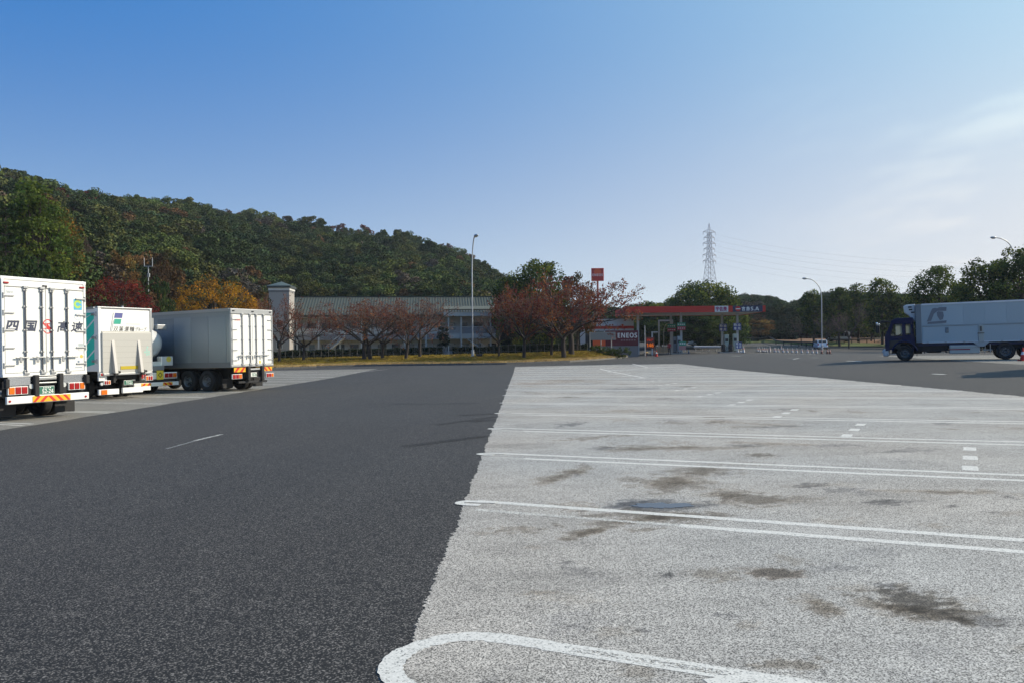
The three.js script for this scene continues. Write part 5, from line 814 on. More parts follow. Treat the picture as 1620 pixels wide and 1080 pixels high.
// cones and marker posts
{
  const cone = (label, px, py, hpx, o = {}) => { let p = o.d ? V(sx(px, o.d), G(sx(px, o.d), o.d), -o.d) : gnd(px, py); const d = -p.z, h = hpx * d / F, t = thing('traffic_cone', label, 'traffic cone', p, o.turn ?? 0, o.group), s = h / 0.7; const c1 = o.col ?? red, c2 = o.band ?? white;
    part(t, 'base', rbox(0.38 * s, 0.05 * s, 0.38 * s, 0, 0.025 * s, 0, 0.015, 1), o.base ?? black); part(t, 'cone_foot', new THREE.CylinderGeometry(0.1 * s, 0.15 * s, 0.28 * s, 14, 1, true).translate(0, 0.19 * s, 0), c1); part(t, 'cone_tip', new THREE.CylinderGeometry(0.025 * s, 0.055 * s, 0.21 * s, 14).translate(0, 0.595 * s, 0), c1); part(t, 'reflective_band', new THREE.CylinderGeometry(0.055 * s, 0.1 * s, 0.16 * s, 14, 1, true).translate(0, 0.41 * s, 0), c2); return t; };
  const whiteCone = std(0.55, 0.53, 0.52, 0.6), pinkBand = std(0.6, 0.3, 0.26, 0.5), og = 'white banded cones in a line across the road';
  const spot = [105, 140, 195, 228, 268, 330, 412, 428, 485, 575, 650, 740, 820, 915, 1020, 1112, 1190], names = ['leftmost', 'second', 'third', 'fourth', 'fifth', 'sixth', 'seventh', 'eighth', 'ninth', 'tenth', 'eleventh', 'twelfth', 'thirteenth', 'fourteenth', 'fifteenth', 'sixteenth', 'seventeenth'];
  let first = null; spot.forEach((zx, i) => { const px = 1190 + zx / 11.57, py = 556.5 + 2.4 * (zx - 100) / 1100, label = names[i] + ' white cone from the left in the line across the road'; if (!first) first = cone(label, px, py, 7.8, { col: whiteCone, band: pinkBand, group: og }); else { const p = gnd(px, py); copyOf(first, label, p, i * 0.7, -p.z / -first.position.z, og); } });
  const rear = cone('small white cone standing behind the line right of the ninth', 1236.5, 553, 6.5, { col: whiteCone, band: pinkBand }); cone('white cone standing behind the sixth of the line', 1218.5, 554.5, 7.5, { col: whiteCone, band: pinkBand });
  const rust = std(0.16, 0.055, 0.035, 0.7); cone('dark brownish cone in front of the white hatchback, left one', 1300.5, 559.5, 8.6, { col: rust, band: pinkBand }); cone('dark brownish cone in the middle at the right end of the cone line', 1309.5, 559.5, 8.8, { col: rust, band: pinkBand }); cone('dark brownish cone at the far right end of the cone line', 1313.5, 559.6, 8.8, { col: rust, band: pinkBand });
  cone('red and white cone at the right foot of the price board', 1038.6, 558, 10, { d: 100, base: red }); cone('grey cone just right of the green topped stand sign', 1089.5, 557, 8, { d: 110, col: std(0.12, 0.12, 0.15, 0.6), band: greyM }); cone('white cone at the right end of the diesel island', 1176.5, 557.5, 11, { d: 109, col: whiteCone, band: pinkBand });
  cone('red and white cone at the very right edge beside the blue truck', 1619, 587, 21, { d: 42.5, base: red });
  cone('small white cone beside the blue stand sign', 1167.5, 557, 7, { d: 110.2, col: whiteCone, band: whiteCone });
}
{ // sandbag-like white weight, and a white marker behind the hedge
  const t = thing('water_weight', 'white plastic weight lying at the right end of the diesel island', 'weight', [sx(1173.3, 110), G(33, 110), -110]); part(t, 'body', rbox(0.5, 0.26, 0.34, 0, 0.13, 0, 0.1, 3), white); part(t, 'cap', cyl(0.05, 0.05, 0.05, 0.12, 0.28, 0, 10), red);
}

// ---------------------------------------------------------------- lamps, pylon and wires
{
  const lm = std(0.55, 0.56, 0.57, 0.4, 0.3), head = std(0.42, 0.44, 0.46, 0.4, 0.3), lens = std(0.6, 0.62, 0.62, 0.2);
  const lamp = (label, base, topY, H, reach, rise, towards, bend) => {
    const t = thing('street_lamp', label, 'street lamp', base), u = towards;
    part(t, 'base', [cyl(0.17, 0.17, 0.9, 0, 0.35, 0, 12), cyl(0.26, 0.26, 0.06, 0, 0.03, 0, 12)], lm);
    const pts = [V(0, 0.8, 0), V(0, H * 0.35, 0), V(0, H - bend, 0)]; for (let k = 1; k <= 6; k++) { const a = k / 6; pts.push(V(u.x * reach * (1 - Math.cos(a * 1.5)) * 1.02, H - bend + bend * Math.sin(a * 1.5), u.z * reach * (1 - Math.cos(a * 1.5)) * 1.02)); }
    const c = new THREE.CatmullRomCurve3(pts); const g = new THREE.TubeGeometry(c, 60, 0.072, 10); part(t, 'pole', g, lm);
    const e = pts[pts.length - 1]; const hd = part(t, 'lamp_head', new THREE.SphereGeometry(1, 18, 12).scale(0.44, 0.17, 0.22).rotateY(-Math.atan2(u.z, u.x)).translate(e.x + u.x * 0.36, e.y - 0.0, e.z + u.z * 0.36), head); part(hd, 'lens', new THREE.SphereGeometry(1, 16, 8, 0, 6.284, Math.PI / 2, Math.PI / 2).scale(0.34, 0.15, 0.17).rotateY(-Math.atan2(u.z, u.x)).translate(e.x + u.x * 0.36, e.y - 0.05, e.z + u.z * 0.36), lens);
  };
  { const p = onLawn(747.8, 564), d = -p.z, H = at(748, 375, d).y - p.y; lamp('tall white lamp post on the lawn in front of the lodge', p, 0, H, 0.9, 0, V(0.45, 0, 0.9).normalize(), 4.2);
    const b = thing('ground_box', 'small black equipment box on the grass at the foot of the tall lamp post', 'box', p.clone().add(V(0.75, 0.12, 0.2))); part(b, 'body', rbox(0.7, 0.24, 0.4, 0, 0.06, 0, 0.04), black); part(b, 'lid', rbox(0.74, 0.05, 0.44, 0, 0.2, 0, 0.02), std(0.09, 0.09, 0.1, 0.5)); }
  { const d = 126, x = sx(1301, d), y = G(x, d), H = at(1301, 440.5, d).y - y; lamp('lamp post with an arm curving left beyond the cones and the white hatchback', V(x, y, -d), 0, H, 2.6, 0, V(-1, 0, 0.1).normalize(), 2.9); }
  { const d = 106, x = sx(1605, d), y = G(x, d), H = at(1605, 376, d).y - y; lamp('lamp post curving left above the white truck box at the right edge', V(x, y, -d), 0, H, 2.6, 0, V(-1, 0, 0.1).normalize(), 2.0); }
}
{
  const d = 390, x = sx(1124.3, d), yT = at(1124, 353, d).y, y0 = hill2(x, d) - 1, t = thing('power_pylon', 'red and white lattice power pylon rising behind the station', 'pylon', [x, y0, -d], 0.35), m = std(0.42, 0.4, 0.44, 0.6, 0.2), H = yT - y0;
  const half = (y) => { const f = y / H; return f > 0.7 ? lerp(0.9, 0.75, (f - 0.7) / 0.2) : lerp(4.4, 0.9, f / 0.7); }, legs = [], br = [];
  const lv = []; for (let f = 0; f < 0.9; f += 0.055) lv.push(f * H); lv.push(0.9 * H);
  for (const [sx1, sz1] of [[1, 1], [1, -1], [-1, 1], [-1, -1]]) { for (let i = 0; i + 1 < lv.length; i++) legs.push(bar(V(sx1 * half(lv[i]), lv[i], sz1 * half(lv[i])), V(sx1 * half(lv[i + 1]), lv[i + 1], sz1 * half(lv[i + 1])), 0.12, 4)); legs.push(bar(V(sx1 * half(0.9 * H), 0.9 * H, sz1 * half(0.9 * H)), V(0, H, 0), 0.1, 4)); }
  for (let i = 0; i + 1 < lv.length; i++) for (let f = 0; f < 4; f++) { const c = (k, y) => { const h = half(y), q = [[1, 1], [1, -1], [-1, -1], [-1, 1]][k % 4]; return V(q[0] * h, y, q[1] * h); }; br.push(bar(c(f, lv[i]), c(f + 1, lv[i + 1]), 0.06, 3), bar(c(f + 1, lv[i]), c(f, lv[i + 1]), 0.06, 3), bar(c(f, lv[i + 1]), c(f + 1, lv[i + 1]), 0.06, 3)); }
  part(t, 'leg', legs, m); part(t, 'bracing', br, m, 'stuff');
  const yA = (py) => at(1124, py, d).y - y0, tips = [];
  for (const [py, l] of [[367.5, 2.9], [376.5, 2.4], [385.5, 2.9], [394.5, 2.4], [404, 2.9], [413.5, 2.5]]) { const y = yA(py), h = half(y); const g = []; for (const s of [-1, 1]) { for (const z of [-h, h]) { g.push(bar(V(s * h, y, z), V(s * (h + l), y + 0.1, 0), 0.1, 3), bar(V(s * h, y + 1.3, z), V(s * (h + l), y + 0.1, 0), 0.09, 3)); } g.push(cyl(0.1, 0.1, 1.3, s * (h + l), y - 0.6, 0, 5)); tips.push([s, y - 1.2, h + l]); } part(t, 'cross_arm', g, m); }
  const wm = std(0.3, 0.32, 0.35, 0.7); const w = thing('power_lines', 'thin power lines sagging from the pylon to both sides of the sky', 'power lines', [0, 0, 0]);
  const sag = (a, b, s, rad) => { const pts = []; for (let k = 0; k <= 40; k++) { const f = k / 40; pts.push(a.clone().lerp(b, f).add(V(0, -4 * s * f * (1 - f), 0))); } return new THREE.TubeGeometry(new THREE.CatmullRomCurve3(pts), 60, rad, 4); };
  for (const [s, y, l] of tips) { const a = V(x + s * l, y0 + y, -d); const b = s > 0 ? at(2050 + y, 340 + (66 - y) * 2.4, 210) : at(700, 470 + (60 - y) * 3.0, 560); part(w, 'wire', sag(a, b, s > 0 ? 9 : 6, s > 0 ? 0.02 : 0.011), wm); }
}

// ---------------------------------------------------------------- vehicles: local axes x right, y up, -z forward, tail at z = 0
const tyreM = std(0.018, 0.018, 0.019, 0.85), rimM = std(0.14, 0.145, 0.15, 0.5, 0.5), chassisM = std(0.02, 0.021, 0.024, 0.75), rubber = std(0.014, 0.014, 0.016, 0.7), whitePaint = std(0.8, 0.8, 0.79, 0.42), chrome = std(0.7, 0.72, 0.74, 0.2, 0.9), galv = std(0.42, 0.43, 0.44, 0.4, 0.7), lampRed = std(0.34, 0.006, 0.008, 0.3), lampAmber = std(0.7, 0.16, 0.01, 0.22), lampClear = std(0.6, 0.62, 0.62, 0.15), stripeRed = std(0.62, 0.035, 0.015, 0.5), stripeYellow = std(0.82, 0.44, 0.015, 0.5), plateGreen = std(0.03, 0.16, 0.11, 0.5), plateWhite = std(0.75, 0.76, 0.74, 0.5);
const cabGlass = new THREE.MeshPhysicalMaterial({ color: new THREE.Color().setRGB(0.85, 0.9, 0.9), roughness: 0.03, transmission: 1, thickness: 0, ior: 1.5, side: THREE.DoubleSide });
function wheelInto(parent, x, y, z, R = 0.5, w = 0.28, side = 1) {
  const g = new THREE.Group(); g.name = 'wheel'; g.position.set(x, y, z); parent.add(g); const h = w / 2;
  const prof = [[R * 0.56, -h * 0.9], [R * 0.62, -h], [R * 0.9, -h], [R * 0.985, -h * 0.8], [R, -h * 0.5], [R, h * 0.5], [R * 0.985, h * 0.8], [R * 0.9, h], [R * 0.62, h], [R * 0.56, h * 0.9]].map(([a, b]) => new THREE.Vector2(a, b));
  part(g, 'tyre', new THREE.LatheGeometry(prof, 32).rotateZ(-Math.PI / 2), tyreM);
  const rp = [[0.0, h * 0.25], [R * 0.16, h * 0.25], [R * 0.17, h * 0.75], [R * 0.24, h * 0.75], [R * 0.27, h * 0.1], [R * 0.44, h * 0.05], [R * 0.5, h * 0.75], [R * 0.58, h * 0.92]].map(([a, b]) => new THREE.Vector2(a, b));
  part(g, 'rim', new THREE.LatheGeometry(rp, 28).rotateZ(-Math.PI / 2 * side), rimM);
  const nuts = []; for (let k = 0; k < 8; k++) { const a = k / 8 * 6.283; nuts.push(cylX(R * 0.03, 0.05, side * h * 0.3, Math.cos(a) * R * 0.34, Math.sin(a) * R * 0.34, 6)); } part(g, 'wheel_nut', nuts, galv, 'stuff');
  return g;
}
const dual = (t, z, W, R = 0.5) => { for (const s of [-1, 1]) { wheelInto(t, s * (W / 2 - 0.17), R, z, R, 0.26, s); wheelInto(t, s * (W / 2 - 0.47), R, z, R, 0.26, s); } };
const single = (t, z, W, R = 0.5) => { for (const s of [-1, 1]) wheelInto(t, s * (W / 2 - 0.2), R, z, R, 0.28, s); };
// a cab-over cab whose back is at zb; L long, roof at top
function cabInto(t, zb, L, W, top, colour, y0 = 0.55) {
  const c = new THREE.Group(); c.name = 'cab'; t.add(c); const zf = zb - L, dark = std(0.03, 0.03, 0.034, 0.8), wy0 = top - 1.14, wy1 = top - 0.34, axle = zf + 1.1;
  // side walls with real window openings and a wheel arch
  const sideShape = () => { const s = new THREE.Shape(); const f = (z) => -(z - zb); s.moveTo(0.0, y0 + 0.22); s.lineTo(f(axle) - 0.72, y0 + 0.22); s.absarc(f(axle), 0.5, 0.68, Math.PI * 0.88, Math.PI * 0.12, true); s.lineTo(L - 0.02, y0 + 0.1); s.lineTo(L, y0 + 0.95); s.lineTo(L - 0.4, top - 0.2); s.quadraticCurveTo(L - 0.46, top - 0.03, L - 0.72, top); s.lineTo(0.12, top); s.quadraticCurveTo(0, top, 0, top - 0.15); s.closePath();
    const h1 = new THREE.Path([[0.62, wy0], [L - 0.24, wy0], [L - 0.46, wy1], [0.62, wy1]].map(([a, b]) => new THREE.Vector2(a, b))), h2 = new THREE.Path([[0.14, wy0 + 0.06], [0.46, wy0 + 0.06], [0.46, wy1 - 0.03], [0.14, wy1 - 0.03]].map(([a, b]) => new THREE.Vector2(a, b))); s.holes.push(h1, h2); return s; };
  for (const sd of [-1, 1]) {
    const g = new THREE.ExtrudeGeometry(sideShape(), { depth: 0.06, bevelEnabled: true, bevelSize: 0.015, bevelThickness: 0.015, bevelSegments: 2, curveSegments: 16 }).rotateY(Math.PI / 2).translate(sd * (W / 2 - 0.03) - 0.03, 0, zb);
    part(c, 'cab_side', g, colour);
    const gx = sd * (W / 2 - 0.03), pane = (pts) => { const sh = new THREE.Shape(pts.map(([a, b]) => new THREE.Vector2(a, b))); return new THREE.ShapeGeometry(sh).rotateY(Math.PI / 2).translate(gx, 0, zb); };
    part(c, 'side_window', pane([[0.62, wy0], [L - 0.24, wy0], [L - 0.46, wy1], [0.62, wy1]]), cabGlass); part(c, 'rear_quarter_window', pane([[0.14, wy0 + 0.06], [0.46, wy0 + 0.06], [0.46, wy1 - 0.03], [0.14, wy1 - 0.03]]), cabGlass);
    part(c, 'door_window', rbox(0.03, 0.52, 0.62, sd * (W / 2 + 0.012), wy0 - 0.5, zf + 0.55, 0.05), std(0.02, 0.022, 0.026, 0.25)); part(c, 'door_handle', rbox(0.05, 0.06, 0.2, sd * (W / 2 + 0.03), wy0 - 0.16, zb - 0.75, 0.02), rubber); part(c, 'step', box(0.14, 0.05, 0.5, sd * (W / 2 - 0.05), y0 - 0.1, zf + 0.35), galv);
    const arch = []; for (let k = 0; k <= 14; k++) { const a = Math.PI * (0.06 + 0.88 * k / 14); arch.push(V(0, 0.5 + 0.71 * Math.sin(a), axle - 0.71 * Math.cos(a))); } part(c, 'wheel_arch', tubeOf(arch, 0.06, 28, 6).translate(sd * (W / 2 + 0.01), 0, 0), colour);
    // mirror arms
    part(c, 'mirror_arm', tubeOf([V(sd * (W / 2 - 0.1), top - 0.2, zf + 0.3), V(sd * (W / 2 + 0.06), top - 0.16, zf - 0.12), V(sd * (W / 2 + 0.12), top - 0.35, zf - 0.42), V(sd * (W / 2 + 0.12), top - 0.95, zf - 0.42)], 0.03, 24, 6), black); part(c, 'mirror', rbox(0.2, 0.5, 0.1, sd * (W / 2 + 0.13), top - 0.65, zf - 0.44, 0.04), black); part(c, 'mirror', rbox(0.18, 0.2, 0.14, sd * (W / 2 + 0.13), top - 0.32, zf - 0.44, 0.06), chrome);
  }
  part(c, 'roof', rbox(W, 0.1, L - 0.66, 0, top - 0.03, zb - (L - 0.66) / 2, 0.05), colour); part(c, 'rear_wall', [box(W - 0.12, wy0 - y0 - 0.1, 0.06, 0, (wy0 + y0) / 2, zb - 0.04), box(W - 0.12, top - wy1 - 0.1, 0.06, 0, (top + wy1) / 2 - 0.06, zb - 0.04), box(0.5, wy1 - wy0, 0.06, -W / 2 + 0.31, (wy0 + wy1) / 2, zb - 0.04), box(0.5, wy1 - wy0, 0.06, W / 2 - 0.31, (wy0 + wy1) / 2, zb - 0.04)], colour);
  part(c, 'front_panel', box(W - 0.12, 1.0, 0.08, 0, y0 + 0.52, zf + 0.06), colour); part(c, 'windscreen', new THREE.PlaneGeometry(W - 0.14, Math.hypot(0.3, top - 0.2 - y0 - 0.98)).rotateX(-Math.atan2(0.38, top - 0.2 - y0 - 0.98)).rotateY(Math.PI).translate(0, (top - 0.2 + y0 + 0.98) / 2, zf + 0.22), cabGlass);
  part(c, 'grille', [0, 1, 2, 3].map((k) => box(W * 0.62, 0.09, 0.04, 0, y0 + 0.3 + k * 0.16, zf + 0.0)), chrome); part(c, 'front_bumper', rbox(W + 0.02, 0.46, 0.34, 0, y0 - 0.02, zf + 0.04, 0.08), std(0.55, 0.56, 0.57, 0.4, 0.2)); for (const sd of [-1, 1]) { part(c, 'headlight', rbox(0.42, 0.18, 0.1, sd * (W / 2 - 0.36), y0 + 0.05, zf - 0.14, 0.05), lampClear); part(c, 'indicator', rbox(0.08, 0.3, 0.12, sd * (W / 2 - 0.03), y0 + 0.62, zf + 0.03, 0.03), chrome); }
  part(c, 'visor', rbox(W - 0.1, 0.16, 0.3, 0, top - 0.13, zf + 0.6, 0.06), colour);
  part(c, 'seat', [rbox(0.55, 0.9, 0.18, -W / 4, wy0 - 0.1, zb - 0.55, 0.06), rbox(0.55, 0.9, 0.18, W / 4, wy0 - 0.1, zb - 0.55, 0.06)].slice(0, 1), dark); part(c, 'seat', rbox(0.55, 0.9, 0.18, W / 4, wy0 - 0.1, zb - 0.55, 0.06), dark); part(c, 'floor', box(W - 0.14, 0.08, L - 0.5, 0, y0 + 0.72, zb - L / 2 - 0.1), dark); part(c, 'dashboard', rbox(W - 0.16, 0.3, 0.4, 0, wy0 - 0.2, zf + 0.45, 0.06), dark);
  part(c, 'steering_wheel', new THREE.TorusGeometry(0.22, 0.025, 8, 24).rotateX(0.9).translate(W / 4, wy0 + 0.02, zf + 0.72), black);
  return c;
}
function chassisInto(t, L, W, y) { part(t, 'chassis', [box(0.1, 0.26, L, -0.42, y, -L / 2), box(0.1, 0.26, L, 0.42, y, -L / 2), ...Array.from({ length: Math.floor(L / 1.2) }, (_, k) => box(0.75, 0.16, 0.1, 0, y, -0.3 - k * 1.2))], chassisM); }
const axleInto = (t, z, W, R) => part(t, 'axle', [cylX(0.1, W - 0.5, 0, R, z, 10), new THREE.SphereGeometry(0.24, 14, 10).translate(0, R, z)], chassisM);
// slanted warning stripes on a panel, drawn as leaning quads on a yellow ground
function chevrons(parent, x0, x1, y0, y1, z, lean) {
  const p = part(parent, 'warning_panel', box(x1 - x0, y1 - y0, 0.012, (x0 + x1) / 2, (y0 + y1) / 2, z), stripeYellow), h = y1 - y0, n = Math.max(2, Math.round((x1 - x0) / (h * 1.45))), st = (x1 - x0) / n, mid = (x0 + x1) / 2;
  for (let k = 0; k < n; k++) { const c = x0 + (k + 0.5) * st, s = lean === 0 ? (c < mid ? 1 : -1) : lean, e = h * 0.5 * s, w = st * 0.46 / 2; const cl = (v) => clamp(v, x0, x1), g = new THREE.BufferGeometry(); const q = [[cl(c - w - e), y0], [cl(c + w - e), y0], [cl(c + w + e), y1], [cl(c - w + e), y1]].map(([a, b]) => [a, b, z + 0.0085]); g.setAttribute('position', new THREE.Float32BufferAttribute([q[0], q[1], q[2], q[0], q[2], q[3]].flat(), 3)); part(p, 'stripe', flat(g), stripeRed); }
  return p;
}
function tailLamp(parent, x0, x1, y0, y1, z, amberLeft) { const g = part(parent, 'tail_lamp', rbox(x1 - x0, y1 - y0, 0.07, (x0 + x1) / 2, (y0 + y1) / 2, z, 0.015, 1), plateWhite), w = (x1 - x0 - 0.03) / 3; for (let k = 0; k < 3; k++) part(g, 'lens', rbox(w - 0.012, y1 - y0 - 0.03, 0.05, x0 + 0.015 + w * (k + 0.5), (y0 + y1) / 2, z + 0.025, 0.02), (amberLeft ? k === 0 : k === 2) ? lampAmber : lampRed); return g; }
function plateInto(t, x, y, z, text, green = true, w = 0.44, h = 0.22) { const p = part(t, 'number_plate', rbox(w, h, 0.015, x, y, z, 0.01, 1), plateWhite); part(p, 'plate_ground', box(w - 0.025, h - 0.025, 0.006, x, y, z + 0.009), green ? plateGreen : plateWhite); part(p, 'plate_digits', [...latin(text, x + 0.03, y - h * 0.36, h * 0.5, z + 0.014, 0.82), ...[-0.08, -0.02, 0.04, 0.1].map((k) => plate(0.035, 0.035, x + k, y + h * 0.3, z + 0.0142))], green ? plateWhite : plateGreen); return p; }
function seat(t, x, d, turnDeg) { t.position.copy(onG(x, d, LIFT)); t.quaternion.setFromUnitVectors(V(0, 1, 0), tiltOf(x, d)).multiply(new THREE.Quaternion().setFromAxisAngle(V(0, 1, 0), turnDeg * Math.PI / 180)); }
// where the middle of the tail stands when the right rear corner is at (x, d)
const fromRight = (x, d, W, deg) => { const a = deg * Math.PI / 180; return [x - Math.cos(a) * W / 2, d - Math.sin(a) * W / 2]; };
// a rear door leaf with hinges, lock rods and handles
function rearDoor(t, x0, x1, y0, y1, z, hingeLeft, rods, nH, mat, rodM, rodR = 0.021) {
  const d = part(t, 'rear_door', rbox(x1 - x0 - 0.012, y1 - y0, 0.05, (x0 + x1) / 2, (y0 + y1) / 2, z, 0.012, 1), mat), hx = hingeLeft ? x0 : x1;
  for (let k = 0; k < nH; k++) { const y = lerp(y0 + 0.2, y1 - 0.22, k / (nH - 1)); part(d, 'hinge', [rbox(0.28, 0.045, 0.03, hx + (hingeLeft ? 0.1 : -0.1), y, z + 0.04, 0.008, 1), cyl(0.024, 0.024, 0.14, hx + (hingeLeft ? -0.035 : 0.035), y, z + 0.03, 8)], galv); }
  for (const r of rods) { part(d, 'lock_rod', [cyl(rodR, rodR, y1 - y0 + 0.06, r, (y0 + y1) / 2, z + 0.06, 10)], rodM); part(d, 'rod_keeper', [y0 + 0.04, y0 + 0.55, (y0 + y1) / 2, y1 - 0.5, y1 - 0.06].map((y) => rbox(0.1, 0.05, 0.05, r, y, z + 0.045, 0.01, 1)).concat([rbox(0.14, 0.07, 0.06, r + 0.02, y1 + 0.02, z + 0.05, 0.01, 1), rbox(0.14, 0.07, 0.06, r + 0.02, y0 - 0.02, z + 0.05, 0.01, 1)]), galv);
    const hy = y0 + 0.37, s = hingeLeft ? 1 : -1; part(d, 'lock_handle', [rbox(0.34, 0.04, 0.03, r - 0.12 * s * (r * s > 0 ? -1 : 1), hy + 0.03, z + 0.09, 0.012, 1), rbox(0.07, 0.17, 0.03, r - 0.16, hy - 0.02, z + 0.1, 0.02, 1)], galv); }
  return d;
}
const boxWhite = std(0.82, 0.82, 0.8, 0.38), rodGrey = std(0.13, 0.135, 0.15, 0.4, 0.4);
const ANG = 63;

// 1: the nearest white box truck
{
  const W = 2.36, H = 3.77, y0 = 1.17, L = 8.6, t = thing('box_truck', 'white box truck lettered in navy with red round emblem, nearest on the left', 'truck'), [x, d] = fromRight(-12.18, 21.95, W, 65); seat(t, x, d, 65);
  const body = part(t, 'cargo_box', rbox(W, H - y0, L, 0, (H + y0) / 2, -L / 2 - 0.03, 0.03), boxWhite); part(body, 'roof_rail', [rbox(W + 0.04, 0.09, 0.09, 0, H - 0.03, 0.0, 0.02), box(0.05, 0.1, L, W / 2, H - 0.02, -L / 2 - 0.06), box(0.05, 0.1, L, -W / 2, H - 0.02, -L / 2 - 0.06)], whitePaint);
  part(body, 'corner_post', [rbox(0.075, H - y0 - 0.05, 0.1, -W / 2 + 0.037, (H + y0) / 2 - 0.03, 0, 0.015), rbox(0.075, H - y0 - 0.05, 0.1, W / 2 - 0.037, (H + y0) / 2 - 0.03, 0, 0.015)].slice(0, 1), whitePaint); part(body, 'corner_post', rbox(0.075, H - y0 - 0.05, 0.1, W / 2 - 0.037, (H + y0) / 2 - 0.03, 0, 0.015), whitePaint); part(body, 'header', rbox(W - 0.16, 0.17, 0.08, 0, H - 0.165, 0, 0.015), whitePaint);
  const dy0 = y0 + 0.1, dy1 = H - 0.27, z = 0.02;
  const dl = rearDoor(t, -W / 2 + 0.08, 0, dy0, dy1, z, true, [-0.58, -0.13], 5, boxWhite, rodGrey), dr = rearDoor(t, 0, W / 2 - 0.08, dy0, dy1, z, false, [0.15, 0.59], 5, boxWhite, rodGrey);
  part(dl, 'door_seal', box(0.012, dy1 - dy0, 0.02, 0, (dy0 + dy1) / 2, z + 0.02), std(0.45, 0.45, 0.45, 0.8));
  const navyInk = std(0.035, 0.045, 0.085, 0.5), zz = z + 0.0265, gy = 2.36, gh = 0.27;
  part(dl, 'lettering', [...glyphs(['shi'], -1.09, gy, 0.32, gh, 0, 0.05, zz, 0.22), ...glyphs(['koku'], -0.62, gy, 0.33, gh, 0, 0.046, zz, 0.22)], navyInk); part(dr, 'lettering', [...glyphs(['kou'], 0.29, gy, 0.33, gh, 0, 0.038, zz, 0.22), ...glyphs(['soku'], 0.71, gy, 0.32, gh, 0, 0.038, zz, 0.22)], navyInk);
  const em = std(0.62, 0.03, 0.03, 0.5), arc = (a0, a1) => { const p = []; for (let k = 0; k <= 14; k++) { const a = lerp(a0, a1, k / 14); p.push([0.045 + Math.cos(a) * 0.135, gy + 0.13 + Math.sin(a) * 0.185]); } return ribbon(p, 0.028, zz + 0.0006); }; part(dr, 'emblem', [arc(0.35, Math.PI - 0.35), arc(Math.PI + 0.35, 2 * Math.PI - 0.35), ribbon([[-0.06, gy + 0.2], [0.1, gy + 0.2]], 0.03, zz + 0.0016), ribbon([[0.0, gy + 0.17], [0.08, gy + 0.09]], 0.085, zz + 0.0022), ribbon([[-0.03, gy + 0.07], [0.14, gy + 0.07]], 0.03, zz + 0.003)], em);
  const st = part(dr, 'green_sticker', plate(0.25, 0.3, 0.93, 3.12, zz), std(0.08, 0.42, 0.62, 0.5)); part(st, 'sticker_ring', [new THREE.RingGeometry(0.055, 0.115, 24, 1, 0.3, 5.5).translate(0.93, 3.13, zz + 0.001)], std(0.42, 0.62, 0.09, 0.5));
  part(dr, 'round_sticker', [new THREE.RingGeometry(0.088, 0.1, 28).translate(0.92, 2.78, zz), new THREE.CircleGeometry(0.03, 3).translate(0.92, 2.79, zz)], std(0.3, 0.42, 0.6, 0.5)); const lb = part(dr, 'label_plate', plate(0.26, 0.2, 1.06, 1.93, zz), std(0.45, 0.5, 0.52, 0.5)); part(lb, 'label_white', plate(0.24, 0.09, 1.06, 1.885, zz + 0.0012), plateWhite); part(dr, 'yellow_sticker', new THREE.CircleGeometry(0.05, 18).translate(1.02, 1.67, zz), std(0.75, 0.5, 0.1, 0.5)); part(dr, 'small_sticker', [plate(0.06, 0.07, 0.93, 1.52, zz), plate(0.22, 0.02, 0.93, 1.36, zz)], std(0.2, 0.25, 0.35, 0.5)); part(dl, 'small_lettering', latin('TREX', -0.98, 3.34, 0.06, zz, 1, 0.2), std(0.3, 0.35, 0.4, 0.5));
  for (const s of [-1, 1]) part(t, 'marker_lamp', rbox(0.14, 0.05, 0.05, s * (W / 2 - 0.12), H - 0.16, 0.05, 0.015), lampRed); part(t, 'door_latch', rbox(0.12, 0.07, 0.06, -0.03, H - 0.2, 0.05, 0.015), black);
  // sill, stainless panels, rubbers, lamps, bar
  part(t, 'sill', rbox(W, 0.1, 0.12, 0, dy0 - 0.06, 0.0, 0.02), whitePaint); part(t, 'stainless_panel', box(0.6, 0.24, 0.03, -0.74, 1.06, 0.035), chrome); part(t, 'stainless_panel', box(0.6, 0.24, 0.03, 0.76, 1.06, 0.035), chrome); part(t, 'step_bar', [rbox(0.56, 0.09, 0.06, -0.02, 1.1, 0.06, 0.02), rbox(0.56, 0.05, 0.06, -0.02, 0.98, 0.06, 0.02)], galv);
  for (const [k, w, ya, yb] of [[-0.335, 0.13, 0.62, 1.2], [0.345, 0.13, 0.66, 1.22], [-W / 2 + 0.07, 0.11, 0.88, 1.12], [W / 2 - 0.05, 0.11, 0.9, 1.14]]) part(t, 'rubber_buffer', rbox(w, yb - ya, 0.12, k, (ya + yb) / 2, 0.1, 0.025), rubber);
  tailLamp(t, -1.06, -0.53, 0.7, 0.92, 0.04, true); tailLamp(t, 0.6, 1.1, 0.74, 0.95, 0.04, false); for (const k of [-0.44, 0.47]) part(t, 'reversing_lamp', cylZ(0.065, 0.05, k, 0.9, 0.05, 16), lampClear);
  part(t, 'rear_panel', box(W - 0.1, 0.42, 0.03, 0, 0.84, -0.06), chassisM); plateInto(t, -0.04, 0.78, 0.08, '52-24');
  const bar1 = part(t, 'bumper_bar', rbox(W - 0.06, 0.2, 0.08, 0.02, 0.56, 0.1, 0.02), whitePaint); chevrons(t, -0.46, 0.6, 0.48, 0.64, 0.145, 0); for (const s of [-1, 1]) part(bar1, 'reflector', cylZ(0.03, 0.02, s * (W / 2 - 0.12), 0.54, 0.145, 12), lampRed); part(t, 'bar_bracket', [box(0.08, 0.4, 0.1, -0.5, 0.72, 0.02), box(0.08, 0.4, 0.1, 0.5, 0.72, 0.02)], chassisM);
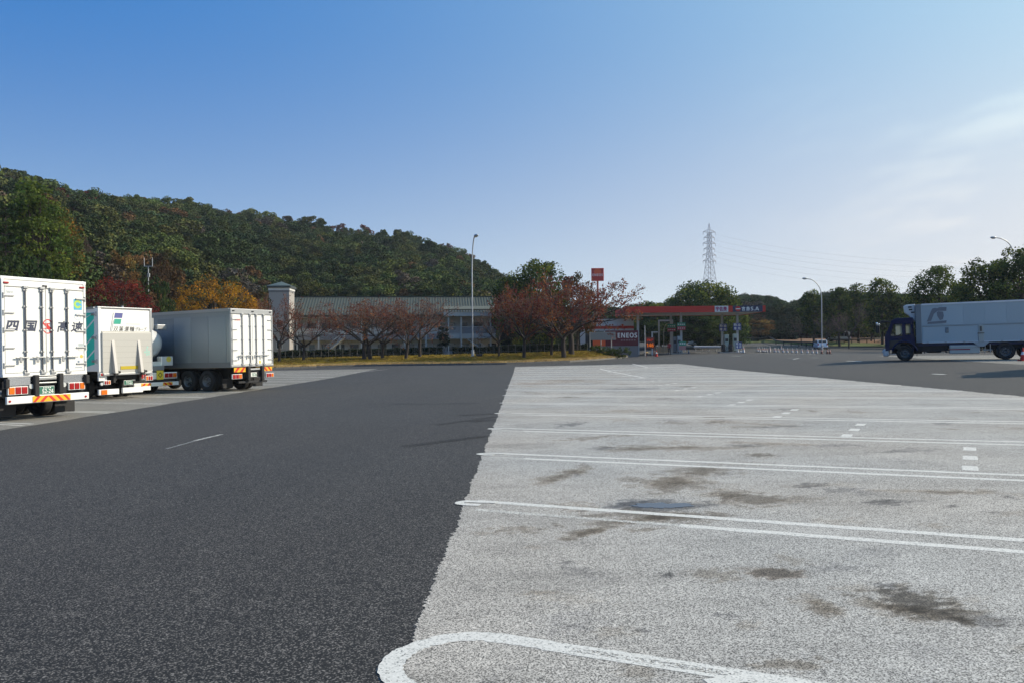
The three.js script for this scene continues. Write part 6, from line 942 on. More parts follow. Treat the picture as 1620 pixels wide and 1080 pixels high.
  for (const s of [-1, 1]) part(t, 'mudguard', rbox(0.6, 0.46, 0.025, s * (W / 2 - 0.34), 0.34, -0.45, 0.01, 1), rubber);
  chassisInto(t, L, W, 0.92); for (const z1 of [-1.35, -2.55]) { dual(t, z1, W, 0.43); axleInto(t, z1, W, 0.43); } single(t, -L - 0.55, W, 0.46); cabInto(t, -L - 0.12, 1.55, W, 2.6, whitePaint, 0.5);
  part(t, 'side_guard', [box(0.04, 0.1, 3.6, -W / 2 + 0.05, 0.75, -5.6), box(0.04, 0.1, 3.6, W / 2 - 0.05, 0.75, -5.6), box(0.04, 0.1, 3.6, -W / 2 + 0.05, 0.5, -5.6), box(0.04, 0.1, 3.6, W / 2 - 0.05, 0.5, -5.6)], galv);
}
// 2: the white truck with a grey tail lift and teal stripes on its side
{
  const W = 2.34, H = 3.56, y0 = 1.1, L = 8.4, t = thing('box_truck', 'white truck with a folded grey tail lift and teal slanted side stripes', 'truck'), [x, d] = fromRight(-14.85, 31.6, W, 62); seat(t, x, d, 62);
  const body = part(t, 'cargo_box', rbox(W, H - y0, L, 0, (H + y0) / 2, -L / 2, 0.03), boxWhite); part(body, 'roof_rail', [rbox(W + 0.05, 0.06, 0.14, 0, H + 0.0, 0.02, 0.02), box(0.05, 0.08, L - 0.1, -W / 2, H - 0.02, -L / 2 - 0.1), box(0.05, 0.08, L - 0.1, W / 2, H - 0.02, -L / 2 - 0.1)], galv);
  // teal bands on both sides: leaning stripes near the tail
  const teal = std(0.03, 0.62, 0.47, 0.5);
  for (const s of [-1, 1]) for (let k = 0; k < 5; k++) { const h = 0.5, ya = y0 - 0.34 + k * 0.58, za = -0.16, zb = -1.05, rise = 0.62, yc = (v) => clamp(v, y0 + 0.12, H - 0.2); const g = new THREE.BufferGeometry(), q = [[za, yc(ya + rise)], [za, yc(ya + rise + h)], [zb, yc(ya + h)], [zb, yc(ya)]].map(([zz, yy]) => [s * (W / 2 + 0.004), yy, zz]); g.setAttribute('position', new THREE.Float32BufferAttribute([q[0], q[1], q[2], q[0], q[2], q[3]].flat(), 3)); part(body, 'teal_stripe', flat(g), teal); }
  part(body, 'corner_post', rbox(0.12, H - y0, 0.13, -W / 2 + 0.055, (H + y0) / 2 - 0.02, 0.03, 0.02), whitePaint); part(body, 'corner_post', rbox(0.1, H - y0, 0.13, W / 2 - 0.045, (H + y0) / 2 - 0.02, 0.03, 0.02), galv);
  for (const s of [-1, 1]) for (const yy of [1.5, 2.4, 3.3]) part(body, 'side_latch', [rbox(0.05, 0.1, 0.2, s * (W / 2 + 0.02), yy, -0.2, 0.02), cyl(0.03, 0.03, 0.18, s * (W / 2 + 0.02), yy, 0.0, 8)], galv);
  const up = part(t, 'upper_panel', rbox(W - 0.22, 0.98, 0.06, 0.01, H - 0.56, 0.05, 0.015), boxWhite);
  const z = 0.083, ink = std(0.1, 0.095, 0.09, 0.5), gh = 0.2; part(up, 'lettering', glyphs(['futa', 'ha', 'un', 'yu'], -0.56, H - 0.93, 0.2, gh, 0.235, 0.017, z, 0.18), ink); part(up, 'lettering', [...glyphs(['gu', 'ru', 'long', 'pu'], 0.4, H - 0.91, 0.115, 0.15, 0.125, 0.016, z, 0.18)], ink);
  const quad = (x0, x1, ya, yb, sl) => { const g = new THREE.BufferGeometry(), q = [[x0 + ya * sl, ya], [x1 + ya * sl, ya], [x1 + yb * sl, yb], [x0 + yb * sl, yb]].map(([a, b]) => [a, H - 1.0 + b, z]); g.setAttribute('position', new THREE.Float32BufferAttribute([q[0], q[1], q[2], q[0], q[2], q[3]].flat(), 3)); return flat(g); };
  part(up, 'emblem', [quad(-0.62, -0.28, 0.6, 0.8, 0.2)], std(0.09, 0.1, 0.3, 0.5)); part(up, 'emblem_flag', quad(-0.6, -0.3, 0.36, 0.56, 0.2), std(0.03, 0.36, 0.26, 0.5)); part(up, 'emblem_pole', [quad(-0.7, -0.675, 0.02, 0.8, 0.2), quad(-0.64, -0.62, 0.04, 0.5, 0.2)], std(0.2, 0.22, 0.28, 0.5)); part(up, 'small_lettering', plate(0.62, 0.03, 0.32, H - 0.63, z), std(0.55, 0.55, 0.55, 0.5));
  // the lift platform folded upright
  const lift = part(t, 'tail_lift', rbox(W - 0.2, 1.62, 0.09, 0.01, 1.78, 0.12, 0.02), std(0.5, 0.49, 0.46, 0.42, 0.15)); part(lift, 'lift_lip', rbox(W - 0.22, 0.2, 0.06, 0.01, 2.54, 0.09, 0.03), std(0.4, 0.39, 0.36, 0.5, 0.2));
  for (const k of [-0.62, 0.5]) part(lift, 'lift_rib', extrude([[0, 0], [0.24, 0], [0.03, 1.28], [0, 1.28]].map(([a, b]) => [a, b]), 0.13, 0.01).rotateY(-Math.PI / 2).translate(k, 1.02, 0.14), std(0.42, 0.41, 0.4, 0.45, 0.15));
  part(lift, 'yellow_reflector', box(0.76, 0.13, 0.012, 0.06, 1.22, 0.175), std(0.5, 0.38, 0.02, 0.4)); const stk = [[0, 0], [0, 0.1], [0, 0.2], [-0.09, 0.1], [0.09, 0.02], [0.09, 0.12], [0.03, 0.3]].map(([a, b]) => plate(0.07, 0.075, 0.86 + a, 1.72 + b, 0.169)); part(lift, 'dotted_sticker', stk, std(0.35, 0.6, 0.52, 0.5)); for (const yy of [1.4, 1.62, 1.84, 2.06, 2.28]) part(lift, 'panel_joint', box(W - 0.24, 0.008, 0.01, 0.01, yy, 0.163), std(0.36, 0.35, 0.33, 0.5)); part(lift, 'edge_bar', rbox(W - 0.24, 0.09, 0.12, 0.01, 0.98, 0.13, 0.02), galv);
  part(t, 'lift_arm', [box(0.09, 0.5, 0.26, -0.55, 0.9, 0.0), box(0.09, 0.5, 0.26, 0.58, 0.9, 0.0), cylX(0.09, 1.5, 0, 0.86, -0.1, 12)], rubber); for (const k of [-0.55, 0.62]) part(t, 'lift_pivot', [rbox(0.16, 0.22, 0.16, k, 1.02, 0.2, 0.03), cylX(0.05, 0.26, k, 1.06, 0.28, 10)], black);
  part(t, 'skirt_panel', rbox(0.34, 0.5, 0.08, -W / 2 + 0.18, 0.98, 0.02, 0.02), whitePaint); tailLamp(t, -W / 2 + 0.02, -W / 2 + 0.42, 0.92, 1.05, 0.1, false); tailLamp(t, -W / 2 + 0.18, -W / 2 + 0.46, 0.58, 0.75, 0.09, false); tailLamp(t, W / 2 - 0.36, W / 2 - 0.02, 0.66, 0.86, 0.1, true); part(t, 'reversing_lamp', cylZ(0.06, 0.06, -W / 2 + 0.12, 0.62, 0.06, 14), lampClear);
  part(t, 'lamp_housing', rbox(0.26, 0.22, 0.1, W / 2 - 0.14, 0.98, 0.06, 0.02), galv); part(t, 'underrun_bar', rbox(0.84, 0.22, 0.1, -0.78, 0.3, 0.08, 0.02), whitePaint); part(t, 'underrun_bar', rbox(0.9, 0.22, 0.1, 0.24, 0.32, 0.08, 0.02), whitePaint); part(t, 'amber_reflector', box(0.24, 0.18, 0.02, -1.0, 0.3, 0.142), lampAmber); plateInto(t, 0.16, 0.62, -0.05, '11-62', true, 0.4, 0.19); part(t, 'number_board', box(0.36, 0.17, 0.03, W / 2 - 0.3, 0.36, 0.09), plateWhite);
  chassisInto(t, L, W, 0.86); dual(t, -1.5, W, 0.44); axleInto(t, -1.5, W, 0.44); dual(t, -2.7, W, 0.44); single(t, -L - 0.5, W, 0.46); cabInto(t, -L - 0.12, 1.55, W, 2.5, whitePaint, 0.5); part(t, 'roof_stud', cyl(0.05, 0.05, 0.08, -0.08, H + 0.05, 0, 8), galv);
}
// 3: the tanker
{
  const W = 2.24, t = thing('tanker_truck', 'polished tanker truck half hidden behind the teal striped truck', 'truck'), [x, d] = fromRight(-15.2, 34.8, W, 62); seat(t, x, d, 62); const L = 7.4, steelP = std(0.82, 0.83, 0.83, 0.22, 0.35);
  const prof = []; for (let k = 0; k <= 10; k++) { const a = k / 10 * Math.PI / 2; prof.push(new THREE.Vector2(Math.sin(a) * 1, 0.6 * Math.cos(a))); } prof.push(new THREE.Vector2(1, -L)); for (let k = 9; k >= 0; k--) { const a = k / 10 * Math.PI / 2; prof.push(new THREE.Vector2(Math.sin(a) * 1, -L - 0.34 * Math.cos(a))); }
  const tank = part(t, 'tank', new THREE.LatheGeometry(prof, 48).rotateX(Math.PI / 2).scale(1.06, 0.78, 1).translate(0, 2.22, -1.0), steelP); part(tank, 'tank_band', [-1.2, -3.4, -5.6, -7.6].map((z) => new THREE.TorusGeometry(1, 0.02, 6, 48).scale(1.13, 0.79, 1).translate(0, 2.22, z)), galv); part(tank, 'hatch', [cyl(0.32, 0.3, 0.16, 0, 3.05, -3, 20), cyl(0.32, 0.3, 0.16, 0, 3.05, -6, 20)], galv);
  part(tank, 'green_placard', box(0.3, 0.3, 0.012, 0.55, 2.25, -0.62), std(0.3, 0.6, 0.4, 0.5)); part(t, 'walkway', [box(0.6, 0.05, L - 0.4, 0, 3.1, -L / 2 - 0.8), rbox(0.5, 0.22, 0.6, 0.82, 2.95, -0.85, 0.03), box(0.16, 0.5, 0.2, 0.42, 3.1, -0.8)], galv); part(t, 'ladder', [cyl(0.025, 0.025, 1.9, -0.72, 2.3, -0.42, 8), cyl(0.025, 0.025, 1.9, -0.36, 2.3, -0.42, 8), ...[1.5, 1.85, 2.2, 2.55, 2.9].map((y) => box(0.36, 0.03, 0.03, -0.54, y, -0.42))], galv);
  part(t, 'number_board', box(0.62, 0.26, 0.02, 0.45, 1.28, -0.42), plateWhite); part(t, 'valve_box', rbox(0.62, 0.42, 0.3, 0.9, 1.42, -0.5, 0.03), steelP); part(t, 'yellow_mark', new THREE.CircleGeometry(0.13, 18).translate(0.98, 1.5, -0.345), std(0.75, 0.6, 0.1, 0.5)); part(t, 'frame_panel', rbox(0.7, 0.5, 0.3, 0.4, 0.98, -0.5, 0.03), galv);
  part(t, 'lamp_board', rbox(W, 0.3, 0.1, 0, 0.78, -0.02, 0.02), whitePaint); tailLamp(t, W / 2 - 0.72, W / 2 - 0.06, 0.68, 0.9, 0.05, false); tailLamp(t, -W / 2 + 0.06, -W / 2 + 0.72, 0.68, 0.9, 0.05, true); const dia = part(t, 'yellow_placard', box(0.34, 0.4, 0.014, 0.2, 0.82, 0.07), std(0.78, 0.6, 0.05, 0.5)); part(dia, 'placard_mark', new THREE.RingGeometry(0.08, 0.12, 4).translate(0.2, 0.82, 0.08), black); part(t, 'rubber_buffer', rbox(W - 0.1, 0.16, 0.1, 0, 0.56, 0.0, 0.02), rubber);
  part(t, 'bumper_bar', rbox(W, 0.17, 0.09, 0, 0.42, 0.08, 0.02), whitePaint); chevrons(t, 0.3, 0.78, 0.35, 0.49, 0.13, -1); chevrons(t, -0.78, -0.3, 0.35, 0.49, 0.13, 1); chassisInto(t, L + 1, W, 0.9); for (const z1 of [-1.6, -2.8]) { dual(t, z1, W, 0.48); axleInto(t, z1, W, 0.48); } single(t, -L - 1.9, W, 0.48); cabInto(t, -L - 1.35, 1.7, W, 2.7, whitePaint, 0.5);
}
// 4: the grey aluminium box truck
{
  const W = 2.5, H = 3.67, y0 = 1.07, L = 9.4, t = thing('box_truck', 'bare aluminium sided box truck with bright white rear doors', 'truck'), [x, d] = fromRight(-11.25, 36.1, W, 62); seat(t, x, d, 62);
  const alu = new THREE.MeshStandardMaterial({ color: new THREE.Color().setRGB(0.3, 0.33, 0.35), roughness: 0.45, metalness: 0.85, side: THREE.DoubleSide });
  const aluTones = [1, 0.86, 1.12, 0.94].map((k) => { const m = alu.clone(); m.color.multiplyScalar(k); m.roughness = 0.42 + 0.1 * k; return m; });
  const body = part(t, 'cargo_box', rbox(W - 0.04, H - y0, L, 0, (H + y0) / 2, -L / 2 - 0.05, 0.03), alu); const r = rngOf(88); for (const s of [-1, 1]) for (let k = 0; k < 8; k++) { const w = (L - 0.3) / 8; const p = part(body, 'side_panel', rbox(0.014, H - y0 - 0.5, w - 0.012, s * (W / 2 - 0.015), (H + y0) / 2 - 0.06, -0.25 - w * (k + 0.5), 0.004, 1), aluTones[(k * 3) % 4]); p.rotation.y = (r() - 0.5) * 0.0016; }
  part(body, 'side_rail', [box(0.05, 0.24, L, -W / 2 + 0.01, y0 + 0.12, -L / 2 - 0.05), box(0.05, 0.24, L, W / 2 - 0.01, y0 + 0.12, -L / 2 - 0.05)], std(0.2, 0.21, 0.22, 0.5, 0.5)); part(body, 'roof_rail', [box(0.06, 0.12, L, -W / 2 + 0.01, H - 0.05, -L / 2 - 0.05), box(0.06, 0.12, L, W / 2 - 0.01, H - 0.05, -L / 2 - 0.05)], galv);
  part(t, 'header', rbox(W, 0.24, 0.1, 0, H - 0.12, 0.0, 0.02), galv); part(t, 'corner_post', rbox(0.09, H - y0 - 0.26, 0.1, -W / 2 + 0.045, (H + y0) / 2 - 0.13, 0, 0.02), galv); part(t, 'corner_post', rbox(0.09, H - y0 - 0.26, 0.1, W / 2 - 0.045, (H + y0) / 2 - 0.13, 0, 0.02), galv);
  const dl = rearDoor(t, -W / 2 + 0.1, 0, y0 + 0.12, H - 0.26, 0.02, true, [-0.62, -0.16], 5, boxWhite, rodGrey, 0.02); rearDoor(t, 0, W / 2 - 0.1, y0 + 0.12, H - 0.26, 0.02, false, [0.2, 0.64], 5, boxWhite, rodGrey, 0.02); part(dl, 'small_lettering', plate(0.32, 0.07, -0.86, H - 0.5, 0.048), std(0.5, 0.2, 0.18, 0.5)); part(t, 'yellow_mark', plate(0.1, 0.12, 0.42, 1.28, 0.048), std(0.75, 0.6, 0.05, 0.5));
  for (const k of [-W / 2 + 0.16, 0.02, W / 2 - 0.16]) part(t, 'marker_lamp', rbox(0.12, 0.05, 0.05, k, H - 0.1, 0.06, 0.015), black); part(t, 'sill', rbox(W, 0.1, 0.12, 0, y0 + 0.06, 0, 0.02), galv);
  chevrons(t, -1.12, -0.46, 0.86, 1.06, 0.06, 1); chevrons(t, 0.6, 1.14, 0.86, 1.04, 0.06, -1); tailLamp(t, -W / 2 + 0.02, -W / 2 + 0.58, 0.56, 0.78, 0.05, false); tailLamp(t, W / 2 - 0.5, W / 2 - 0.02, 0.56, 0.76, 0.05, false); for (const k of [-0.32, 0.5]) part(t, 'rubber_buffer', rbox(0.16, 0.66, 0.14, k, 0.78, 0.1, 0.03), rubber); plateInto(t, 0.02, 0.72, 0.05, '38-05', false, 0.36, 0.2); part(t, 'rear_panel', box(0.9, 0.3, 0.04, 0.02, 0.75, 0.0), chassisM); part(t, 'step_bar', rbox(0.6, 0.08, 0.1, 0.05, 0.96, 0.07, 0.02), galv); part(t, 'underrun_bar', rbox(W - 0.8, 0.1, 0.1, 0, 0.4, 0.0, 0.02), chassisM);
  for (const s of [-1, 1]) part(t, 'mudguard', rbox(0.6, 0.42, 0.025, s * (W / 2 - 0.36), 0.36, -0.62, 0.01, 1), rubber); chassisInto(t, L, W, 0.9); for (const z1 of [-1.6, -2.85]) { dual(t, z1, W, 0.48); axleInto(t, z1, W, 0.48); } single(t, -6.6, W, 0.48); single(t, -L - 0.6, W, 0.48); cabInto(t, -L - 0.15, 1.7, W, 2.7, whitePaint, 0.5);
  part(t, 'light_block_box', box(1.0, 0.42, 6.5, 0, 0.72, -4.2), chassisM); part(t, 'mud_panel', box(0.9, 0.7, 0.03, 0, 0.62, -3.6), rubber); part(t, 'wheel_guard', [box(0.5, 0.05, 1.1, -W / 2 + 0.3, 1.02, -1.6), box(0.5, 0.05, 1.1, W / 2 - 0.3, 1.02, -1.6)], chassisM); part(t, 'fuel_tank', rbox(0.5, 0.5, 1.3, -W / 2 + 0.3, 0.66, -4.6, 0.06), galv);  // the central dark box is added to block light beneath the body
}
// 5: the blue truck with a white refrigerated wing body; z = 0 at the front axle
{
  const W = 2.46, H = 3.5, y0 = 1.1, cabBlue = new THREE.MeshPhysicalMaterial({ color: new THREE.Color().setRGB(0.0012, 0.006, 0.05), roughness: 0.35, specularIntensity: 0.6, side: THREE.DoubleSide }), wing = std(0.43, 0.49, 0.5, 0.5), grey = std(0.2, 0.22, 0.23, 0.5), a = 62 * Math.PI / 180, t = thing('refrigerated_truck', 'dark blue truck with a long white refrigerated wing box facing left', 'truck'); seat(t, 24.9 + Math.cos(a) * (W / 2 - 0.1), 48.6 + Math.sin(a) * (W / 2 - 0.1), 62);
  const wingTones = [1, 0.94, 1.04, 0.97].map((k) => std(0.43 * k, 0.49 * k, 0.5 * k, 0.5)); cabInto(t, 0.5, 1.62, W, 2.68, cabBlue, 0.55);
  const z0 = 0.68, L = 9.3, body = part(t, 'cargo_box', rbox(W - 0.03, H - y0, L, 0, (H + y0) / 2, z0 + L / 2, 0.03), wing); const split = y0 + 1.02;
  part(body, 'front_frame', [rbox(W + 0.03, H - y0, 0.32, 0, (H + y0) / 2, z0 + 0.12, 0.03)], grey);
  for (const s of [-1, 1]) { const xx = s * (W / 2 - 0.012); for (let k = 0; k < 8; k++) { const w = (L - 0.4) / 8; part(body, 'wing_panel', rbox(0.02, H - split - 0.12, w - 0.014, xx, (H + split) / 2, z0 + 0.34 + w * (k + 0.5), 0.006, 1), wingTones[(k * 5 + 1) % 4]); } for (let k = 0; k < 3; k++) { const w = (L - 0.4) / 3; part(body, 'drop_panel', rbox(0.03, split - y0 - 0.06, w - 0.02, xx, (split + y0) / 2 - 0.02, z0 + 0.34 + w * (k + 0.5), 0.008, 1), wingTones[(k + 2) % 4]); }
    part(body, 'wing_rail', [rbox(0.06, 0.06, L - 0.3, xx + s * 0.012, split, z0 + L / 2 + 0.16, 0.015)], std(0.32, 0.35, 0.36, 0.5)); part(body, 'roof_rail', rbox(0.05, 0.1, L - 0.3, xx + s * 0.01, H - 0.03, z0 + L / 2 + 0.16, 0.015), std(0.7, 0.7, 0.7, 0.5)); part(body, 'bottom_rail', box(0.05, 0.05, L - 0.3, xx + s * 0.012, y0 - 0.0, z0 + L / 2 + 0.16), std(0.7, 0.7, 0.7, 0.5)); for (let k = 0; k < 9; k++) part(body, 'hinge', rbox(0.05, 0.1, 0.12, xx + s * 0.035, y0 + 0.01, z0 + 0.6 + k * 0.98, 0.015, 1), galv);
    part(body, 'latch', rbox(0.06, 0.34, 0.18, xx + s * 0.025, split - 0.28, z0 + 1.66, 0.02), grey); const post = part(body, 'centre_post', rbox(0.07, split - y0 + 0.04, 0.26, xx + s * 0.02, (split + y0) / 2 - 0.02, z0 + 3.45, 0.02), std(0.45, 0.46, 0.42, 0.5, 0.2)); part(post, 'latch_handle', [rbox(0.06, 0.3, 0.1, xx + s * 0.07, split - 0.25, z0 + 3.45, 0.02), rbox(0.05, 0.05, 0.36, xx + s * 0.06, split - 0.52, z0 + 3.45, 0.015)], std(0.12, 0.1, 0.08, 0.5)); part(post, 'post_foot', extrude([[-0.42, 0], [0.42, 0], [0.14, -0.26], [-0.14, -0.26]], 0.05, 0.01).rotateY(Math.PI / 2).translate(xx + s * 0.02, y0 - 0.04, z0 + 3.45), std(0.4, 0.42, 0.42, 0.5)); }
  // faded emblem on the wing: a slanting letter form of bands
  const xx = -W / 2 - 0.004, em = std(0.2, 0.205, 0.225, 0.6), q2 = (pts) => { const sh = new THREE.Shape(pts.map(([u, v]) => new THREE.Vector2(u, v))); return new THREE.ShapeGeometry(sh).rotateY(-Math.PI / 2).translate(xx - 0.005, 0, 0); };
  part(body, 'faded_emblem', [q2([[1.26, 2.4], [1.5, 2.44], [1.66, 2.86], [1.86, 3.04], [2.34, 3.02], [2.36, 3.26], [1.96, 3.26], [1.84, 3.2], [1.74, 3.24], [1.58, 3.2], [1.5, 3.02]]), q2([[1.88, 3.02], [2.16, 2.98], [2.2, 2.74], [2.14, 2.52], [1.98, 2.46], [1.84, 2.72], [1.82, 2.94]]), q2([[1.28, 2.24], [1.32, 2.38], [1.8, 2.4], [2.34, 2.44], [2.32, 2.28]])], em);
  const rf = part(t, 'refrigeration_unit', extrude([[0, 0], [0.36, 0.4], [0.62, 0.62], [0.66, 1.02], [0.5, 1.1], [0, 1.12]], 1.9, 0.05).rotateY(Math.PI / 2).translate(0, 2.42, z0 - 0.05), std(0.62, 0.62, 0.6, 0.45)); for (const [yy, zz] of [[3.36, -0.34], [3.2, -0.3], [3.02, -0.18]]) part(rf, 'vent', rbox(0.03, 0.08, 0.2, -0.965, yy, z0 + zz, 0.01, 1), black);
  part(t, 'body_frame', [box(W - 0.2, 0.16, L, 0, y0 - 0.12, z0 + L / 2)], std(0.015, 0.02, 0.07, 0.5)); const ch = []; for (const s of [-1, 1]) ch.push(box(0.1, 0.28, L + 1.6, s * 0.42, 0.86, z0 + L / 2 - 0.8)); for (let k = 0; k < 8; k++) ch.push(box(0.8, 0.18, 0.1, 0, 0.86, z0 + k * 1.15)); part(t, 'chassis', ch, chassisM);
  part(t, 'curtain', [box(0.02, 0.72, 0.5, W / 2 - 0.1, 2.0, -0.3), box(0.02, 0.62, 0.3, W / 2 - 0.1, 2.03, 0.2)], new THREE.MeshPhysicalMaterial({ color: new THREE.Color().setRGB(0.75, 0.76, 0.72), roughness: 0.95, transmission: 0.5, thickness: 0, side: THREE.DoubleSide })); part(t, 'engine_block', box(1.5, 0.7, 1.7, 0, 0.78, 0.1), chassisM); part(t, 'dark_filler_front', box(W - 0.5, 0.46, 1.5, 0, 0.78, 1.5), chassisM); part(t, 'dark_filler_rear', box(W - 0.7, 0.4, 3.4, 0, 0.82, 6.2), chassisM); part(t, 'inner_fender', [box(0.5, 0.05, 1.5, -W / 2 + 0.3, 1.08, 0), box(0.5, 0.05, 1.5, W / 2 - 0.3, 1.08, 0), box(0.5, 0.6, 0.05, -W / 2 + 0.3, 0.8, 0.72), box(0.5, 0.6, 0.05, W / 2 - 0.3, 0.8, 0.72)], rubber);  // boxes behind the engine are dark fillers added to blacken the underside
  single(t, 0, W, 0.5); for (const z1 of [5.38, 6.62]) { dual(t, z1, W, 0.5); axleInto(t, z1, W, 0.5); }
  for (const s of [-1, 1]) { const bx = part(t, 'side_box', rbox(0.5, 0.52, 1.62, s * (W / 2 - 0.28), 0.66, 3.25, 0.05), std(0.5, 0.52, 0.5, 0.35, 0.3)); part(bx, 'red_stripe', box(0.012, 0.06, 1.1, s * (W / 2 - 0.02), 0.66, 3.0), std(0.35, 0.02, 0.03, 0.5)); part(bx, 'box_joint', [box(0.014, 0.02, 1.56, s * (W / 2 - 0.02), 0.76, 3.25)], grey);
    part(t, 'side_guard', [box(0.04, 0.07, 1.4, s * (W / 2 - 0.06), 0.62, 1.7), box(0.05, 0.55, 0.05, s * (W / 2 - 0.06), 0.72, 1.1), box(0.05, 0.55, 0.05, s * (W / 2 - 0.06), 0.72, 2.3)], chassisM); part(t, 'stay', [bar(V(s * (W / 2 - 0.1), 0.95, 4.35), V(s * (W / 2 - 0.1), 0.4, 4.3), 0.025), bar(V(s * (W / 2 - 0.1), 0.95, 4.6), V(s * (W / 2 - 0.1), 0.4, 4.6), 0.025), box(0.04, 0.05, 0.5, s * (W / 2 - 0.1), 0.6, 4.45)], galv); part(t, 'mudguard', rbox(0.5, 0.45, 0.03, s * (W / 2 - 0.3), 0.52, 0.66, 0.01, 1), rubber); part(t, 'wheel_guard', box(0.5, 0.04, 2.6, s * (W / 2 - 0.3), 1.04, 6.0), chassisM);
    part(t, 'cab_ladder', [bar(V(s * (W / 2 - 0.15), 1.2, 0.72), V(s * (W / 2 - 0.15), 2.4, 0.72), 0.02), bar(V(s * (W / 2 - 0.15), 1.5, 0.6), V(s * (W / 2 - 0.15), 1.5, 0.85), 0.02), bar(V(s * (W / 2 - 0.15), 2.0, 0.6), V(s * (W / 2 - 0.15), 2.0, 0.85), 0.02)], galv); }
  part(t, 'dark_gap_slab', [rbox(1.7, 1.5, 0.22, 0.1, 1.75, 0.72, 0.04)], rubber); part(t, 'air_tank', [new THREE.CapsuleGeometry(0.15, 0.6, 6, 14).rotateX(Math.PI / 2).translate(-0.75, 0.62, 1.6), new THREE.CapsuleGeometry(0.15, 0.6, 6, 14).rotateX(Math.PI / 2).translate(-0.75, 0.58, 2.0)].slice(0, 1), std(0.12, 0.14, 0.15, 0.4, 0.5)); part(t, 'bumper_bar', rbox(W, 0.16, 0.1, 0, 0.5, z0 + L + 0.05, 0.03), whitePaint); tailLamp(t, -1.1, -0.6, 0.8, 1.0, z0 + L + 0.03, true); tailLamp(t, 0.6, 1.1, 0.8, 1.0, z0 + L + 0.03, false); part(t, 'rear_door', [rbox(W / 2 - 0.05, H - y0 - 0.1, 0.05, -W / 4, (H + y0) / 2, z0 + L + 0.03, 0.01, 1)], whitePaint); part(t, 'rear_door', [rbox(W / 2 - 0.05, H - y0 - 0.1, 0.05, W / 4, (H + y0) / 2, z0 + L + 0.03, 0.01, 1)], whitePaint);  // black slab behind the cab added to darken the gap before the box
  // another lorry in the next row: only its shadow reaches into view
  const c = copyOf(t, 'second blue truck with a white box, in the next row to the right', [0, 0, 0]); seat(c, 23.8, 31.2, 62);
}
// two passenger cars
function car(name, label, category, spec) {
  const t = thing(name, label, category), { L, W, H, colour } = spec, hw = W / 2; 
  const lower = [[0, 0.34], [0.03, 0.62], [0.12, 0.84], [0.2, 0.95], [L - 1.15, 0.92], [L - 0.35, 0.8], [L - 0.03, 0.62], [L, 0.34], [L - 0.3, 0.24], [0.3, 0.24]], g = extrude(lower, W, 0.1).rotateY(Math.PI / 2); part(t, 'body', g, colour);
  const roofTop = [[0.16, 0.9], [spec.tail, H - 0.06], [spec.tail + 0.25, H], [L * 0.55, H - 0.02], [L * 0.62, H - 0.08], [L - 1.2, 0.92]], gh = new THREE.ExtrudeGeometry(new THREE.Shape(roofTop.map(([a, b]) => new THREE.Vector2(a, b))), { depth: W - 0.36, bevelEnabled: true, bevelSize: 0.02, bevelThickness: 0.1, bevelSegments: 3, bevelOffset: -0.02 }).translate(0, 0, -(W - 0.36) / 2).rotateY(Math.PI / 2); part(t, 'cabin', gh, colour);
  const dark = std(0.015, 0.018, 0.022, 0.08), zc = (u) => -u; for (const s of [-1, 1]) { const x = s * (hw - 0.074), pane = (pts) => { const q = new THREE.ShapeGeometry(new THREE.Shape(pts.map(([a, b]) => new THREE.Vector2(a, b)))).rotateY(Math.PI / 2).translate(x, 0, 0); return q; }; part(t, 'side_window', pane([[0.5, 0.98], [spec.tail + 0.32, H - 0.14], [L * 0.3, H - 0.12], [L * 0.3, 0.98]]), dark); part(t, 'side_window', pane([[L * 0.32, 0.98], [L * 0.32, H - 0.12], [L * 0.48, H - 0.12], [L * 0.48, 0.98]]), dark); part(t, 'side_window', pane([[L * 0.5, 0.98], [L * 0.5, H - 0.12], [L * 0.56, H - 0.14], [L * 0.68, 0.98]]), dark); part(t, 'tail_lamp', rbox(0.2, 0.3, 0.1, s * (hw - 0.14), 0.82, -0.06, 0.04), lampRed); part(t, 'door_mirror', rbox(0.18, 0.13, 0.1, s * (hw + 0.08), 1.0, -L * 0.62, 0.04), colour); part(t, 'headlight', rbox(0.36, 0.16, 0.14, s * (hw - 0.26), 0.7, -L + 0.1, 0.05), lampClear); for (const z of [-0.75, -L + 0.85]) wheelInto(t, s * (hw - 0.12), 0.31, z, 0.31, 0.2, s); }
  const a = Math.atan2(spec.tail - 0.16, H - 0.06 - 0.9); part(t, 'rear_window', new THREE.PlaneGeometry(W - 0.5, 0.42).rotateX(-a).translate(0, lerp(0.9, H, 0.62), -lerp(0.16, spec.tail, 0.62) + 0.045), dark); part(t, 'windscreen', new THREE.PlaneGeometry(W - 0.46, 0.72).rotateX(Math.PI + 1.0).translate(0, (H + 0.92) / 2, -(L * 0.62 + L - 1.2) / 2 - 0.05), dark); part(t, 'rear_bumper', rbox(W - 0.02, 0.26, 0.2, 0, 0.42, 0.0, 0.08), colour); part(t, 'front_bumper', rbox(W - 0.02, 0.28, 0.2, 0, 0.42, -L + 0.02, 0.08), colour); plateInto(t, 0, 0.62, 0.045, '38-14', false, 0.34, 0.17); part(t, 'underbody', box(W - 0.24, 0.16, L - 0.5, 0, 0.27, -L / 2), black); return t;
}
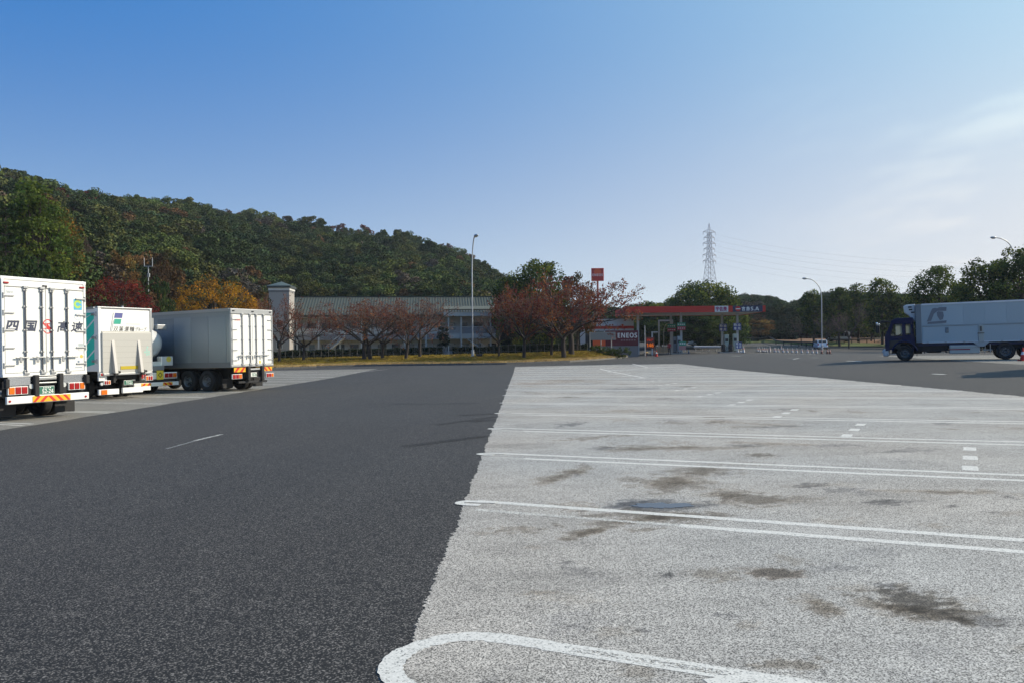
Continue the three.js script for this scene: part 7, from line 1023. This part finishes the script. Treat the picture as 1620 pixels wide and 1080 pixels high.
{
  const c1 = car('hatchback_car', 'white hatchback seen from behind at the right end of the cone line', 'car', { L: 4.1, W: 1.7, H: 1.5, tail: 0.5, colour: std(0.7, 0.73, 0.76, 0.25) }), p = at(1302, 540, 128); seat(c1, p.x, 128, -12);
  const c2 = car('parked_van', 'white van parked on the bank among the trees on the right', 'van', { L: 4.4, W: 1.7, H: 1.9, tail: 0.3, colour: std(0.66, 0.68, 0.7, 0.3) }), d = 150, x = at(1347, 540, d).x; c2.position.set(x, bankH(x, d), -d); c2.rotation.y = 75 * Math.PI / 180;
  const c3 = car('parked_car', 'white car half hidden beyond the crash rail under the canopy', 'car', { L: 4.2, W: 1.7, H: 1.45, tail: 0.5, colour: std(0.7, 0.7, 0.72, 0.3) }), d3 = 152, x3 = at(1124, 540, d3).x; c3.position.set(x3, G(x3, d3), -d3); c3.rotation.y = 80 * Math.PI / 180;
}

// ---------------------------------------------------------------- the station attendant
{
  // joints of a standing figure, arms folded loosely to the front, weight even; the body is one skin over tapered bones
  const J = { hipL: [-0.09, 0.9, 0], hipR: [0.09, 0.9, 0], kneeL: [-0.11, 0.49, 0.02], kneeR: [0.12, 0.49, 0.03], ankL: [-0.12, 0.09, -0.02], ankR: [0.13, 0.09, 0], toeL: [-0.14, 0.04, 0.15], toeR: [0.16, 0.04, 0.16], pel: [0, 0.95, 0], waist: [0, 1.08, 0.01], chest: [0, 1.27, 0], neck: [0, 1.43, -0.01], crown: [0, 1.5, 0.0], shL: [-0.18, 1.38, 0], shR: [0.18, 1.38, 0], elL: [-0.26, 1.12, 0.02], elR: [0.26, 1.12, 0.04], wrL: [-0.2, 0.95, 0.17], wrR: [0.16, 0.99, 0.22] };
  const B = [['hipL', 'kneeL', 0.09, 0.058], ['kneeL', 'ankL', 0.058, 0.042], ['ankL', 'toeL', 0.045, 0.034], ['hipR', 'kneeR', 0.09, 0.058], ['kneeR', 'ankR', 0.058, 0.042], ['ankR', 'toeR', 0.045, 0.034], ['hipL', 'hipR', 0.1, 0.1], ['pel', 'waist', 0.125, 0.115], ['waist', 'chest', 0.118, 0.14], ['chest', 'neck', 0.13, 0.06], ['shL', 'shR', 0.075, 0.075], ['shL', 'elL', 0.062, 0.048], ['elL', 'wrL', 0.048, 0.034], ['shR', 'elR', 0.062, 0.048], ['elR', 'wrR', 0.048, 0.034], ['neck', 'crown', 0.055, 0.052]];
  const field = (bones, k) => (x, y, z) => { let s = 0; for (const [a, b, ra, rb] of bones) { const dx = b[0] - a[0], dy = b[1] - a[1], dz = b[2] - a[2], t = clamp(((x - a[0]) * dx + (y - a[1]) * dy + (z - a[2]) * dz) / (dx * dx + dy * dy + dz * dz + 1e-9), 0, 1); s += Math.exp(-k * (Math.hypot(x - a[0] - dx * t, y - a[1] - dy * t, z - a[2] - dz * t) - lerp(ra, rb, t))); } return -Math.log(Math.max(s, 1e-30)) / k; };
  const skin = (f, c, half, n) => { const mc = new MarchingCubes(n, new THREE.MeshStandardMaterial(), false, false, 400000); mc.isolation = 0; const h = half; for (let k = 0; k < n; k++) for (let j = 0; j < n; j++) for (let i = 0; i < n; i++) mc.field[i + j * n + k * n * n] = -f(c[0] + (i / n * 2 - 1) * h, c[1] + (j / n * 2 - 1) * h, c[2] + (k / n * 2 - 1) * h); mc.update(); const p = Array.from(mc.positionArray.slice(0, mc.count * 3)), g = new THREE.BufferGeometry(); g.setAttribute('position', new THREE.Float32BufferAttribute(p.map((v, i) => v * h + c[i % 3]), 3)); const m = mergeVertices(g, 1e-4); m.computeVertexNormals(); return m; };
  const bones = B.map(([a, b, r0, r1]) => [J[a], J[b], r0, r1]), body = skin(field(bones, 60), [0, 0.78, 0.05], 0.84, 96);
  // colours by where on the figure: shoes, dark trousers, red jacket, skin at the neck
  const head = skin(field([[[0, 1.6, 0.01], [0, 1.64, 0.005], 0.09, 0.098], [[0, 1.53, 0.03], [0, 1.56, 0.04], 0.055, 0.065], [[0, 1.585, 0.1], [0, 1.605, 0.1], 0.016, 0.01], [[-0.095, 1.59, 0], [-0.095, 1.62, 0], 0.018, 0.02], [[0.095, 1.59, 0], [0.095, 1.62, 0], 0.018, 0.02], [[0, 1.45, 0], [0, 1.53, 0.01], 0.052, 0.05]], 110), [0, 1.59, 0.01], 0.17, 64);
  const hand = (w, dir, s) => { const d = V(...dir).normalize(), u = V(s, 0, 0).addScaledVector(d, -d.x * s).normalize(), n = d.clone().cross(u), W = V(...w), at3 = (a, b, c) => W.clone().addScaledVector(d, a).addScaledVector(u, b).addScaledVector(n, c).toArray(), bs = [[at3(0.0, 0, 0), at3(0.08, 0, 0), 0.03, 0.036]]; [[-0.03, 0.072], [-0.01, 0.082], [0.01, 0.078], [0.029, 0.06]].forEach(([o, l]) => { bs.push([at3(0.08, o, 0), at3(0.08 + l * 0.55, o * 1.1, 0.004), 0.0105, 0.0095], [at3(0.08 + l * 0.55, o * 1.1, 0.004), at3(0.08 + l * 0.85, o * 1.1, 0.03), 0.0095, 0.008]); }); bs.push([at3(0.03, -0.03, 0.0), at3(0.06, -0.058, 0.015), 0.014, 0.012], [at3(0.06, -0.058, 0.015), at3(0.09, -0.06, 0.03), 0.012, 0.009]); return skin(field(bs, 220), at3(0.08, 0, 0), 0.13, 72); };
  const hl = hand(J.wrL, [0.25, -0.3, 0.8], 1), hr = hand(J.wrR, [-0.35, -0.2, 0.8], -1);
  const paintBy = (g, f) => { const p = g.attributes.position, c = new Float32Array(p.count * 3); for (let i = 0; i < p.count; i++) c.set(f(p.getX(i), p.getY(i), p.getZ(i)), i * 3); g.setAttribute('color', new THREE.BufferAttribute(c, 3)); for (const k of Object.keys(g.attributes)) if (!['position', 'normal', 'color'].includes(k)) g.deleteAttribute(k); return g.index ? g.toNonIndexed() : g; };
  const SK = [0.45, 0.27, 0.19], whole = mergeGeometries([paintBy(body, (x, y, z) => y < 0.1 ? [0.015, 0.015, 0.015] : y < 0.93 && Math.hypot(x, 0) < 0.3 && !(Math.abs(x) > 0.13 && z > 0.1) && !(Math.abs(x) > 0.2) ? [0.03, 0.032, 0.04] : y > 1.47 ? SK : [0.36, 0.03, 0.035]), paintBy(head, (x, y, z) => { const eye = Math.hypot(Math.abs(x) - 0.034, y - 1.605) < 0.011 && z > 0.07, mouth = Math.abs(x) < 0.026 && Math.abs(y - 1.545) < 0.005 && z > 0.07; return eye ? [0.02, 0.02, 0.02] : mouth ? [0.3, 0.1, 0.09] : SK; }), paintBy(hl, () => SK), paintBy(hr, () => SK)]);
  const d = 110.3, x = sx(1059, d), t = thing('person', 'station attendant in a red jacket and dark trousers standing by the grey pump', 'person', [x, G(x, d), -d], 0.1);
  part(t, 'figure', whole, new THREE.MeshStandardMaterial({ vertexColors: true, roughness: 0.8, side: THREE.DoubleSide }));
  const hair = new THREE.SphereGeometry(0.108, 20, 14, 0, 6.284, 0, 1.75).scale(0.98, 1.05, 1.0).rotateX(-0.35).translate(0, 1.638, -0.006); part(t, 'hair', hair, std(0.015, 0.013, 0.012, 0.7));
  part(t, 'jacket_hem', new THREE.TorusGeometry(0.148, 0.014, 8, 28).rotateX(Math.PI / 2).scale(1.05, 1, 0.86).translate(0, 0.95, 0.0), std(0.3, 0.025, 0.03, 0.8)); part(t, 'collar', new THREE.TorusGeometry(0.066, 0.018, 8, 22).rotateX(Math.PI / 2 - 0.2).translate(0, 1.45, 0), std(0.3, 0.025, 0.03, 0.8));
}

scene.traverse((o) => { if (o.isMesh) o.castShadow = o.receiveShadow = true; });
renderer.render(scene, camera);
